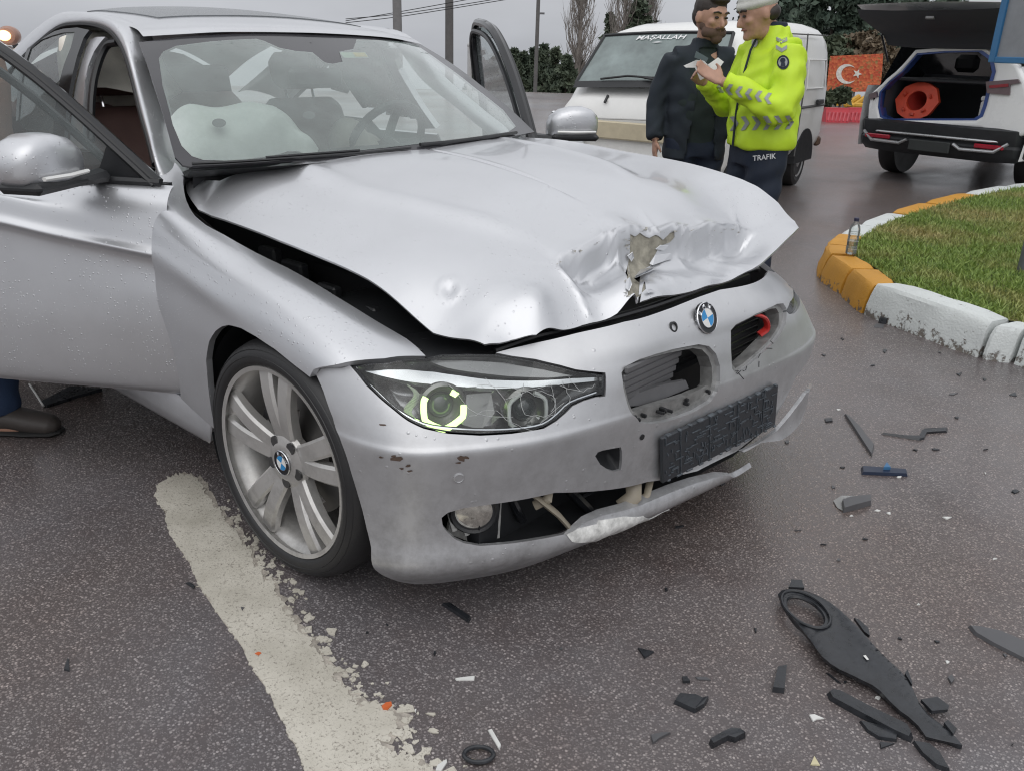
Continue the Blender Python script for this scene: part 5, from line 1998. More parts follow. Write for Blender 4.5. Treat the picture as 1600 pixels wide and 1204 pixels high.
# the big fog-lamp surround, lying face up
_bz = [(1215, 928), (1222, 921), (1232, 919), (1248, 920), (1262, 923), (1275, 928), (1285, 933), (1298, 941), (1310, 950), (1332, 970), (1355, 995), (1372, 1015), (1389, 1031), (1405, 1045), (1416, 1058), (1425, 1073), (1437, 1098), (1450, 1115), (1467, 1128), (1485, 1141), (1504, 1163), (1476, 1157), (1447, 1150), (1435, 1133), (1420, 1119), (1407, 1110), (1390, 1094), (1375, 1078), (1363, 1069), (1350, 1063), (1330, 1053), (1312, 1045), (1298, 1036), (1285, 1025), (1275, 1012), (1267, 1000), (1256, 986), (1245, 973), (1234, 959), (1225, 945)]
_bhole = [(1259 + 33 * math.cos(t) * .95 + 9 * math.sin(t), 954 + 24 * math.sin(t) + 9 * math.cos(t) * .9) for t in np.linspace(0, 2 * math.pi, 28, endpoint=False)]
_gn = []
for i in range(9):
    row = []
    for j in range(9):
        p = at(1180 + 46 * i, 880 + 42 * j, z=0.028)
        row.append((p[0], p[1], .022 + .010 * math.sin(i * .7)))
    _gn.append(row)
S_deb = Surf(_gn)
bez = panel('fog_lamp_surround', S_deb, _bz, M_shard, None, [_bhole], res=.010, flange=.014, depth=lambda d, P: np.minimum(d, .012) * .5 - .0035 * np.exp(-((d - .016) / .004) ** 2))
tag(bez, 'long black plastic fog lamp surround with a round hole on the asphalt', 'car part')
mb = MB()
mb.tube([S_deb.p3(x, y, .006) for x, y in inset(_bhole, 1.16) + [inset(_bhole, 1.16)[0]]], .0035, 6, False)
mb.tube([S_deb.p3(x, y, -.004) for x, y in inset(_bhole, 1.0) + [inset(_bhole, 1.0)[0]]], .006, 6, False)
mb.build('hole_rim', M_shard, bez)
for poly in (((1232, 920), (1236, 908), (1252, 909), (1256, 921)), ((1334, 968), (1340, 970), (1356, 984), (1358, 996), (1350, 990)), ((1413, 1055), (1417, 1049), (1424, 1068), (1424, 1073)), ((1438, 1096), (1464, 1092), (1482, 1106), (1480, 1112), (1455, 1114)), ((1474, 1132), (1480, 1128), (1494, 1142), (1488, 1150))):
    mb = MB()
    mb.prism([at(px, py, z=.012) for px, py in poly], (0, 0, .008))
    mb.build('mounting_tab', M_shard, bez, smooth=False)
mb = MB()
mb.add([S_deb.p3(x, y, .009) for x, y in ((1347, 1028), (1351, 1027), (1356, 1034), (1353, 1035))], [(0, 1, 2, 3)])
mb.build('paint_chip', M_shardw, bez, smooth=False)

for k in range(7):                        # ribs on its torn flank
    p = S_deb.p3(1360 + 9 * k, 1006 + 9.2 * k, .004)
    q = S_deb.p3(1368 + 9 * k, 1003 + 9.2 * k, -.012)
    mb = MB()
    mb.tube([p, q], .0022, 5)
    mb.build('rib', M_shard, bez)
debris('trim_strip', [(1291, 1084), (1296, 1080), (1307, 1082), (1355, 1107), (1420, 1140), (1427, 1152), (1423, 1160), (1400, 1150), (1340, 1119), (1296, 1094)], M_shard, 'long narrow black trim strip beside the fog lamp surround', 'car part', h=.014)
debris('trim_strip', [(1425, 1160), (1450, 1164), (1467, 1178), (1484, 1207), (1462, 1200), (1440, 1180)], M_shard, 'pointed black strip end crossing the bottom right corner tip', 'car part', h=.010)
debris('plastic_shard', [(1342, 1128), (1375, 1135), (1402, 1149), (1401, 1159), (1372, 1155), (1355, 1144)], M_shard, 'curved black shard tucked under the long trim strip', 'debris', h=.008)
debris('plastic_shard', [(1374, 1160), (1398, 1162), (1376, 1170)], M_shard, 'tiny triangular black shard just below the curved shard', 'debris', h=.004)
debris('panel_fragment', [(1512, 979), (1532, 981), (1562, 988), (1625, 1015), (1625, 1046), (1600, 1033), (1550, 1008), (1521, 991)], M_shardg, 'dark grey pointed panel piece cut by the right picture edge', 'car part', h=.01)
cl = debris('broken_clip', [(1214, 1046), (1229, 1043), (1225, 1083), (1206, 1081)], M_shard, 'small upright rectangular black clip left of the fog lamp surround', 'car part', h=.014)
debris('broken_bracket', [(1052, 1099), (1060, 1087), (1087, 1090), (1098, 1096), (1107, 1095), (1100, 1106), (1085, 1114)], M_shard, 'chunky black bracket piece near the bottom centre', 'car part', h=.012, tilt=.1)
debris('broken_bracket', [(1107, 1162), (1125, 1151), (1142, 1144), (1157, 1145), (1165, 1152), (1148, 1160), (1137, 1157), (1112, 1170)], M_shard, 'bent black bracket strip at the bottom, right of centre', 'car part', h=.016)
debris('plastic_shard', [(996, 1013), (1022, 1019), (1007, 1029)], M_shard, 'black triangular shard in the middle of the foreground', 'debris', h=.005)
debris('plastic_shard', [(1065, 1060), (1073, 1059), (1078, 1067), (1067, 1067)], M_shard, 'small black crumb above the chunky bracket', 'debris', h=.008)
debris('plastic_shard', [(1086, 1058), (1104, 1058), (1111, 1063), (1090, 1062)], M_shardg, 'thin grey sliver right of the black crumb', 'debris', h=.003)
debris('plastic_shard', [(1016, 1150), (1033, 1146), (1048, 1146), (1030, 1155), (1020, 1163)], M_shardg, 'curved grey shard below the chunky bracket', 'debris', h=.006)
debris('trim_strip', [(690, 945), (702, 944), (736, 967), (732, 973)], M_shard, 'short black bar lying under the front bumper corner', 'car part', h=.01)
debris('plastic_shard', [(711, 1060), (742, 1056), (741, 1063), (713, 1063)], M_shardw, 'pale wedge shaped sliver on the road in front of the bumper', 'debris', h=.003)
debris('plastic_shard', [(762, 1141), (768, 1139), (783, 1165), (780, 1172)], M_shardw, 'bright white sliver next to the oval rubber ring', 'debris', h=.004)
debris('plastic_shard', [(680, 1204), (683, 1196), (698, 1186), (699, 1191), (689, 1206)], M_shardw, 'white fragment at the bottom edge left of the rubber ring', 'debris', h=.003)
debris('plastic_shard', [(596, 1105), (603, 1099), (612, 1098), (613, 1103), (606, 1110), (599, 1110)], M_shardo, 'orange lamp fragment at the edge of the road marking', 'debris', h=.006)
debris('plastic_shard', [(398, 1022), (404, 1019), (409, 1021), (404, 1025)], M_shardo, 'tiny orange fragment on the cream road marking', 'debris', h=.004)
debris('trim_fragment', [(1319, 648), (1326, 652), (1342, 668), (1355, 685), (1366, 699), (1362, 714), (1350, 696), (1332, 668)], M_shardg, 'dark blade shaped trim piece standing out on the right road', 'car part', h=.012)
debris('trim_strip', [(1376, 678), (1412, 682), (1436, 683), (1440, 674), (1445, 671), (1481, 669), (1480, 675), (1448, 677), (1444, 686), (1436, 688)], M_shard, 'zigzag thin black strip near the white kerb', 'car part', h=.008)
cb = debris('comb_piece', [(1345, 731), (1417, 736), (1418, 744), (1346, 741)], plain('comb_blue_black', (.012, .022, .05), .35), 'dark blue comb like bar below the blade shaped trim', 'car part', h=.012)
mb = MB()
mb.prism([at(x, y, z=.012) - np.array(cb.location) for x, y in ((1380, 733), (1385, 725), (1391, 733))], (0, 0, .01))
mb.build('blue_peg', plain('peg_blue', (.04, .14, .28), .4), cb, smooth=False)
cn = debris('connector', [(1314, 787), (1327, 782), (1361, 779), (1361, 789), (1338, 796), (1317, 801)], M_shardg, 'grey electrical connector with a clear flap on the right road', 'car part', h=.02)
mb = MB()
mb.prism([at(x, y, z=.002) - np.array(cn.location) for x, y in ((1302, 782), (1315, 774), (1350, 775), (1345, 782), (1318, 798), (1308, 793))], (0, 0, .002))
mb.build('clear_flap', glassy('flap_plastic', (.85, .85, .85), .35, (.45, .45, .44), 1.2), cn, smooth=False)
debris('plastic_shard', [(1472, 808), (1487, 808), (1479, 812)], M_shardw, 'small white triangle chip right of the grey connector', 'debris', h=.004)
debris('plastic_shard', [(1372, 505), (1378, 497), (1392, 494), (1395, 502), (1384, 507)], M_shard, 'black lump of plastic at the foot of the white kerb', 'debris', h=.03)
debris('plastic_shard', [(1365, 512), (1368, 507), (1382, 508), (1380, 513)], M_shardg, 'flat grey scrap beside the black lump at the kerb', 'debris', h=.006)
debris('plastic_shard', [(1288, 655), (1300, 654), (1301, 659), (1290, 660)], M_shard, 'small black clip between the bumper and the blade shaped trim', 'debris', h=.006)
debris('plastic_shard', [(100, 1047), (106, 1028), (108, 1030), (109, 1049)], M_shard, 'black thorn shaped shard alone at the lower left', 'debris', h=.004)
debris('plastic_shard', [(290, 911), (297, 910), (305, 916), (303, 920), (296, 915)], M_shard, 'little curved black shard at the left edge of the road marking', 'debris', h=.004)
debris('plastic_shard', [(1264, 1117), (1272, 1116), (1288, 1123), (1276, 1124), (1270, 1128)], M_shardw, 'white paint flake left of the long trim strip', 'debris', h=.003)
debris('plastic_shard', [(1266, 1195), (1272, 1181), (1281, 1196)], plain('shard_cream', (.55, .50, .32), .6), 'cream coloured triangle chip at the bottom edge', 'debris', h=.003)
debris('plastic_shard', [(1480, 1060), (1486, 1055), (1491, 1062), (1486, 1069)], M_shardg, 'small grey pebble like chip above the right end of the surround', 'debris', h=.006)
debris('plastic_shard', [(1290, 1051), (1296, 1053), (1314, 1068), (1308, 1066)], M_shard, 'needle thin black splinter just under the fog lamp surround', 'debris', h=.003)
_tiny = [(1491, 616, 9, 2), (1584, 617, 7, 3), (1426, 704, 7, 2), (1464, 702, 8, 2), (1246, 827, 6, 3), (1285, 852, 8, 2), (1586, 768, 8, 3), (1352, 842, 7, 2), (1300, 761, 5, 3), (1316, 730, 4, 2), (1496, 653, 5, 2), (1540, 703, 4, 2), (1310, 875, 4, 2), (1180, 985, 6, 4), (1040, 921, 4, 3), (1460, 1003, 7, 3), (882, 1014, 8, 2), (679, 1022, 3, 5), (606, 976, 3, 2), (574, 989, 3, 2), (379, 952, 4, 3), (1406, 998, 6, 2), (1577, 1162, 6, 3), (1320, 1066, 3, 3), (1569, 1025, 5, 3), (1382, 549, 4, 3), (1316, 530, 3, 2), (1286, 556, 4, 2), (1468, 551, 3, 2), (1500, 585, 5, 3), (1538, 593, 4, 3), (1363, 571, 5, 2), (1230, 690, 5, 3), (1128, 757, 8, 3), (1062, 824, 9, 3)]
for i, (x, y, a, b) in enumerate(_tiny):
    rr = random.Random(i)
    poly = [(x + a * math.cos(t) * rr.uniform(.6, 1.2), y + b * math.sin(t) * rr.uniform(.6, 1.2)) for t in np.sort([rr.random() * 6.28 for _ in range(6)])]
    debris('plastic_chip', poly, M_shard if i % 4 else M_shardg, 'tiny dark plastic chip scattered on the wet road', 'debris', 'tiny dark plastic chips scattered on the road', h=.004, seed=i)
_tw = [(1372, 798, 5, 2), (1389, 802, 4, 2), (1330, 806, 3, 2), (1555, 874, 4, 3), (1405, 745, 4, 2), (1538, 740, 3, 2), (1435, 945, 3, 2), (1310, 640, 3, 2), (1372, 1090, 5, 3), (1478, 1035, 5, 3), (650, 1110, 3, 3)]
for i, (x, y, a, b) in enumerate(_tw):
    rr = random.Random(50 + i)
    poly = [(x + a * math.cos(t) * rr.uniform(.6, 1.2), y + b * math.sin(t) * rr.uniform(.6, 1.2)) for t in np.sort([rr.random() * 6.28 for _ in range(6)])]
    debris('paint_chip', poly, M_shardw, 'tiny pale paint chip scattered on the wet road', 'debris', 'tiny pale paint chips scattered on the road', h=.003, seed=i)
rg = empty('rubber_ring', tuple(at(748, 1178, z=.006)))
tag(rg, 'oval black rubber ring with a pale insert at the bottom edge', 'car part')
mb = MB()
_rp = [at(748 + 23 * math.cos(t), 1178 + 12 * math.sin(t), z=.008) - np.array(rg.location) for t in np.linspace(0, 2 * math.pi, 25)]
mb.tube(_rp, .0048, 8, False)
mb.build('ring', M_shard, rg)
mb = MB()
mb.tube([at(x, y, z=.005) - np.array(rg.location) for x, y in ((735, 1186), (748, 1189), (759, 1187))], .003, 6)
mb.tube([at(x, y, z=.005) - np.array(rg.location) for x, y in ((748, 1168), (760, 1169))], .003, 6)
mb.build('pale_insert', plain('insert_tan', (.50, .40, .27), .5), rg)
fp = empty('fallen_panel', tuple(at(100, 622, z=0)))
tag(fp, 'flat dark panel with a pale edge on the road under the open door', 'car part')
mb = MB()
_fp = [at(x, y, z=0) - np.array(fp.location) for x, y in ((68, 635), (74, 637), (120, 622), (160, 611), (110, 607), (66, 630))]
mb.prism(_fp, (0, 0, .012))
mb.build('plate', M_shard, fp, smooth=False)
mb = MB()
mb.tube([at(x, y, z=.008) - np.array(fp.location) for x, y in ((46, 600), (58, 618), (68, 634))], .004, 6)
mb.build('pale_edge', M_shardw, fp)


# ------------------------------------------------------------------ helpers for things traced on planes
from mathutils.bvhtree import BVHTree


def ray_plane(px, py, O, n):
    r = CFW + (px - W0 / 2) / CF * CR - (py - H0 / 2) / CF * CU
    return CP + r * (((np.array(O) - CP) @ n) / (r @ n))


def plate(name, O, n, outline, mat, parent, holes=(), thick=.03, loc=(0, 0, 0), smooth=False):
    """a sheet of real thickness standing in a plane of the place; outline in pixels of the photograph"""
    n = np.array(n, float) / np.linalg.norm(n)
    if n @ (CP - np.array(O)) < 0:
        n = -n
    ex = np.cross([0, 0, 1.], n)
    ex /= np.linalg.norm(ex)
    ez = np.cross(n, ex)
    V2, E = [], []
    loops = []
    for lp in [outline] + list(holes):
        q = [ray_plane(x, y, O, n) - np.array(O) for x, y in lp]
        q = [(float(p @ ex), float(p @ ez)) for p in q]
        loops.append(q)
        k = len(V2)
        V2 += q
        E += [(k + i, k + (i + 1) % len(q)) for i in range(len(q))]
    r = geometry.delaunay_2d_cdt([Vector(v) for v in V2], E, [], 0, 1e-6)
    P2 = np.array([tuple(v) for v in r[0]])
    T = [f for f in r[2]]
    cen = np.array([P2[list(f)].mean(0) for f in T])
    ok = inside(cen, loops[0])
    for h in loops[1:]:
        ok &= ~inside(cen, h)
    T = [f for f, k in zip(T, ok) if k]
    W = np.array(O) + P2[:, :1] * ex + P2[:, 1:] * ez - np.array(loc)
    B = W - n * thick
    N = len(W)
    faces = [tuple(f) for f in T] + [tuple(i + N for i in f[::-1]) for f in T]
    ed = {}
    for f in T:
        for i in range(len(f)):
            ed[(f[i], f[(i + 1) % len(f)])] = 1
    for (a, b) in [e for e in ed if (e[1], e[0]) not in ed]:
        faces.append((b, a, a + N, b + N))
    return mk(name, np.concatenate([W, B]), faces, mat, parent, smooth, 40)


def bvh_of(o):
    me = o.data
    return BVHTree.FromPolygons([v.co.copy() for v in me.vertices], [tuple(p.vertices) for p in me.polygons])


def ray_on(bvh, loc, px, py, off=.004):
    r = CFW + (px - W0 / 2) / CF * CR - (py - H0 / 2) / CF * CU
    r = r / np.linalg.norm(r)
    h = bvh.ray_cast(Vector(CP - np.array(loc)), Vector(r))
    if h[0] is None:
        return None
    n = np.array(h[1])
    if n @ r > 0:
        n = -n
    return np.array(h[0]) + n * off


def decal(name, bvh, loc, polys, mat, parent, off=.004, sub=3):
    """thin sewn-on or printed marks following the surface under them"""
    mb = MB()
    for poly in polys:
        pts = []
        for i in range(len(poly)):
            a, b = np.array(poly[i], float), np.array(poly[(i + 1) % len(poly)], float)
            for k in range(sub):
                pts.append(a + (b - a) * k / sub)
        c = np.mean(pts, 0)
        P = [ray_on(bvh, loc, *p, off) for p in pts]
        C = ray_on(bvh, loc, *c, off)
        if C is None or any(p is None for p in P):
            continue
        if max(np.linalg.norm(p - C) for p in P) > .5:
            continue
        mb.add([C] + P, [(0, i + 1, (i + 1) % len(P) + 1) for i in range(len(P))])
    if not mb.f:
        return None
    return mk(name, mb.v, mb.f, mat, parent, True, 60)


def text_mesh(txt, shear=0.0, bold=.0):
    cu = bpy.data.curves.new('t', 'FONT')
    cu.body = txt
    cu.offset = bold
    cu.shear = shear
    cu.resolution_u = 3
    o = bpy.data.objects.new('t', cu)
    COL.objects.link(o)
    dg = bpy.context.evaluated_depsgraph_get()
    me = bpy.data.meshes.new_from_object(o.evaluated_get(dg))
    V = np.array([tuple(v.co) for v in me.vertices])
    Fc = [tuple(p.vertices) for p in me.polygons]
    bpy.data.objects.remove(o)
    lo, hi = V.min(0), V.max(0)
    V = (V - lo) / (hi - lo + 1e-9)
    return V[:, :2], Fc


# ------------------------------------------------------------------ people
M_skin = plain('skin', (.42, .24, .17), .5, var=.10, vscale=30)
M_hair = plain('dark_hair', (.028, .02, .016), .55, bmp=.6, bscale=220)
M_eye = plain('eye_dark', (.02, .015, .012), .2)
M_lip = plain('lip', (.28, .12, .10), .5)
M_navy = plain('navy_fleece', (.018, .025, .034), .9, bmp=.4, bscale=120)
M_shirt = plain('dark_green_shirt', (.016, .026, .026), .85, bmp=.3, bscale=90)
M_jean = plain('dark_jeans', (.012, .020, .040), .8, bmp=.3, bscale=160)
M_hivis = plain('hi_vis_yellow', (.54, .76, .03), .6, var=.06, bmp=.25, bscale=60)
M_refl = plain('reflective_grey', (.30, .32, .32), .35)
M_uni = plain('navy_uniform', (.010, .017, .034), .75, bmp=.3, bscale=120)
M_shoe = plain('dark_shoe', (.050, .042, .038), .55, bmp=.3, bscale=80)
M_taupe = plain('taupe_coat', (.17, .125, .10), .85, bmp=.3, bscale=90)
M_beanie = plain('pale_beanie', (.60, .60, .56), .9, bmp=.6, bscale=160)


class Fig:
    """a posed person; local x forward, y to the person's left, z up, for a 1.75 m body"""

    def __init__(s, base, face, scale, head_yaw=0.0, head_pitch=0.0, head_scale=1.0, head_fwd=0.0):
        s.hs, s.hf = head_scale, head_fwd
        s.base = np.array(base, float)
        s.a, s.sc = rad(face), scale
        c, n = math.cos(s.a), math.sin(s.a)
        s.R = np.array([[c, -n, 0], [n, c, 0], [0, 0, 1.]])
        s.hy, s.hp = rad(head_yaw), rad(head_pitch)

    def T(s, p):
        return s.R @ (np.array(p, float) * s.sc)

    def H(s, p):
        """a point of the head, turned on the neck"""
        p = (np.array(p, float) - np.array([0, 0, 1.53])) * s.hs
        c, n = math.cos(s.hp), math.sin(s.hp)
        p = np.array([p[0] * c + p[2] * n, p[1], -p[0] * n + p[2] * c])
        c, n = math.cos(s.hy), math.sin(s.hy)
        p = np.array([p[0] * c - p[1] * n, p[0] * n + p[1] * c, p[2]])
        return s.T(p + np.array([0.01 + s.hf, 0, 1.53 - .6 * s.hf]))

    def hax(s):
        o = s.H((0, 0, 1.6))
        return [(s.H(v) - o) / s.sc / s.hs for v in ((1, 0, 1.6), (0, 1, 1.6), (0, 0, 2.6))]

    def ell(s, mb, c, r, head=False, nu=14, nv=10):
        A = s.hax() if head else [s.R[:, 0], s.R[:, 1], s.R[:, 2]]
        mb.ball(s.H(c) if head else s.T(c), np.array(r) * s.sc * (s.hs if head else 1), nu, nv, A)

    def limb(s, mb, pts, rs, n=12):
        mb.tube([s.T(p) for p in cr(pts, 4)], [float(q[0]) * s.sc for q in cr([(r,) for r in rs], 4)], n)

    def trunk(s, mb, rows, n=24):
        rings = []
        for z, dx, rx, ry in rows:
            rings.append([s.T((dx + rx * math.copysign(abs(math.cos(t)) ** .85, math.cos(t)), ry * math.copysign(abs(math.sin(t)) ** .85, math.sin(t)), z)) for t in np.linspace(0, 2 * math.pi, n, endpoint=False)])
        mb.loft(rings, True, True)

    def hand(s, mb, w, d, up, side, curl=.5):
        """palm and five fingers; d towards the fingertips, up out of the back of the hand, side towards the thumb"""
        w, d, up, side = [np.array(q, float) for q in (w, d, up, side)]
        d /= np.linalg.norm(d)
        side -= d * (side @ d)
        side /= np.linalg.norm(side)
        up = np.cross(d, side)
        pc = w + d * .045
        mb.box(s.T(pc), np.array((.085, .078, .028)) * s.sc, [s.R @ d, s.R @ side, s.R @ up], .012)
        for k, (o, ln) in enumerate(((.030, .072), (.010, .080), (-.010, .075), (-.029, .058))):
            b = w + d * .085 + side * o
            p = [b]
            ang = 0
            for j in range(3):
                ang += curl * (.35 + .25 * j)
                b = b + (d * math.cos(ang) - up * math.sin(ang)) * ln / 2.6
                p.append(b)
            mb.tube([s.T(q) for q in p], [.0095 * s.sc, .009 * s.sc, .0085 * s.sc, .007 * s.sc], 7)
        b = w + d * .02 + side * .032
        e = b + side * .026 + d * .03 - up * .01
        f = e + d * .03 + side * .004 - up * .014 * curl * 2
        mb.tube([s.T(b), s.T(e), s.T(f)], [.013 * s.sc, .011 * s.sc, .008 * s.sc], 7)

    def body(s, arms, legs, mat, name='person'):
        mb = MB()
        s.trunk(mb, [(.86, 0, .10, .155), (.95, 0, .105, .165), (1.05, .005, .10, .150), (1.2, .01, .115, .165), (1.35, 0, .105, .175), (1.43, -.005, .085, .155), (1.47, -.005, .06, .09), (1.50, 0, .052, .056), (1.57, .012, .052, .054)], 20)
        # head: skull, face, jaw, chin, nose, brow, ears
        s.ell(mb, (.000, 0, 1.655), (.097, .078, .100), True)
        s.ell(mb, (.035, 0, 1.615), (.064, .062, .085), True)
        s.ell(mb, (.045, 0, 1.563), (.050, .046, .035), True)
        s.ell(mb, (.080, 0, 1.548), (.022, .026, .020), True)
        mb.tube([s.H((.088, 0, 1.655)), s.H((.108, 0, 1.628)), s.H((.116, 0, 1.612)), s.H((.095, 0, 1.602))], [.008 * s.sc, .012 * s.sc, .015 * s.sc, .010 * s.sc], 8)
        s.ell(mb, (.078, 0, 1.672), (.022, .055, .012), True)
        for q in (-1, 1):
            s.ell(mb, (.070, q * .040, 1.625), (.022, .022, .020), True)
            s.ell(mb, (-.004, q * .080, 1.635), (.020, .010, .030), True)
        mb.tube([s.T((0, 0, 1.44)), s.T((.005, 0, 1.5)), s.H((.0, 0, 1.56)), s.H((.0, 0, 1.60))], [.07 * s.sc, .056 * s.sc, .055 * s.sc, .055 * s.sc], 14)
        for (sh, el, wr, d, up, side, curl) in arms:
            s.limb(mb, [sh, el, wr], [.050, .040, .027])
            s.hand(mb, wr, d, up, side, curl)
        for (hp, kn, an, toe) in legs:
            s.limb(mb, [hp, kn, an], [.085, .058, .042])
            mb.tube([s.T(an), s.T((an[0], an[1], .04)), s.T((toe[0], toe[1], .035))], [.04 * s.sc, .042 * s.sc, .03 * s.sc], 10)
        o = remesh(mb, name, mat, None, .0075, 3)
        o.location = s.base
        return o

    def cloth(s, mb, name, mat, parent, voxel=.011, sm=4, wr=.004, cut=None, freq=1.0):
        o = remesh(mb, name, mat, parent, voxel, sm)
        me = o.data
        n = len(me.vertices)
        V = np.empty(n * 3)
        me.vertices.foreach_get('co', V)
        V = V.reshape(-1, 3)
        N = np.empty(n * 3)
        me.vertices.foreach_get('normal', N)
        N = N.reshape(-1, 3)
        L_ = (V @ s.R) / s.sc
        x, y, z = L_.T
        f = freq
        wv = np.sin(z * 46 * f + 5 * np.sin(y * 13 + x * 9) + 3 * np.sin(x * 21)) * .55 + np.sin(z * 23 * f - y * 30 + x * 14 + 2 * np.sin(z * 17)) * .6 + np.sin(y * 17 + z * 19 * f + x * 15) * .45
        V = V + N * (wr * wv)[:, None]
        me.vertices.foreach_set('co', V.ravel())
        if cut is not None:
            bm = bmesh.new()
            bm.from_mesh(me)
            bm.verts.ensure_lookup_table()
            kill = [v for v, l in zip(bm.verts, L_) if cut(l)]
            bmesh.ops.delete(bm, geom=kill, context='VERTS')
            bm.to_mesh(me)
            bm.free()
            md = o.modifiers.new('thick', 'SOLIDIFY')
            md.thickness = .012
            md.offset = -1
        me.update()
        return o

    def face(s, o, brow=M_hair):
        for q in (-1, 1):
            mb = MB()
            s.ell(mb, (.090, q * .032, 1.650), (.008, .013, .0065), True)
            mb.build('eye', M_eye, o)
            mb = MB()
            mb.tube([s.H((.098, q * .014, 1.672)), s.H((.096, q * .034, 1.678)), s.H((.082, q * .054, 1.672))], .0055 * s.sc, 6)
            mb.build('eyebrow', brow, o)
        mb = MB()
        mb.tube([s.H((.084, -.024, 1.584)), s.H((.100, 0, 1.586)), s.H((.084, .024, 1.584))], .006 * s.sc, 6)
        mb.build('mouth', M_lip, o)


# --- the bearded man in the dark jacket
mbase = np.array([-.98, 2.80, 0.0])
mf = Fig(mbase, -46, .915, 26, 8, 1.17, .01)
arms_m = [((0, -.185, 1.40), (-.05, -.265, 1.14), (.05, -.275, .90), (.12, .02, -1), (0, -1, 0), (1, .1, 0), .45),
          ((0, .185, 1.40), (-.03, .255, 1.14), (.10, .25, .92), (.2, 0, -1), (0, 1, 0), (1, -.1, 0), .45)]
legs_m = [((0, -.09, .90), (.02, -.11, .48), (0, -.13, .09), (.16, -.16)), ((0, .09, .90), (.02, .11, .48), (-.02, .13, .09), (.14, .16))]
man = mf.body(arms_m, legs_m, M_skin)
tag(man, 'person in dark open jacket with short dark beard beside white van', 'person')
mf.face(man)
mb = MB()
for q in np.linspace(-1.25, 1.25, 9):
    mf.ell(mb, (.035 + .050 * math.cos(q), .062 * math.sin(q), 1.572), (.022, .022, .026), True, 10, 8)
    mf.ell(mb, (.004 + .046 * math.cos(q), .068 * math.sin(q), 1.600), (.014, .011, .022), True, 10, 8)
mf.ell(mb, (.082, 0, 1.545), (.026, .036, .028), True)
mf.ell(mb, (.100, .016, 1.598), (.010, .018, .007), True)
mf.ell(mb, (.100, -.016, 1.598), (.010, .018, .007), True)
remesh(mb, 'beard', plain('brown_beard', (.10, .060, .044), .85, bmp=.6, bscale=220), man, .006, 2)
mb = MB()
mf.ell(mb, (-.012, 0, 1.688), (.098, .081, .086), True)
mf.ell(mb, (.05, 0, 1.735), (.050, .062, .026), True)
mf.ell(mb, (-.045, 0, 1.645), (.062, .076, .070), True)
remesh(mb, 'hair', M_hair, man, .006, 2)
mb = MB()
mf.trunk(mb, [(.80, 0, .118, .170), (.95, 0, .125, .180), (1.1, .012, .132, .178), (1.25, .012, .130, .185), (1.38, 0, .110, .18), (1.44, 0, .075, .11), (1.49, .005, .066, .072)])
mf.cloth(mb, 'shirt', M_shirt, man, wr=.003)
mb = MB()
mf.trunk(mb, [(.78, -.005, .148, .205), (.9, -.005, .145, .208), (1.05, 0, .142, .200), (1.2, 0, .145, .205), (1.33, -.01, .132, .212), (1.42, -.012, .110, .190), (1.47, -.012, .086, .105), (1.50, -.008, .080, .082), (1.535, -.004, .080, .080)])
for sh, el, wr_, *_ in arms_m:
    mf.limb(mb, [(sh[0] - .005, sh[1] * .93, sh[2] + .01), (el[0], el[1], el[2]), (wr_[0], wr_[1], wr_[2] + .01)], [.088, .070, .054])
    mf.limb(mb, [(0, sh[1] * .5, 1.42), (sh[0], sh[1] * .95, sh[2])], [.07, .085])
jk = mf.cloth(mb, 'jacket', M_navy, man, wr=.0055, sm=6, freq=1.1, cut=lambda l: (l[0] > .03 and abs(l[1] - .01) < .055 + max(0, 1.2 - l[2]) * .10 and abs(l[1]) < .16 and l[2] < 1.47) or l[2] > 1.54 or l[2] < .785)
mb = MB()
for q, (hp, kn, an, toe) in zip((-1, 1), legs_m):
    mf.limb(mb, [(hp[0], hp[1], .92), kn, (an[0], an[1], .06)], [.115, .085, .068])
mf.trunk(mb, [(.80, 0, .128, .178), (.95, 0, .120, .172)])
mf.cloth(mb, 'trousers', M_jean, man, wr=.004)
for hp, kn, an, toe in legs_m:
    mb = MB()
    mb.tube([mf.T((an[0] - .06, an[1], .045)), mf.T((an[0] + .04, an[1], .05)), mf.T((toe[0] + .04, toe[1], .035))], [.045, .05, .035], 10, flat=.9)
    remesh(mb, 'shoe', M_shoe, man, .009, 3)

# --- the traffic officer
obase = np.array([-.44, 2.56, 0.0])
of = Fig(obase, 236, .945, -8, 18, 1.10, .06)
arms_o = [((0, .19, 1.41), (.08, .30, 1.13), (.365, .145, 1.26), (.55, -.35, .30), (0, .5, .8), (.3, -.5, .6), .35),
          ((0, -.19, 1.41), (.06, -.29, 1.12), (.355, -.10, 1.25), (.55, .40, .25), (0, -.5, .8), (.2, .5, .7), .45)]
legs_o = [((0, -.09, .90), (.03, -.11, .48), (0, -.13, .09), (.16, -.15)), ((0, .09, .90), (.01, .11, .48), (-.04, .13, .09), (.12, .16))]
off_ = of.body(arms_o, legs_o, M_skin)
tag(off_, 'person in neon yellow TRAFIK uniform jacket and pale beanie holding papers', 'person')
of.face(off_)
mb = MB()
of.ell(mb, (-.012, 0, 1.715), (.108, .092, .082), True)
of.ell(mb, (.0, 0, 1.692), (.110, .093, .040), True)
remesh(mb, 'beanie', M_beanie, off_, .007, 3)
mb = MB()
of.ell(mb, (-.04, 0, 1.63), (.066, .078, .05), True)
remesh(mb, 'hair', M_hair, off_, .007, 2)
mb = MB()
of.trunk(mb, [(.90, 0, .164, .218), (.93, 0, .168, .222), (.98, 0, .170, .222), (1.1, .005, .172, .220), (1.25, .005, .165, .222), (1.36, -.005, .140, .220), (1.43, -.008, .112, .185), (1.48, -.004, .088, .105), (1.53, .004, .082, .086), (1.555, .006, .080, .084)])
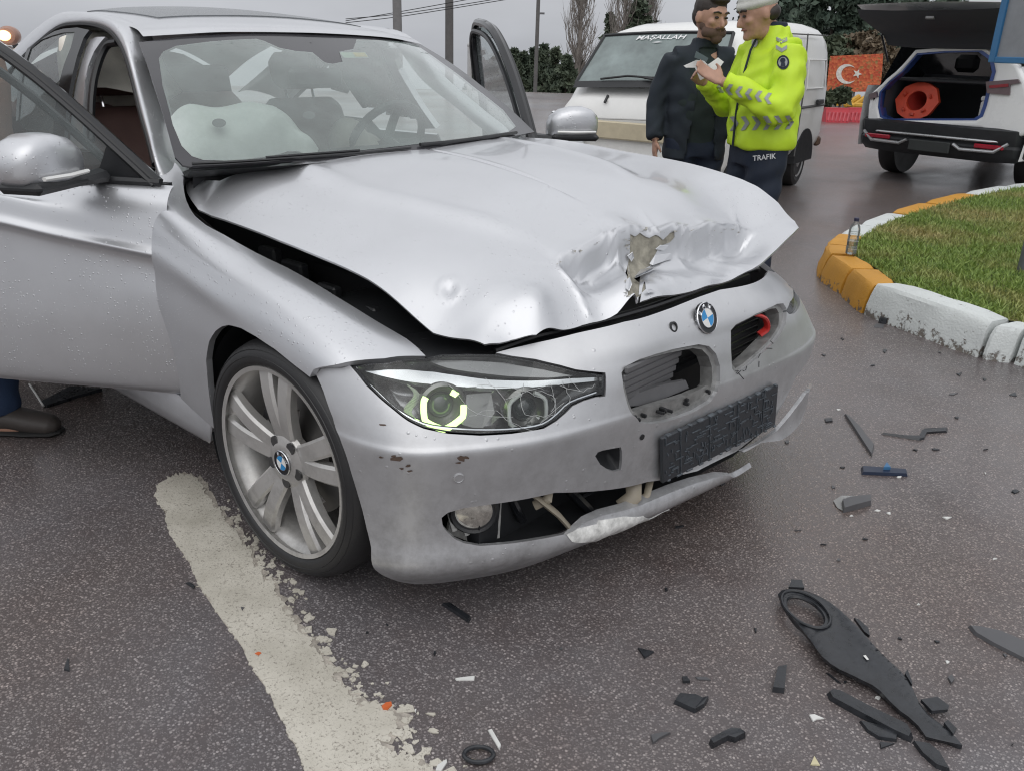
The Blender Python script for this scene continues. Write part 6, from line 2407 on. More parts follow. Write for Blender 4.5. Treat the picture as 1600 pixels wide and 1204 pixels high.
for sh, el, wr_, *_ in arms_o:
    of.limb(mb, [(sh[0], sh[1] * .93, sh[2] + .01), (el[0], el[1], el[2]), (el[0] * .45 + wr_[0] * .55, el[1] * .45 + wr_[1] * .55, el[2] * .45 + wr_[2] * .55), (wr_[0] - .02, wr_[1], wr_[2])], [.098, .082, .068, .054])
    of.limb(mb, [(0, sh[1] * .5, 1.42), (sh[0], sh[1] * .95, sh[2])], [.07, .092])
ojk = of.cloth(mb, 'hi_vis_jacket', M_hivis, off_, wr=.0075, freq=1.0, sm=5)
mb = MB()
mb.tube([of.T((.082, 0, 1.545)), of.T((.10, .0, 1.50)), of.T((.135, 0, 1.42)), of.T((.168, 0, 1.25)), of.T((.178, 0, 1.1)), of.T((.175, 0, .9))], .006, 6)
mb.build('zip', M_uni, off_)
mb = MB()
of.trunk(mb, [(1.50, .004, .076, .080), (1.57, .008, .066, .070)])
of.cloth(mb, 'collar', M_uni, off_, wr=.001, voxel=.008)
mb = MB()
for q, (hp, kn, an, toe) in zip((-1, 1), legs_o):
    of.limb(mb, [(hp[0], hp[1], .92), kn, (an[0], an[1], .06)], [.125, .092, .075])
of.trunk(mb, [(.80, 0, .138, .190), (.97, 0, .130, .180)])
otr = of.cloth(mb, 'trousers', M_uni, off_, wr=.004)
for hp, kn, an, toe in legs_o:
    mb = MB()
    mb.tube([of.T((an[0] - .06, an[1], .045)), of.T((an[0] + .04, an[1], .05)), of.T((toe[0] + .04, toe[1], .035))], [.045, .05, .035], 10, flat=.9)
    remesh(mb, 'shoe', M_shoe, off_, .009, 3)
bj = bvh_of(ojk)
polys = []
for k in range(6):                          # hem band of arrows
    x = 1141 + 17 * k
    y = 183 - .4 * k
    polys.append([(x, y), (x + 7, y - 1), (x + 14, y + 10), (x + 7, y + 10)])
    polys.append([(x + 7, y + 10), (x + 14, y + 10), (x + 7, y + 21), (x, y + 22)])
for k in range(6):                          # forearm band
    x, y = 1118 + 15 * k, 128 + 3.6 * k
    polys.append([(x + 7, y), (x + 13, y + 1), (x + 7, y + 9), (x + 1, y + 8)])
    polys.append([(x + 1, y + 8), (x + 7, y + 9), (x + 13, y + 17), (x + 7, y + 17)])
for k in range(2):                          # upper sleeve arrows
    x, y = 1213, 58 + 13 * k
    polys.append([(x, y), (x + 9, y + 5), (x + 9, y + 11), (x, y + 6)])
    polys.append([(x + 9, y + 5), (x + 17, y), (x + 17, y + 6), (x + 9, y + 11)])
for k in range(0, len(polys), 2):
    decal('reflective_arrow', bj, obase, polys[k:k + 2], M_refl, off_)


def disc_px(cx, cy, rx, ry, n=14):
    return [(cx + rx * math.cos(t), cy + ry * math.sin(t)) for t in np.linspace(0, 2 * math.pi, n, endpoint=False)]


decal('sleeve_badge', bj, obase, [disc_px(1224, 98, 9.5, 11.5)], M_uni, off_, .004, 1)
decal('sleeve_badge_ring', bj, obase, [disc_px(1224, 98, 7, 8.5)], M_refl, off_, .006, 1)
decal('sleeve_badge_star', bj, obase, [disc_px(1224, 95, 4, 4.5, 8), [(1222, 99), (1227, 99), (1228, 106), (1220, 106)]], M_uni, off_, .008, 1)
decal('chest_badge', bj, obase, [disc_px(1180, 67, 8, 11.5)], M_uni, off_, .004, 1)
decal('chest_badge_star', bj, obase, [disc_px(1180, 67, 5, 8)], M_refl, off_, .006, 1)
bt_ = bvh_of(otr)
V, Fc = text_mesh('TRAFIK', 0, .012)
P = []
ok = True
for u, v in V:
    px_, py_ = 1177 + 35 * u, 247.5 - 4.2 * u - 8.5 * v + 4.5
    q = ray_on(bt_, obase, px_, py_, .005)
    if q is None:
        ok = False
        break
    P.append(q)
if ok:
    mk('uniform_lettering', P, Fc, plain('letter_white', (.7, .72, .74), .6), off_, False)

# papers in the officer's hands
hc = (of.base + of.T((.45, .02, 1.29)))
pp = empty('paper', tuple(hc))
tag(pp, 'white folded paper sheet held in the officer\'s hands', 'paper')
for poly, dz in (([(1068, 103), (1088, 94), (1100, 95), (1112, 108), (1090, 106), (1072, 106)], 0), ([(1086, 106), (1108, 100), (1122, 90), (1131, 97), (1120, 112), (1094, 126)], .0)):
    q = plate('sheet', hc, -CFW * np.array([1, 1, .3]), poly, M_white, pp, (), .002, hc)
idc = empty('identity_card', tuple(hc))
tag(idc, 'small dark card held above the white paper', 'card')
plate('card', hc + np.array([.02, -.04, 0]), -CFW * np.array([1, 1, .3]), [(1088, 80), (1107, 91), (1104, 97), (1085, 90)], plain('card_print', (.06, .09, .09), .35), idc, (), .002, hc)

# --- the person behind the open door: shoe, jeans and taupe coat
sb = at(50, 661, z=0)
pb = np.array([sb[0] - .02, sb[1], 0])
pf = Fig(pb, 48, .98, 0, 10)
legs_p = [((-.06, -.09, .90), (-.03, -.10, .48), (-.06, -.09, .09), (.14, -.12)), ((-.06, .10, .90), (-.20, .14, .48), (-.34, .16, .09), (-.16, .2))]
arms_p = [((-.06, -.185, 1.40), (-.10, -.25, 1.12), (.02, -.25, .9), (.1, 0, -1), (0, -1, 0), (1, 0, 0), .4), ((-.06, .185, 1.40), (-.1, .25, 1.12), (.0, .25, .9), (.1, 0, -1), (0, 1, 0), (1, 0, 0), .4)]
per = pf.body(arms_p, legs_p, M_skin)
tag(per, 'person in jeans and dark shoes standing behind the open car door', 'person')
pf.face(per)
mb = MB()
pf.ell(mb, (-.012, 0, 1.688), (.098, .081, .086), True)
remesh(mb, 'hair', M_hair, per, .008, 2)
mb = MB()
pf.trunk(mb, [(.78, -.06, .150, .205), (1.0, -.05, .145, .205), (1.2, -.05, .145, .205), (1.35, -.05, .13, .21), (1.43, -.05, .10, .18), (1.50, -.03, .075, .08)])
for sh, el, wr_, *_ in arms_p:
    pf.limb(mb, [sh, el, wr_], [.085, .070, .055])
pf.cloth(mb, 'coat', M_taupe, per, wr=.005)
mb = MB()
for hp, kn, an, toe in legs_p:
    pf.limb(mb, [(hp[0], hp[1], .92), kn, (an[0], an[1], .085)], [.115, .085, .072])
pf.trunk(mb, [(.78, -.06, .128, .178), (.95, -.06, .120, .172)])
pf.cloth(mb, 'jeans', plain('blue_jeans', (.022, .045, .10), .8, bmp=.3, bscale=160), per, wr=.006)
for hp, kn, an, toe in legs_p:
    d = np.array([toe[0] - an[0], toe[1] - an[1]])
    d /= np.linalg.norm(d)
    mb = MB()
    c = lambda t, z: pf.T((an[0] + d[0] * t, an[1] + d[1] * t, z))
    mb.tube([c(-.075, .05), c(-.03, .06), c(.05, .062), c(.12, .048), c(.19, .038), c(.215, .034)], [.042, .052, .05, .048, .042, .022], 14, flat=.85)
    mb.tube([c(-.03, .06), c(-.03, .12)], [.05, .052], 12)
    sh_ = remesh(mb, 'shoe', M_shoe, per, .007, 3)
    mb = MB()
    mb.tube([c(-.09, .012), c(.0, .012), (c(.1, .012)), c(.2, .014), c(.225, .016)], [.040, .046, .050, .044, .02], 12, flat=.28, up=(0, 0, 1))
    mb.build('sole', plain('shoe_sole', (.012, .012, .012), .6), sh_)
    mb = MB()
    for k in range(4):
        mb.tube([c(.02 + .022 * k, .112 - .012 * k) + pf.T((-d[1] * .025, d[0] * .025, 0)), c(.03 + .022 * k, .116 - .012 * k), c(.02 + .022 * k, .112 - .012 * k) - pf.T((-d[1] * .025, d[0] * .025, 0))], .004, 5)
    mb.build('lace', plain('shoe_lace', (.05, .05, .05), .8), sh_)

# the white cloth on the passenger headrest
cb_ = so + sup * .73
cl_ = empty('cap_cloth', tuple(cb_))
tag(cl_, 'off white cloth draped over the passenger headrest', 'cloth')
rings = []
for z, a, b, dx in ((.12, .05, .10, 0), (.115, .085, .155, 0), (.07, .10, .175, 0), (.0, .105, .185, .0), (-.06, .115, .195, .01), (-.095, .125, .205, .015)):
    ring = []
    for i, t in enumerate(np.linspace(0, 2 * math.pi, 36, endpoint=False)):
        w = 1 + (.05 * math.sin(5 * t) + .03 * math.sin(9 * t + 1)) * (.12 - z) * 5
        ring.append(sup * (z - (.02 * math.sin(3 * t + .5) if z < -.05 else 0)) + sfr * (dx + a * math.cos(t) * w) + np.array([0, b * math.sin(t) * w, 0]))
    rings.append(ring)
mb = MB()
mb.loft(rings, True, False)
mb.add(rings[0], [tuple(range(36))])
mb.build('drape', M_cloth, cl_, angle=None)
mb = MB()
for k in range(10):
    a = k * .6
    mb.tube([sup * .12 + sfr * .02 * math.cos(a), sup * (.15 + .01 * math.sin(k)) + sfr * .05 * math.cos(a) + np.array([0, .05 * math.sin(a), 0])], [.012, .005], 5)
mb.build('tied_knot', M_cloth, cl_)


# ------------------------------------------------------------------ white panel van
M_vwhite = paint('van_white', (.76, .76, .74), 0.0, .32, drops=.1, dirt=.45, coat=.4)
M_vbeige = plain('van_grille_beige', (.52, .46, .33), .5)
M_vglass = glassy('van_glass', (.42, .48, .47), .18, (.25, .29, .28), 1.5, .02)
rwp = at(1240, 290, z=0)
va = rad(278)
vh = np.array([math.cos(va), math.sin(va), 0])
vl = np.array([-vh[1], vh[0], 0])
vo = rwp - vl * .70
van = empty('panel_van', tuple(vo))
tag(van, 'old white panel van with MAŞALLAH lettering parked behind the two people', 'van')
_rl = rad(2.0)


def VL(x, y, z):
    # leaning slightly to its right with the camber of the road
    y2, z2 = y * math.cos(_rl) - z * math.sin(_rl) * .0, z + (y - .72) * math.sin(_rl)
    return vh * x + vl * y2 + np.array([0, 0, z2])


def ring_v(x, zt, zb, w, wt, n=28):
    pts = []
    cz, hz = (zt + zb) / 2, (zt - zb) / 2
    for t in np.linspace(0, 2 * math.pi, n, endpoint=False):
        cy, sy = math.cos(t), math.sin(t)
        yy = math.copysign(abs(cy) ** .28, cy)
        zz = math.copysign(abs(sy) ** .28, sy)
        z = cz + hz * zz
        ww = w + (wt - w) * min(max((z - .95) / .7, 0), 1)
        pts.append(VL(x, ww * yy, z))
    return pts


_vp = [(2.68, .60, .38, .66, .66), (2.68, .78, .30, .71, .70), (2.62, .96, .28, .735, .72), (2.51, 1.02, .28, .745, .73), (2.36, 1.17, .28, .75, .72), (2.2, 1.34, .28, .75, .70), (2.08, 1.46, .28, .75, .69), (1.95, 1.54, .28, .75, .68), (1.6, 1.60, .28, .75, .68), (.8, 1.635, .28, .75, .68), (0, 1.64, .28, .75, .68), (-.45, 1.62, .28, .745, .67), (-.62, 1.57, .30, .735, .66), (-.70, 1.40, .34, .72, .65), (-.72, 1.1, .40, .70, .64)]
mb = MB()
mb.loft([ring_v(*p) for p in _vp], True, True)
vb = mb.build('body', M_vwhite, van, angle=45)
# windscreen and its black gasket
wsb = [(2.492, .665, 1.055), (2.492, -.665, 1.055), (2.115, -.600, 1.452), (2.115, .600, 1.452)]
O_ = VL(2.31, 0, 1.25) + VL(.012, 0, .012) - VL(0, 0, 0)
vq = [VL(*p) + VL(.035, 0, .030) - VL(0, 0, 0) for p in wsb]
nb = 9
wsv = []
for j in range(nb):
    for i in range(nb):
        a, b = i / (nb - 1), j / (nb - 1)
        p = (vq[0] * (1 - a) + vq[1] * a) * (1 - b) + (vq[3] * (1 - a) + vq[2] * a) * b
        wsv.append(p + vh * .05 * math.sin(math.pi * a) + np.array([0, 0, .012 * math.sin(math.pi * a)]))
vws = mk('windscreen', wsv, [(j * nb + i, j * nb + i + 1, (j + 1) * nb + i + 1, (j + 1) * nb + i) for j in range(nb - 1) for i in range(nb - 1)], plain('van_windscreen', (.17, .21, .205), .08, var=.35, vscale=3.5, coat=.3), van)
mb = MB()
rim = [wsv[i] for i in range(nb)] + [wsv[j * nb + nb - 1] for j in range(nb)] + [wsv[(nb - 1) * nb + i] for i in range(nb - 1, -1, -1)] + [wsv[j * nb] for j in range(nb - 1, -1, -1)]
mb.tube(rim, .016, 6, False)
mb.build('windscreen_gasket', M_black, van)


def wsp(a, b, off=.006):
    i, j = a * (nb - 1), b * (nb - 1)
    i0, j0 = min(int(i), nb - 2), min(int(j), nb - 2)
    p = lambda q, w: wsv[w * nb + q]
    fi, fj = i - i0, j - j0
    return p(i0, j0) * (1 - fi) * (1 - fj) + p(i0 + 1, j0) * fi * (1 - fj) + p(i0, j0 + 1) * (1 - fi) * fj + p(i0 + 1, j0 + 1) * fi * fj + vh * off + np.array([0, 0, off])


V, Fc = text_mesh('MAŞALLAH', .25, .01)
mk('windscreen_lettering', [wsp(.70 - .38 * u, .83 + .115 * v) for u, v in V], Fc, plain('vinyl_white', (.78, .78, .78), .5), van, False)
mk('windscreen_emblem', [wsp(.56 - .08 * a, .78 + .03 * b) for a, b in ((0, .3), (.5, 0), (1, .4), (.6, 1), (.3, .7))], [(0, 1, 2, 3, 4)], plain('vinyl_grey', (.6, .62, .62), .5), van, False)
# interior hints: seats and mirror seen through the glass as pale shapes, wipers, seams
for k, (a0, b0, a1, b1, a2, b2) in enumerate(((.80, .02, .60, .05, .30, .02), (.48, .03, .25, .06, .04, .03))):
    mb = MB()
    mb.tube([wsp(a0, b0, .02), wsp(a1, b1, .03), wsp(a2, b2, .02)], .010, 6)
    mb.tube([wsp(a1 - .1, b1 - .02, .03), wsp(a1 - .35, -.12, .04)], .010, 6)
    mb.build('wiper', M_black, van)
mb = MB()
mb.loft([[wsp(a_, .0, .012) for a_ in (0, .25, .5, .75, 1)], [wsp(a_, .0, .016) - np.array([0, 0, .055]) + vh * .035 for a_ in (0, .25, .5, .75, 1)]], False, False)
mb.build('scuttle_grille', M_black, van)
for (y0, z0) in ((.33, .96), (-.30, .96)):
    mb = MB()
    mb.tube([VL(2.655, y0, .93), VL(2.60, y0, .985)], .012, 8)
    mb.build('washer_nozzle', M_black, van)
mb = MB()
mb.tube([VL(2.71, y, .80) for y in (-.66, -.3, 0, .3, .66)], .008, 6)
mb.build('front_seam', plain('seam_grey', (.45, .45, .44), .6), van)
mb = MB()
mb.box(VL(2.715, 0, .70) , (1.26, .03, .15), (vl, vh, [0, 0, 1]), .012)
gp = mb.build('grille_panel', M_vbeige, van)
for k in range(3):
    mb = MB()
    mb.box(VL(2.735, -.50 - .035 * k, .70), (.014, .012, .09), (vl, vh, [0, 0, 1]))
    mb.build('vent_slot', M_black, gp)
for s in (-1, 1):
    mb = MB()
    mb.lathe([(.085, 0), (.085, .03), (.07, .035), (.02, .045)], VL(2.70, s * .52, .55), vh, 20)
    mb.build('headlamp', plain('van_lamp', (.55, .56, .56), .15, .4), van)
mb = MB()
mb.box(VL(2.73, 0, .40), (1.46, .12, .16), (vl, vh, [0, 0, 1]), .03)
mb.build('bumper', plain('van_bumper', (.60, .60, .58), .5), van)
# left side: cab window, pressed panel, door lines, handle, rail
sy = .757
mb = MB()
mb.add([VL(2.34, .752, 1.06), VL(2.08, .722, 1.40), VL(1.50, .722, 1.42), VL(1.50, .752, 1.06)], [(0, 1, 2, 3)])
mb.build('cab_window', plain('van_side_glass', (.06, .075, .075), .08), van, smooth=False)


def groove(pts, name='door_line', r=.007, mat=None):
    mb = MB()
    mb.tube([VL(*p) for p in pts], r, 6)
    return mb.build(name, mat or plain('groove_dark', (.10, .10, .10), .7), van)


groove([(1.40, .755, .34), (1.40, .757, .95), (1.40, .716, 1.52)])
groove([(.35, .755, .34), (.35, .757, .95), (.35, .716, 1.52)])
groove([(1.40, .718, 1.50), (-.4, .718, 1.52)], 'slide_rail')
groove([(.25, .738, 1.28), (-.42, .735, 1.28), (-.45, .752, 1.0), (.25, .754, 1.0), (.25, .738, 1.28)], 'pressed_panel', .009, M_vwhite)
groove([(1.3, .758, .82), (-.55, .752, .82)], 'slide_rail', .014, plain('rail_dark', (.08, .08, .08), .5))
mb = MB()
mb.box(VL(-.28, .775, .86), (.24, .03, .05), (vh, vl, [0, 0, 1]), .01)
mb.build('door_handle', M_black, van)
mb = MB()
mb.box(VL(-.70, .70, .42), (.12, .06, .10), (vh, vl, [0, 0, 1]), .02)
mb.build('rear_hinge', plain('rusty_metal', (.10, .06, .04), .8), van)
for (x, s) in ((0, 1), (0, -1), (2.05, 1), (2.05, -1)):
    mb = MB()
    o_ = vo * 0 + vh * x + vl * s * .62 + np.array([0, 0, .255 + (0 if s > 0 else -.012)])
    mb.lathe([(.15, .09), (.20, .105), (.245, .09), (.255, .05), (.255, -.06), (.24, -.09), (.15, -.08)], o_, vl * s, 32)
    t_ = mb.build('wheel', M_rubber, van)
    mb = MB()
    mb.lathe([(.155, .08), (.16, .10), (.12, .075), (.07, .085), (.03, .10)], o_, vl * s, 24)
    mb.build('hub', plain('steel_rim', (.36, .36, .36), .45, .5), t_)
    mb = MB()
    mb.f = []
    for sg_ in (1,):
        arc = [vh * (x + .34 * math.cos(t)) + vl * s * (.757) + np.array([0, 0, .26 + .34 * math.sin(t)]) for t in np.linspace(0, math.pi, 16)]
        arc2 = [p - vl * s * .30 for p in arc]
        mb.add(arc, [tuple(range(16))])
        mb.loft([arc, arc2], False, False)
    mb.build('wheel_arch', M_dark, van, smooth=False)

# ------------------------------------------------------------------ white SUV, tailgate raised
M_swhite = paint('suv_white', (.78, .79, .80), 0.0, .25, drops=.15, dirt=.15, coat=.6)
M_sblue = paint('suv_blue', (.03, .07, .26), .2, .3, drops=0.0, coat=.5)
M_sblk = plain('suv_cladding', (.022, .024, .027), .5, bmp=.2)
cl0 = at(1398, 269, z=0)
sa = rad(80)
sh_ = np.array([math.cos(sa), math.sin(sa), 0])
sl_ = np.array([-sh_[1], sh_[0], 0])
so_ = cl0 - sl_ * .80
suv = empty('suv', tuple(so_))
tag(suv, 'white SUV with raised tailgate, blue inner jambs and black lower bumper', 'SUV')


def SL(x, y, z):
    return sh_ * x + sl_ * y + np.array([0, 0, z])


def splate(name, x, outline, mat, parent=suv, holes=(), thick=.04, smooth=False):
    return plate(name, so_ + SL(x, 0, 1), sh_, outline, mat, parent, holes, thick, so_, smooth)


_open = [(1432, 84), (1480, 80), (1532, 79), (1550, 92), (1554, 112), (1546, 140), (1540, 165), (1534, 182), (1524, 188), (1385, 188), (1374, 183), (1371, 168), (1373, 145), (1388, 128), (1408, 112), (1420, 98)]
_shell = [(1430, 78), (1480, 74), (1536, 73), (1570, 88), (1592, 104), (1602, 125), (1608, 160), (1606, 200), (1598, 214), (1556, 216), (1530, 202), (1480, 200), (1358, 203), (1354, 196), (1356, 165), (1360, 146), (1376, 132), (1398, 112), (1416, 94)]
rb_ = splate('rear_body', -.82, _shell, M_swhite, suv, [_open], .14, True)
md_ = rb_.modifiers.new('round', 'BEVEL')
md_.width, md_.segments, md_.limit_method, md_.angle_limit = .06, 4, 'ANGLE', rad(50)
splate('opening_jamb', -.80, inset(_open, 1.02), M_sblue, suv, [inset(_open, .955)], .12)
# lower bumper, profiled
mb = MB()
rows = []
for y, z0, z1, x_ in ((.93, .42, .66, -.55), (.92, .36, .665, -.72), (.84, .33, .67, -.83), (.6, .32, .67, -.88), (0, .32, .67, -.90), (-.6, .32, .67, -.88), (-.84, .33, .67, -.83), (-.92, .36, .665, -.72), (-.93, .42, .66, -.55)):
    rows.append([SL(x_ + .05, y, z1), SL(x_ - .01, y, z1 - .02), SL(x_, y, z1 - .10), SL(x_ + .025, y, .50), SL(x_ - .005, y, .47), SL(x_ + .02, y, .39), SL(x_ + .10, y, z0)])
mb.loft(rows, False, False)
sbm = mb.build('rear_bumper', M_sblk, suv)
mb = MB()
mb.tube([SL(x, y, z) for x, y, z in ((-.74, .86, .535), (-.88, .60, .537), (-.915, 0, .54), (-.88, -.60, .537), (-.74, -.86, .535))], .014, 8)
for s in (-1, 1):
    mb.tube([SL(-.89, s * .80, .53), SL(-.91, s * .68, .44), SL(-.925, s * .34, .435), SL(-.925, s * .26, .48)], .018, 8)
mb.build('silver_trim', plain('trim_silver', (.45, .46, .47), .3, .7), sbm)
for s in (-1, 1):
    mb = MB()
    mb.box(SL(-.90, s * .62, .485), (.30, .03, .045), (sl_, sh_, [0, 0, 1]), .008)
    mb.build('reflector', plain('reflector_red_%d' % s, (.30, .015, .03), .2), sbm)
mb = MB()
mb.box(SL(-.915, .0, .43), (.46, .03, .12), (sl_, sh_, [0, 0, 1]), .01)
mb.build('diffuser', plain('diffuser_dark', (.03, .034, .034), .6), sbm)
# sides, roof, floor, front: the hollow shell
for s in (-1, 1):
    mb = MB()
    prof = [(.36, .90), (.62, .925), (.90, .925), (1.02, .90), (1.10, .86), (1.52, .68)]
    xs = (-.80, -.5, .0, .8, 1.8, 2.6, 3.3)
    mb.loft([[SL(x, s * (w - (.10 if x > 3 else 0)), z) for z, w in prof[:4]] for x in xs], False, False)
    mb.build('side_panel', M_swhite, suv)
    mb = MB()
    mb.loft([[SL(x, s * w, z - (.35 if x > 1.9 else 0) * (z > 1.2)) for z, w in ((1.02, .895), (1.10, .86), (1.50, .69))] for x in (-.55, 0, .8, 1.5, 2.2)], False, False)
    mb.build('side_window', plain('suv_glass_%d' % s, (.03, .035, .04), .08), suv)
mb = MB()
mb.loft([[SL(x, y, z - .05 * abs(y)) for y in (-.68, -.4, 0, .4, .68)] for x, z in ((-.66, 1.53), (-.3, 1.585), (.5, 1.61), (1.4, 1.55), (2.1, 1.15), (3.3, .98), (3.45, .5))], False, False)
mb.build('roof', M_swhite, suv)
mb = MB()
mb.loft([[SL(x, y, .60) for y in (-.9, .9)] for x in (-.80, 2.5)], False, False)
mb.loft([[SL(.35, y, z) for y in (-.85, .85)] for z in (.6, 1.15)], False, False)
for s in (-1, 1):
    mb.loft([[SL(x, s * .70, z) for z in (.62, 1.1)] for x in (-.74, .35)], False, False)
mb.build('boot_lining', plain('boot_trim', (.05, .055, .065), .7), suv, smooth=False)
mb = MB()
mb.box(SL(-.22, 0, 1.10), (.80, 1.3, .04), (sh_, sl_, [0, 0, 1]), .01)
mb.build('parcel_shelf', M_trim, suv)
for y in (-.42, 0, .42):
    mb = MB()
    mb.box(SL(.5, y, 1.28), (.12, .28, .20), (sh_, sl_, [0, 0, 1]), .05)
    mb.build('headrest', M_trim, suv)
for i, (x, poly, mt, nm) in enumerate(((-.845, [(1540, 128), (1590, 124), (1594, 130), (1578, 133), (1577, 149), (1542, 146)], plain('tail_lamp_glass', (.14, .10, .11), .12), 'tail_lamp'), (-.845, [(1357, 148), (1369, 143), (1370, 152), (1358, 156)], plain('tail_lamp_glass_b', (.16, .12, .13), .12), 'tail_lamp'))):
    splate(nm, x, poly, mt, suv, (), .05)
splate('red_lamp_strip', -.856, [(1545, 134), (1575, 131), (1575, 136), (1546, 138)], plain('lamp_red', (.25, .02, .03), .2), suv, (), .01)
# blue stripe on the right flank
mb = MB()
mb.add([SL(x, -.9275, z) for x, z in ((-.70, .92), (-.45, .98), (.6, .98), (.4, .80), (-.55, .80))], [(0, 1, 2, 3, 4)])
mb.build('blue_stripe', plain('stripe_blue', (.02, .18, .50), .4), suv, smooth=False)
# tailgate: outer skin, dark inner trim, latch, struts
mb = MB()
g0, g1 = [], []
rows = []
for t, x, z, w in ((0, -.60, 1.54, .62), (.25, -.86, 1.63, .70), (.5, -1.10, 1.70, .76), (.75, -1.34, 1.76, .80), (1, -1.52, 1.80, .77)):
    rows.append([SL(x, y * w, z + .035 * (1 - y * y) * (1 - t * .5) + .03 * t) for y in (-1, -.85, -.5, 0, .5, .85, 1)])
mb.loft(rows, False, False)
tg = mb.build('tailgate', M_swhite, suv)
mb = MB()
rows2 = []
for t, x, z, w in ((0, -.60, 1.51, .60), (.10, -.72, 1.44, .64), (.3, -.92, 1.45, .68), (.40, -.99, 1.55, .71), (.6, -1.16, 1.62, .75), (.85, -1.40, 1.71, .78), (1, -1.52, 1.79, .76)):
    rows2.append([SL(x, y * w, z - .02 * (1 - y ** 4)) for y in (-1, -.88, -.5, 0, .5, .88, 1)])
mb.loft(rows2, False, False)
mb.build('tailgate_trim', plain('tailgate_inner', (.035, .038, .044), .6), tg)
mb = MB()
mb.box(SL(-1.42, 0, 1.71), (.06, .09, .04), (sh_, sl_, [0, 0, 1]), .01)
mb.build('latch', plain('latch_metal', (.25, .25, .25), .4, .6), tg)
for s in (-1, 1):
    mb = MB()
    mb.tube([SL(-1.02, s * .72, 1.56), SL(-.78, s * .72, 1.28)], .012, 8)
    mb.build('gas_strut', M_gloss, tg)
for (x, s) in ((0, 1), (0, -1), (2.66, 1), (2.66, -1)):
    mb = MB()
    o_ = sh_ * x + sl_ * s * .80 + np.array([0, 0, .345])
    mb.lathe([(.235, .09), (.25, .105), (.30, .11), (.335, .09), (.345, .05), (.345, -.09), (.33, -.115), (.24, -.10)], o_, sl_ * s, 40)
    t_ = mb.build('wheel', M_rubber, suv)
    mb = MB()
    mb.lathe([(.24, .08), (.245, .10), (.225, .09), (.22, .02), (.05, .02)], o_, sl_ * s, 32)
    for k in range(10):
        a = k * .6283
        e1, e2 = sh_, np.array([0, 0, 1.])
        mb.tube([o_ + sl_ * s * .07 + (e1 * math.cos(a) + e2 * math.sin(a)) * .03, o_ + sl_ * s * .09 + (e1 * math.cos(a) + e2 * math.sin(a)) * .235], .016, 6)
    mb.build('rim', plain('suv_rim', (.16, .16, .17), .35, .7), t_)
# what lies in the boot
bx0 = so_ + SL(-.45, .30, .62)
cone = empty('safety_cone', tuple(bx0))
tag(cone, 'orange red traffic cone lying in the boot with its octagonal base outward', 'traffic cone')
cc = ray_plane(1432, 158, so_ + SL(-.58, 0, 1), sh_) - bx0
mb = MB()
outer = [(.235 * math.cos(t), .20 * math.sin(t)) for t in np.linspace(.2, .2 + 2 * math.pi, 8, endpoint=False)]
inner = [(.11 * math.cos(t), .11 * math.sin(t)) for t in np.linspace(.2, .2 + 2 * math.pi, 24, endpoint=False)]
nv = [-sh_ * .92 + np.array([0, 0, .25])]
ez_ = np.array([0, 0, 1.]) + sh_ * .27
rg1 = [cc + sl_ * -a + ez_ * b for a, b in [(.235 * math.cos(t) / max(abs(math.cos((t % .7854) - .3927)), .9) * 1.0, .20 * math.sin(t)) for t in np.linspace(0, 2 * math.pi, 32, endpoint=False)]]
rg2 = [cc + sl_ * -.115 * math.cos(t) + ez_ * .105 * math.sin(t) for t in np.linspace(0, 2 * math.pi, 32, endpoint=False)]
off2 = sh_ * .05
mb.loft([[p + off2 for p in rg1], rg1, rg2, [p + off2 for p in rg2]], True, False)
mb.build('cone_base', plain('cone_orange', (.62, .07, .03), .45), cone)
mb = MB()
mb.lathe([(.115, .0), (.10, .10), (.06, .40), (.04, .45)], cc + off2 * .5, sh_, 24)
mb.f = [f for f in mb.f if len(f) == 4]
mb.build('cone_body', plain('cone_orange_b', (.40, .04, .03), .5), cone)
mb = MB()
for t in (-2.4, -1.57, -.75, .4, 2.7):
    mb.tube([cc - sh_ * .008 + sl_ * -.17 * math.cos(t) + ez_ * .155 * math.sin(t), cc + sl_ * -.15 * math.cos(t) + ez_ * .13 * math.sin(t) - sh_ * .008], .025, 8)
mb.build('moulded_foot', plain('cone_orange_c', (.52, .06, .03), .5), cone)
wb = so_ + SL(-.50, -.47, .62)
box_ = empty('storage_box', tuple(wb))
tag(box_, 'white foam box standing in the right of the open boot', 'box')
mb = MB()
mb.box(SL(0, 0, .15), (.30, .28, .30), (sh_, sl_, [0, 0, 1]), .015)
mb.build('box_body', M_white, box_)
mb = MB()
mb.box(SL(0, 0, .325), (.31, .29, .05), (sh_, sl_, [0, 0, 1]), .012)
mb.build('box_lid', M_white, box_)
cap_b = so_ + SL(-.40, -.52, 1.125)
cap_ = empty('uniform_cap', tuple(cap_b))
tag(cap_, 'white peaked cap lying on the parcel shelf of the SUV', 'cap')
mb = MB()
mb.lathe([(.10, 0), (.105, .04), (.14, .07), (.12, .09), (.02, .10)], (0, 0, 0), (0, 0, 1), 24)
mb.build('crown', M_white, cap_)
mb = MB()
mb.box(SL(-.10, 0, .005), (.09, .17, .015), (sh_, sl_, [0, 0, 1]), .006)
mb.build('peak', M_gloss, cap_)

# ------------------------------------------------------------------ vehicle with an amber lamp at the far left
lvb = at(8, 300, d=8.5)
lvb = np.array([lvb[0], lvb[1], 0])
lv = empty('service_van', tuple(lvb))
tag(lv, 'white vehicle with a lit amber roof lamp at the far left edge', 'van')
fx = np.array([CR[0], CR[1], 0]) / np.hypot(CR[0], CR[1])
fy = np.array([-fx[1], fx[0], 0])


def LV(x, y, z):
    return fx * x + fy * y + np.array([0, 0, z])


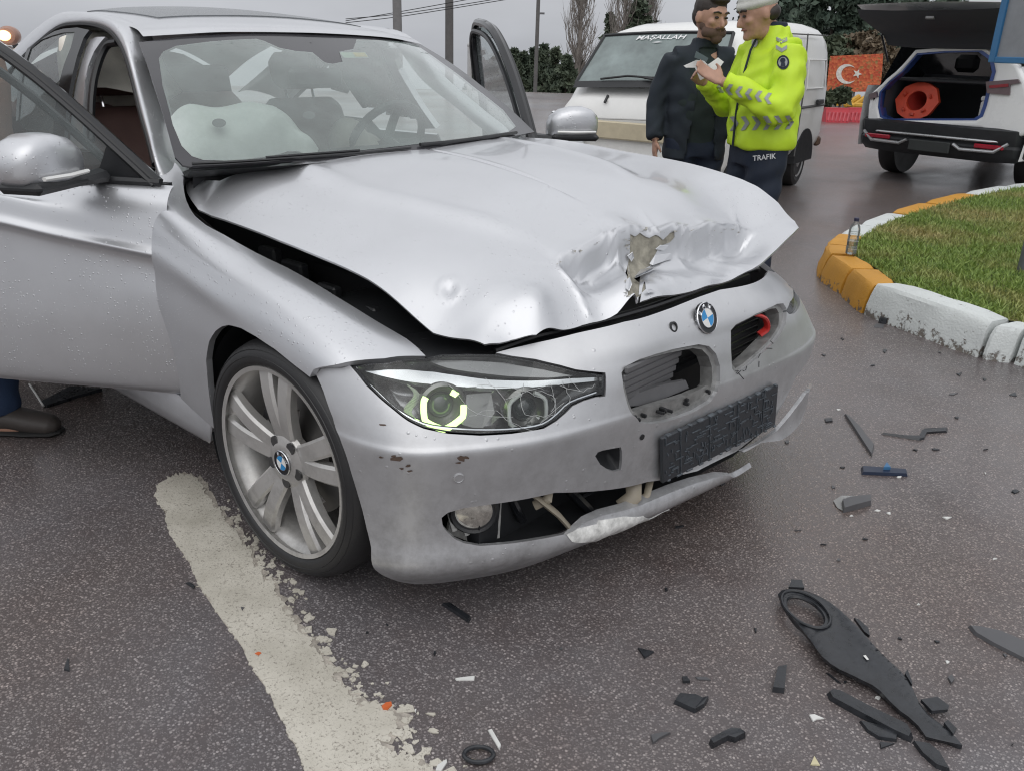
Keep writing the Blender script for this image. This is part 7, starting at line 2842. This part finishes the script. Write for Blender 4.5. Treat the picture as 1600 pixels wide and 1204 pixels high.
_zt = (at(20, 72, d=8.6))[2]
mb = MB()
rr_ = []
for x, zt in ((-3.4, _zt - .1), (-3.0, _zt + .02), (-1.0, _zt + .03), (-.05, _zt), (.10, _zt - .08), (.16, .9), (.17, .4)):
    rr_.append([LV(x, y, z) for y, z in ((0, .35), (0, .9), (.03, zt - .1), (.12, zt), (1.6, zt), (1.75, zt - .1), (1.8, .9), (1.8, .35))])
mb.loft(rr_, True, True)
mb.build('body', M_vwhite, lv, angle=50)
for k in range(4):
    mb = MB()
    mb.box(LV(-.36 - .75 * k, -.004, _zt - .27), (.62, .03, .30), (fx, fy, [0, 0, 1]), .012)
    w_ = mb.build('window', plain('bus_window_%d' % k, (.025, .04, .045), .1), lv)
lc_ = at(15, 56, d=8.5) - lvb
mb = MB()
mb.lathe([(.085, -.10), (.09, -.02), (.09, .07), (.07, .10), (.02, .11)], lc_, (fx * .3 - fy), 22)
lh = mb.build('lamp_housing', plain('lamp_ring_brown', (.35, .20, .15), .4), lv)
mb = MB()
mb.ball(lc_ - fy * .09, (.065, .065, .05), 16, 10)
mb.build('amber_lamp', emit('amber_glow', (1.0, .62, .22), 3.2), lh)
mb = MB()
mb.tube([lc_, np.array([lc_[0], lc_[1], _zt - .02]) + fy * .1], .03, 8)
mb.build('lamp_stalk', M_greyplas, lh)
for x in (-.7, -2.7):
    mb = MB()
    mb.lathe([(.20, .02), (.30, .03), (.33, 0), (.33, -.18), (.2, -.2)], LV(x, 0, .33), -fy, 28)
    mb.build('wheel', M_rubber, lv)


# ------------------------------------------------------------------ trees, poles and far things
def leaf_mat(name, lo, hi):
    m_, nt, b = new_mat(name)
    p = wpos(nt)
    n = noise(nt, p, 1.6, 3, .6)
    n2 = noise(nt, p, 14, 2)
    c = mixc(nt, mrange(nt, n, .35, .65, 0, 1), lo, hi)
    c = mixc(nt, mrange(nt, n2, .4, .7, 0, .5), c, tuple(q * .55 for q in lo))
    nt.links.new(c, b.inputs['Base Color'])
    b.inputs['Roughness'].default_value = .7
    return m_


M_leafd = leaf_mat('conifer_leaf', (.055, .078, .052), (.105, .13, .082))
M_leafp = leaf_mat('pine_leaf', (.045, .075, .055), (.090, .125, .088))
M_leafb = leaf_mat('dry_leaf', (.12, .09, .055), (.17, .13, .085))
M_leafg = leaf_mat('hedge_leaf', (.05, .07, .04), (.09, .11, .06))
M_bark = plain('bark', (.11, .09, .075), .9, bmp=.6, bscale=20)
M_barkg = plain('pale_bark', (.24, .215, .195), .9, bmp=.5, bscale=20)


def leaves_mesh(name, C, size, mat, parent, elong=1.0, up=0.0):
    n = len(C)
    a = rng.normal(0, 1, (n, 3))
    a[:, 2] *= elong
    a[:, 2] += up
    a /= np.linalg.norm(a, axis=1, keepdims=True) + 1e-9
    b = np.cross(a, rng.normal(0, 1, (n, 3)))
    b /= np.linalg.norm(b, axis=1, keepdims=True) + 1e-9
    s = size * (.6 + .8 * rng.random((n, 1)))
    V = np.stack([C - b * s * .45, C + a * s * .9, C + b * s * .45, C - a * s * .9], 1).reshape(-1, 3)
    me = bpy.data.meshes.new(name)
    k = np.arange(n) * 4
    me.from_pydata(V.tolist(), [], np.stack([k, k + 1, k + 2, k + 3], 1).tolist())
    me.materials.append(mat)
    o = bpy.data.objects.new(name, me)
    COL.objects.link(o)
    o.parent = parent
    return o


def spot(px, ytop, d):
    t = at(px, ytop, d=d)
    z = gz(t[0], t[1])
    return np.array([t[0], t[1], z]), t[2] - z


def conifer(px, ytop, d, wpx, label, mat=None, n=2600, shape='cone', group='evergreen trees behind the road', cat='tree', name='evergreen_tree'):
    base, h = spot(px, ytop, d)
    w = wpx / CF * d / 2
    t = empty(name, tuple(base))
    tag(t, label, cat, group)
    mb = MB()
    mb.tube([(0, 0, -.3), (w * .04, 0, h * .5), (0, 0, h * .93)], [.035 * h * .5 + .03, .02 * h * .5 + .02, .01], 8)
    # limbs
    for k in range(9):
        a, z = rng.random() * 6.28, h * (.2 + .65 * rng.random())
        r = w * (.75 if shape == 'round' else 1 - z / h * .8)
        mb.tube([(0, 0, z), (r * .6 * math.cos(a), r * .6 * math.sin(a), z + h * .06)], [.05, .015], 5)
    mb.build('trunk', M_bark, t)
    # clumps on an uneven outline
    C = []
    nc = 70 if shape == 'cone' else 46
    for k in range(nc):
        if shape == 'cone':
            z = h * (.06 + .94 * rng.random() ** .9)
            r = w * (1.05 - z / h) ** .8 * (.35 + .75 * rng.random())
            rad_ = .16 * w + .10 * h * (1 - z / h) * .5
        else:
            z = h * (.38 + .58 * rng.random())
            r = w * math.sqrt(max(0.02, 1 - ((z / h - .66) / .36) ** 2)) * (.3 + .75 * rng.random())
            rad_ = .30 * w * (.6 + .7 * rng.random())
        a = rng.random() * 6.28
        c = np.array([r * math.cos(a), r * math.sin(a), z])
        m_ = n // nc
        q = rng.normal(0, 1, (m_, 3)) * rad_ * np.array([.55, .55, .38])
        C.append(c + q)
    leaves_mesh('crown', np.concatenate(C), .0042 * d + .02, mat or M_leafd, t)
    return t


_cn = [(742, 112, 38, 30), (757, 100, 41, 34), (772, 92, 39, 30), (787, 84, 43, 36), (803, 79, 45, 34), (818, 84, 40, 34), (834, 80, 44, 30), (850, 73, 37, 34), (868, 78, 35, 36), (886, 90, 33, 40), (905, 98, 38, 40)]
_cl = ['lowest evergreen right of the traffic light', 'evergreen just right of the ajar car door frame', 'evergreen under the small street lamp', 'pointed evergreen left of the thin pole', 'tall evergreen touching the thin pole on its left', 'evergreen just left of the thin pole base', 'evergreen directly behind the thin pole', 'spiky topped evergreen right of the thin pole', 'full evergreen left of the bare poplar', 'evergreen beside the white van windscreen', 'evergreen half hidden by the white van']
for (px, yt, d, w), lb in zip(_cn, _cl):
    conifer(px, yt, d, w, lb, n=3000)
conifer(1003, 2, 40, 90, 'dark conifer rising above the white van roof', n=4500)
conifer(955, 24, 43, 40, 'small conifer left of the one above the van roof', n=2200)
for (px, yt, d, w, lb) in ((1262, -60, 30, 120, 'large dark pine right behind the officer'), (1312, -40, 27, 90, 'broad pine above the flag panel'), (1225, -40, 34, 110, 'pine behind the officer and the van'), (1352, -10, 33, 60, 'slim pine left of the raised tailgate'), (1395, -20, 38, 80, 'pine behind the raised tailgate'), (1460, -10, 40, 90, 'pine hidden mostly behind the SUV')):
    conifer(px, yt, d, w, lb, M_leafp, 6500, 'round', 'pine trees behind the flag panel', 'tree', 'pine_tree')
for (px, yt, d, w, lb) in ((1345, 50, 26, 60, 'brown leafless shrub right of the pines'), (1372, 66, 25, 50, 'brown shrub beside the SUV tailgate'), (1392, 80, 25, 50, 'dry shrub right of the flag panel'), (1300, 60, 26, 70, 'dark shrub above the left of the flag panel')):
    conifer(px, yt, d, w, lb, M_leafb if 'brown' in lb or 'dry' in lb else M_leafg, 3500, 'round', 'shrubs round the flag panel', 'shrub', 'shrub')
for (px, yt, d, w, lb) in ((1316, 138, 22.6, 26, 'small round bush under the flag'), (1292, 146, 22.5, 20, 'low bush beside the van under the flag')):
    conifer(px, yt, d, w, lb, M_leafg, 1200, 'round', 'shrubs round the flag panel', 'shrub', 'shrub')


def poplar(px, ytop, d, wpx, label):
    base, h = spot(px, ytop, d)
    w = wpx / CF * d / 2
    t = empty('poplar_tree', tuple(base))
    tag(t, label, 'tree', 'bare poplars behind the van')
    mb = MB()
    mb.tube([(0, 0, -.3), (.03, 0, h * .5), (0, 0, h)], [.16, .09, .01], 8)
    mb.build('trunk', M_barkg, t)
    mb = MB()
    for k in range(95):
        z0 = h * (.10 + .75 * rng.random())
        a = rng.random() * 6.28
        ln = h * (.18 + .22 * rng.random())
        r1 = w * (.5 + .6 * rng.random()) * (1.15 - z0 / h)
        e = np.array([r1 * math.cos(a), r1 * math.sin(a), z0 + ln])
        m_ = np.array([r1 * .75 * math.cos(a), r1 * .75 * math.sin(a), z0 + ln * .45])
        mb.tube([(0, 0, z0), m_, e], [.030, .018, .007], 4, False)
        for j in range(6):
            s_ = .3 + .7 * rng.random()
            b0 = np.array([0, 0, z0]) * (1 - s_) + m_ * s_ if s_ < .5 else m_ + (e - m_) * (s_ - .3)
            dd = np.array([rng.normal(0, .25) * w, rng.normal(0, .25) * w, ln * (.25 + .4 * rng.random())])
            mb.tube([b0, b0 + dd], [.012, .004], 3, False)
    mb.build('crown', M_barkg, t)
    return t


poplar(912, -70, 36, 66, 'bare poplar left of the van roof')
poplar(985, -90, 39, 70, 'bare poplar behind the conifer above the van roof')
poplar(1022, -80, 41, 60, 'bare poplar just left of the bearded person')


def pole(px, d, wpx, ztop, label, mat, arm=None, name='utility_pole'):
    t = at(px, 90, d=d)
    z = gz(t[0], t[1])
    o = empty(name, (t[0], t[1], z))
    tag(o, label, 'pole')
    r = wpx / CF * d / 2
    mb = MB()
    mb.tube([(0, 0, -.3), (0, 0, ztop * .5), (0, 0, ztop)], [r * 1.15, r, r * .8], 12)
    mb.build('shaft', mat, o)
    mb = MB()
    if arm == 'cross':
        mb.box((0, 0, ztop - .4), (1.6, .09, .1), [fx, fy, [0, 0, 1]])
        for k in (-.7, -.2, .3, .75):
            mb.tube([fx * k + np.array([0, 0, ztop - .35]), fx * k + np.array([0, 0, ztop - .2])], .04, 8)
        mb.build('cross_arm', M_greyplas, o)
    elif arm == 'lamp':
        mb.tube(cr([(0, 0, ztop - .05), fx * -.2 + np.array([0, 0, ztop + .1]), fx * -.5 + np.array([0, 0, ztop + .12])], 4), .03, 6)
        mb.box(fx * -.6 + np.array([0, 0, ztop + .1]), (.35, .16, .08), [fx, fy, [0, 0, 1]], .02)
        mb.build('lamp_arm', M_greyplas, o)
    elif arm == 'box':
        mb.box(fx * .12 + np.array([0, 0, 2.6]), (.22, .1, .06), [fx, fy, [0, 0, 1]])
        mb.build('bracket', M_greyplas, o)
    return o


M_pole = plain('concrete_pole', (.19, .185, .185), .8)
M_pole2 = plain('weathered_pole', (.12, .115, .112), .8)
p1 = pole(622, 22, 13, 9.0, 'grey concrete utility pole above the car roof', M_pole, 'cross')
p2 = pole(702, 24, 12, 9.5, 'dark utility pole right of the concrete one', M_pole2, 'cross')
p3 = pole(838, 30, 5.5, 10.0, 'thin pole in front of the evergreens', M_pole2, 'box')
pole(783, 46, 2.2, at(783, 67, d=46)[2] + 1.6, 'small street lamp above the evergreens', M_pole2, 'lamp', 'street_lamp')
for k, (y0, y1, y2) in enumerate(((29, 12, -8), (26, 16, 1), (32, 20, 4))):
    mb = MB()
    A_, M_, B_ = at(540, y0 + 4, d=23), at(640, y1 + 4, d=23), at(850, y2 - 14, d=23)
    c_ = np.mean([A_, M_, B_], 0)
    mb.tube([p - A_ for p in cr([A_, M_, B_], 6)], .010, 5)
    wv = mb.build('overhead_wire', M_dark, None)
    wv.location = A_
    tag(wv, ('topmost', 'middle', 'lowest')[k] + ' overhead wire strung behind the car roof', 'wire')
# traffic light
tl0 = at(734, 90, d=18)
tl = empty('traffic_light', (tl0[0], tl0[1], 0))
tag(tl, 'traffic light seen from the side beyond the ajar car door', 'traffic light')
zt = at(734, 71, d=18)[2]
mb = MB()
mb.tube([(0, 0, 0), (0, 0, zt)], .05, 10)
mb.ball((0, 0, zt), .06, 10, 6)
mb.build('post', plain('pale_post', (.42, .42, .42), .6), tl)
mb = MB()
z1, z2 = at(745, 78, d=18)[2], at(745, 112, d=18)[2]
mb.box(fx * .13 + np.array([0, 0, (z1 + z2) / 2]), (.10, .22, z1 - z2), [fx, fy, [0, 0, 1]], .02)
hd = mb.build('signal_head', plain('signal_back', (.20, .20, .20), .6), tl)
for k in range(3):
    mb = MB()
    zc = z1 - (z1 - z2) * (k + .5) / 3
    mb.tube([fx * .16 + np.array([0, 0, zc]), fx * .25 + np.array([0, 0, zc + .01]), fx * .32 + np.array([0, 0, zc + .035])], [.065, .062, .045], 10)
    mb.build('visor', M_black, hd)

# flag panel of coloured pieces, low wall, barriers
fo = at(1336, 165, z=0)
fpn = np.array([CP[0] - fo[0], CP[1] - fo[1], 0])
fpn /= np.linalg.norm(fpn)
fl_ = empty('flag_panel', tuple(fo))
tag(fl_, 'red flag panel with white crescent and star on a stand', 'flag')


def flag_mat():
    m_, nt, b = new_mat('flag_red')
    p = wpos(nt)
    v = node(nt, 'TexVoronoi')
    v.inputs['Scale'].default_value = 16
    nt.links.new(p, v.inputs['Vector'])
    s_ = node(nt, 'SeparateColor')
    nt.links.new(v.outputs['Color'], s_.inputs[0])
    c = mixc(nt, s_.outputs[0], (.42, .06, .03), (.60, .16, .06))
    c = mixc(nt, mrange(nt, s_.outputs[1], .8, 1, 0, .8), c, (.24, .20, .07))
    nt.links.new(c, b.inputs['Base Color'])
    b.inputs['Roughness'].default_value = .8
    bump(nt, b, v.outputs['Distance'], .5, .03)
    return m_


plate('field', fo, fpn, [(1297, 88), (1340, 86), (1380, 84), (1378, 115), (1375, 143), (1333, 144), (1291, 144), (1294, 115)], flag_mat(), fl_, (), .06, fo)
cres = [(1323 + 16.5 * math.cos(t), 116 + 15.5 * math.sin(t)) for t in np.linspace(rad(42), rad(318), 28)] + [(1327.5 + 13 * math.cos(t), 116 + 12.2 * math.sin(t)) for t in np.linspace(rad(305), rad(55), 24)]
star = []
for k in range(10):
    r_s = 8 if k % 2 == 0 else 3.3
    t = rad(36 * k) + .1
    star.append((1339.5 + r_s * math.cos(t) * .95, 115.5 + r_s * math.sin(t)))
fo2 = fo + fpn * .02
M_fw = plain('flag_white', (.66, .63, .58), .8, var=.2, vscale=20)
plate('crescent', fo2, fpn, cres, M_fw, fl_, (), .03, fo)
plate('star', fo2, fpn, star, M_fw, fl_, (), .03, fo)
mb = MB()
for px in (1296, 1335, 1374):
    q = ray_plane(px, 142, fo, fpn) - fo
    mb.tube([np.array([q[0], q[1], 0]) - fpn * .05, q - fpn * .05], .03, 8)
mb.build('stand', M_pole2, fl_)
wl = empty('low_wall', tuple(fo))
tag(wl, 'low grey wall and rail under the flag panel', 'wall')
plate('wall_face', fo + fpn * .4, fpn, [(1240, 150), (1300, 151), (1360, 152), (1460, 150), (1460, 172), (1240, 172)], plain('grey_wall', (.20, .20, .19), .85, var=.25, vscale=4), wl, (), .2, fo)
for k, (px, c_) in enumerate(((1309, .06), (1330, .05), (1342, .045))):
    dr = ray_plane(px, 167, fo + fpn * 1.0, fpn)
    o = empty('yellow_marker', (dr[0], dr[1], 0))
    tag(o, ('leftmost', 'middle', 'rightmost')[k] + ' yellow road works piece behind the red barriers', 'road works')
    s_ = 22.0 / CF
    mb = MB()
    if k == 0:
        mb.lathe([(.01, 0), (.10, 0), (.11, .12), (.08, .22), (.02, .24)], (0, 0, .02), (0, 0, 1), 16)
    else:
        mb.box((0, 0, .16), (.5, .12, .12), [fx * .8 + np.array([0, 0, .6]), fy, fx * -.6 + np.array([0, 0, .8])], .03)
        mb.box(fx * .05 + np.array([0, 0, .06]), (.4, .2, .12), [fx, fy, [0, 0, 1]], .03)
    mb.build('piece', plain('works_yellow_%d' % k, (.58, .33, .04), .5), o)
for k in range(2):
    c_ = at(1304 + 36 * k, 191, z=0)
    o = empty('barrier', tuple(c_))
    tag(o, ('left', 'right')[k] + ' red plastic road barrier in front of the low wall', 'barrier', 'red plastic road barriers')
    dB = float((c_ - CP) @ CFW)
    wB = 35.5 / CF * dB
    hB = at(1304 + 36 * k, 168, d=dB)[2]
    mb = MB()
    mb.loft([[fx * x + fy * y + np.array([0, 0, z]) for y, z in ((-.16, 0), (-.15, hB * .25), (-.07, hB * .75), (-.06, hB), (.06, hB), (.07, hB * .75), (.15, hB * .25), (.16, 0))] for x in (-wB / 2, wB / 2)], True, True)
    bb = mb.build('body', plain('barrier_red_%d' % k, (.46, .03, .045), .45), o)
    for j in range(6):
        mb = MB()
        x = -wB / 2 + wB * (j + .5) / 6
        mb.tube([fx * x - fy * .152 + np.array([0, 0, hB * .12]), fx * (x + .03) - fy * .115 + np.array([0, 0, hB * .7])], .022, 6)
        mb.build('rib', plain('barrier_pink', (.55, .10, .12), .5), o)
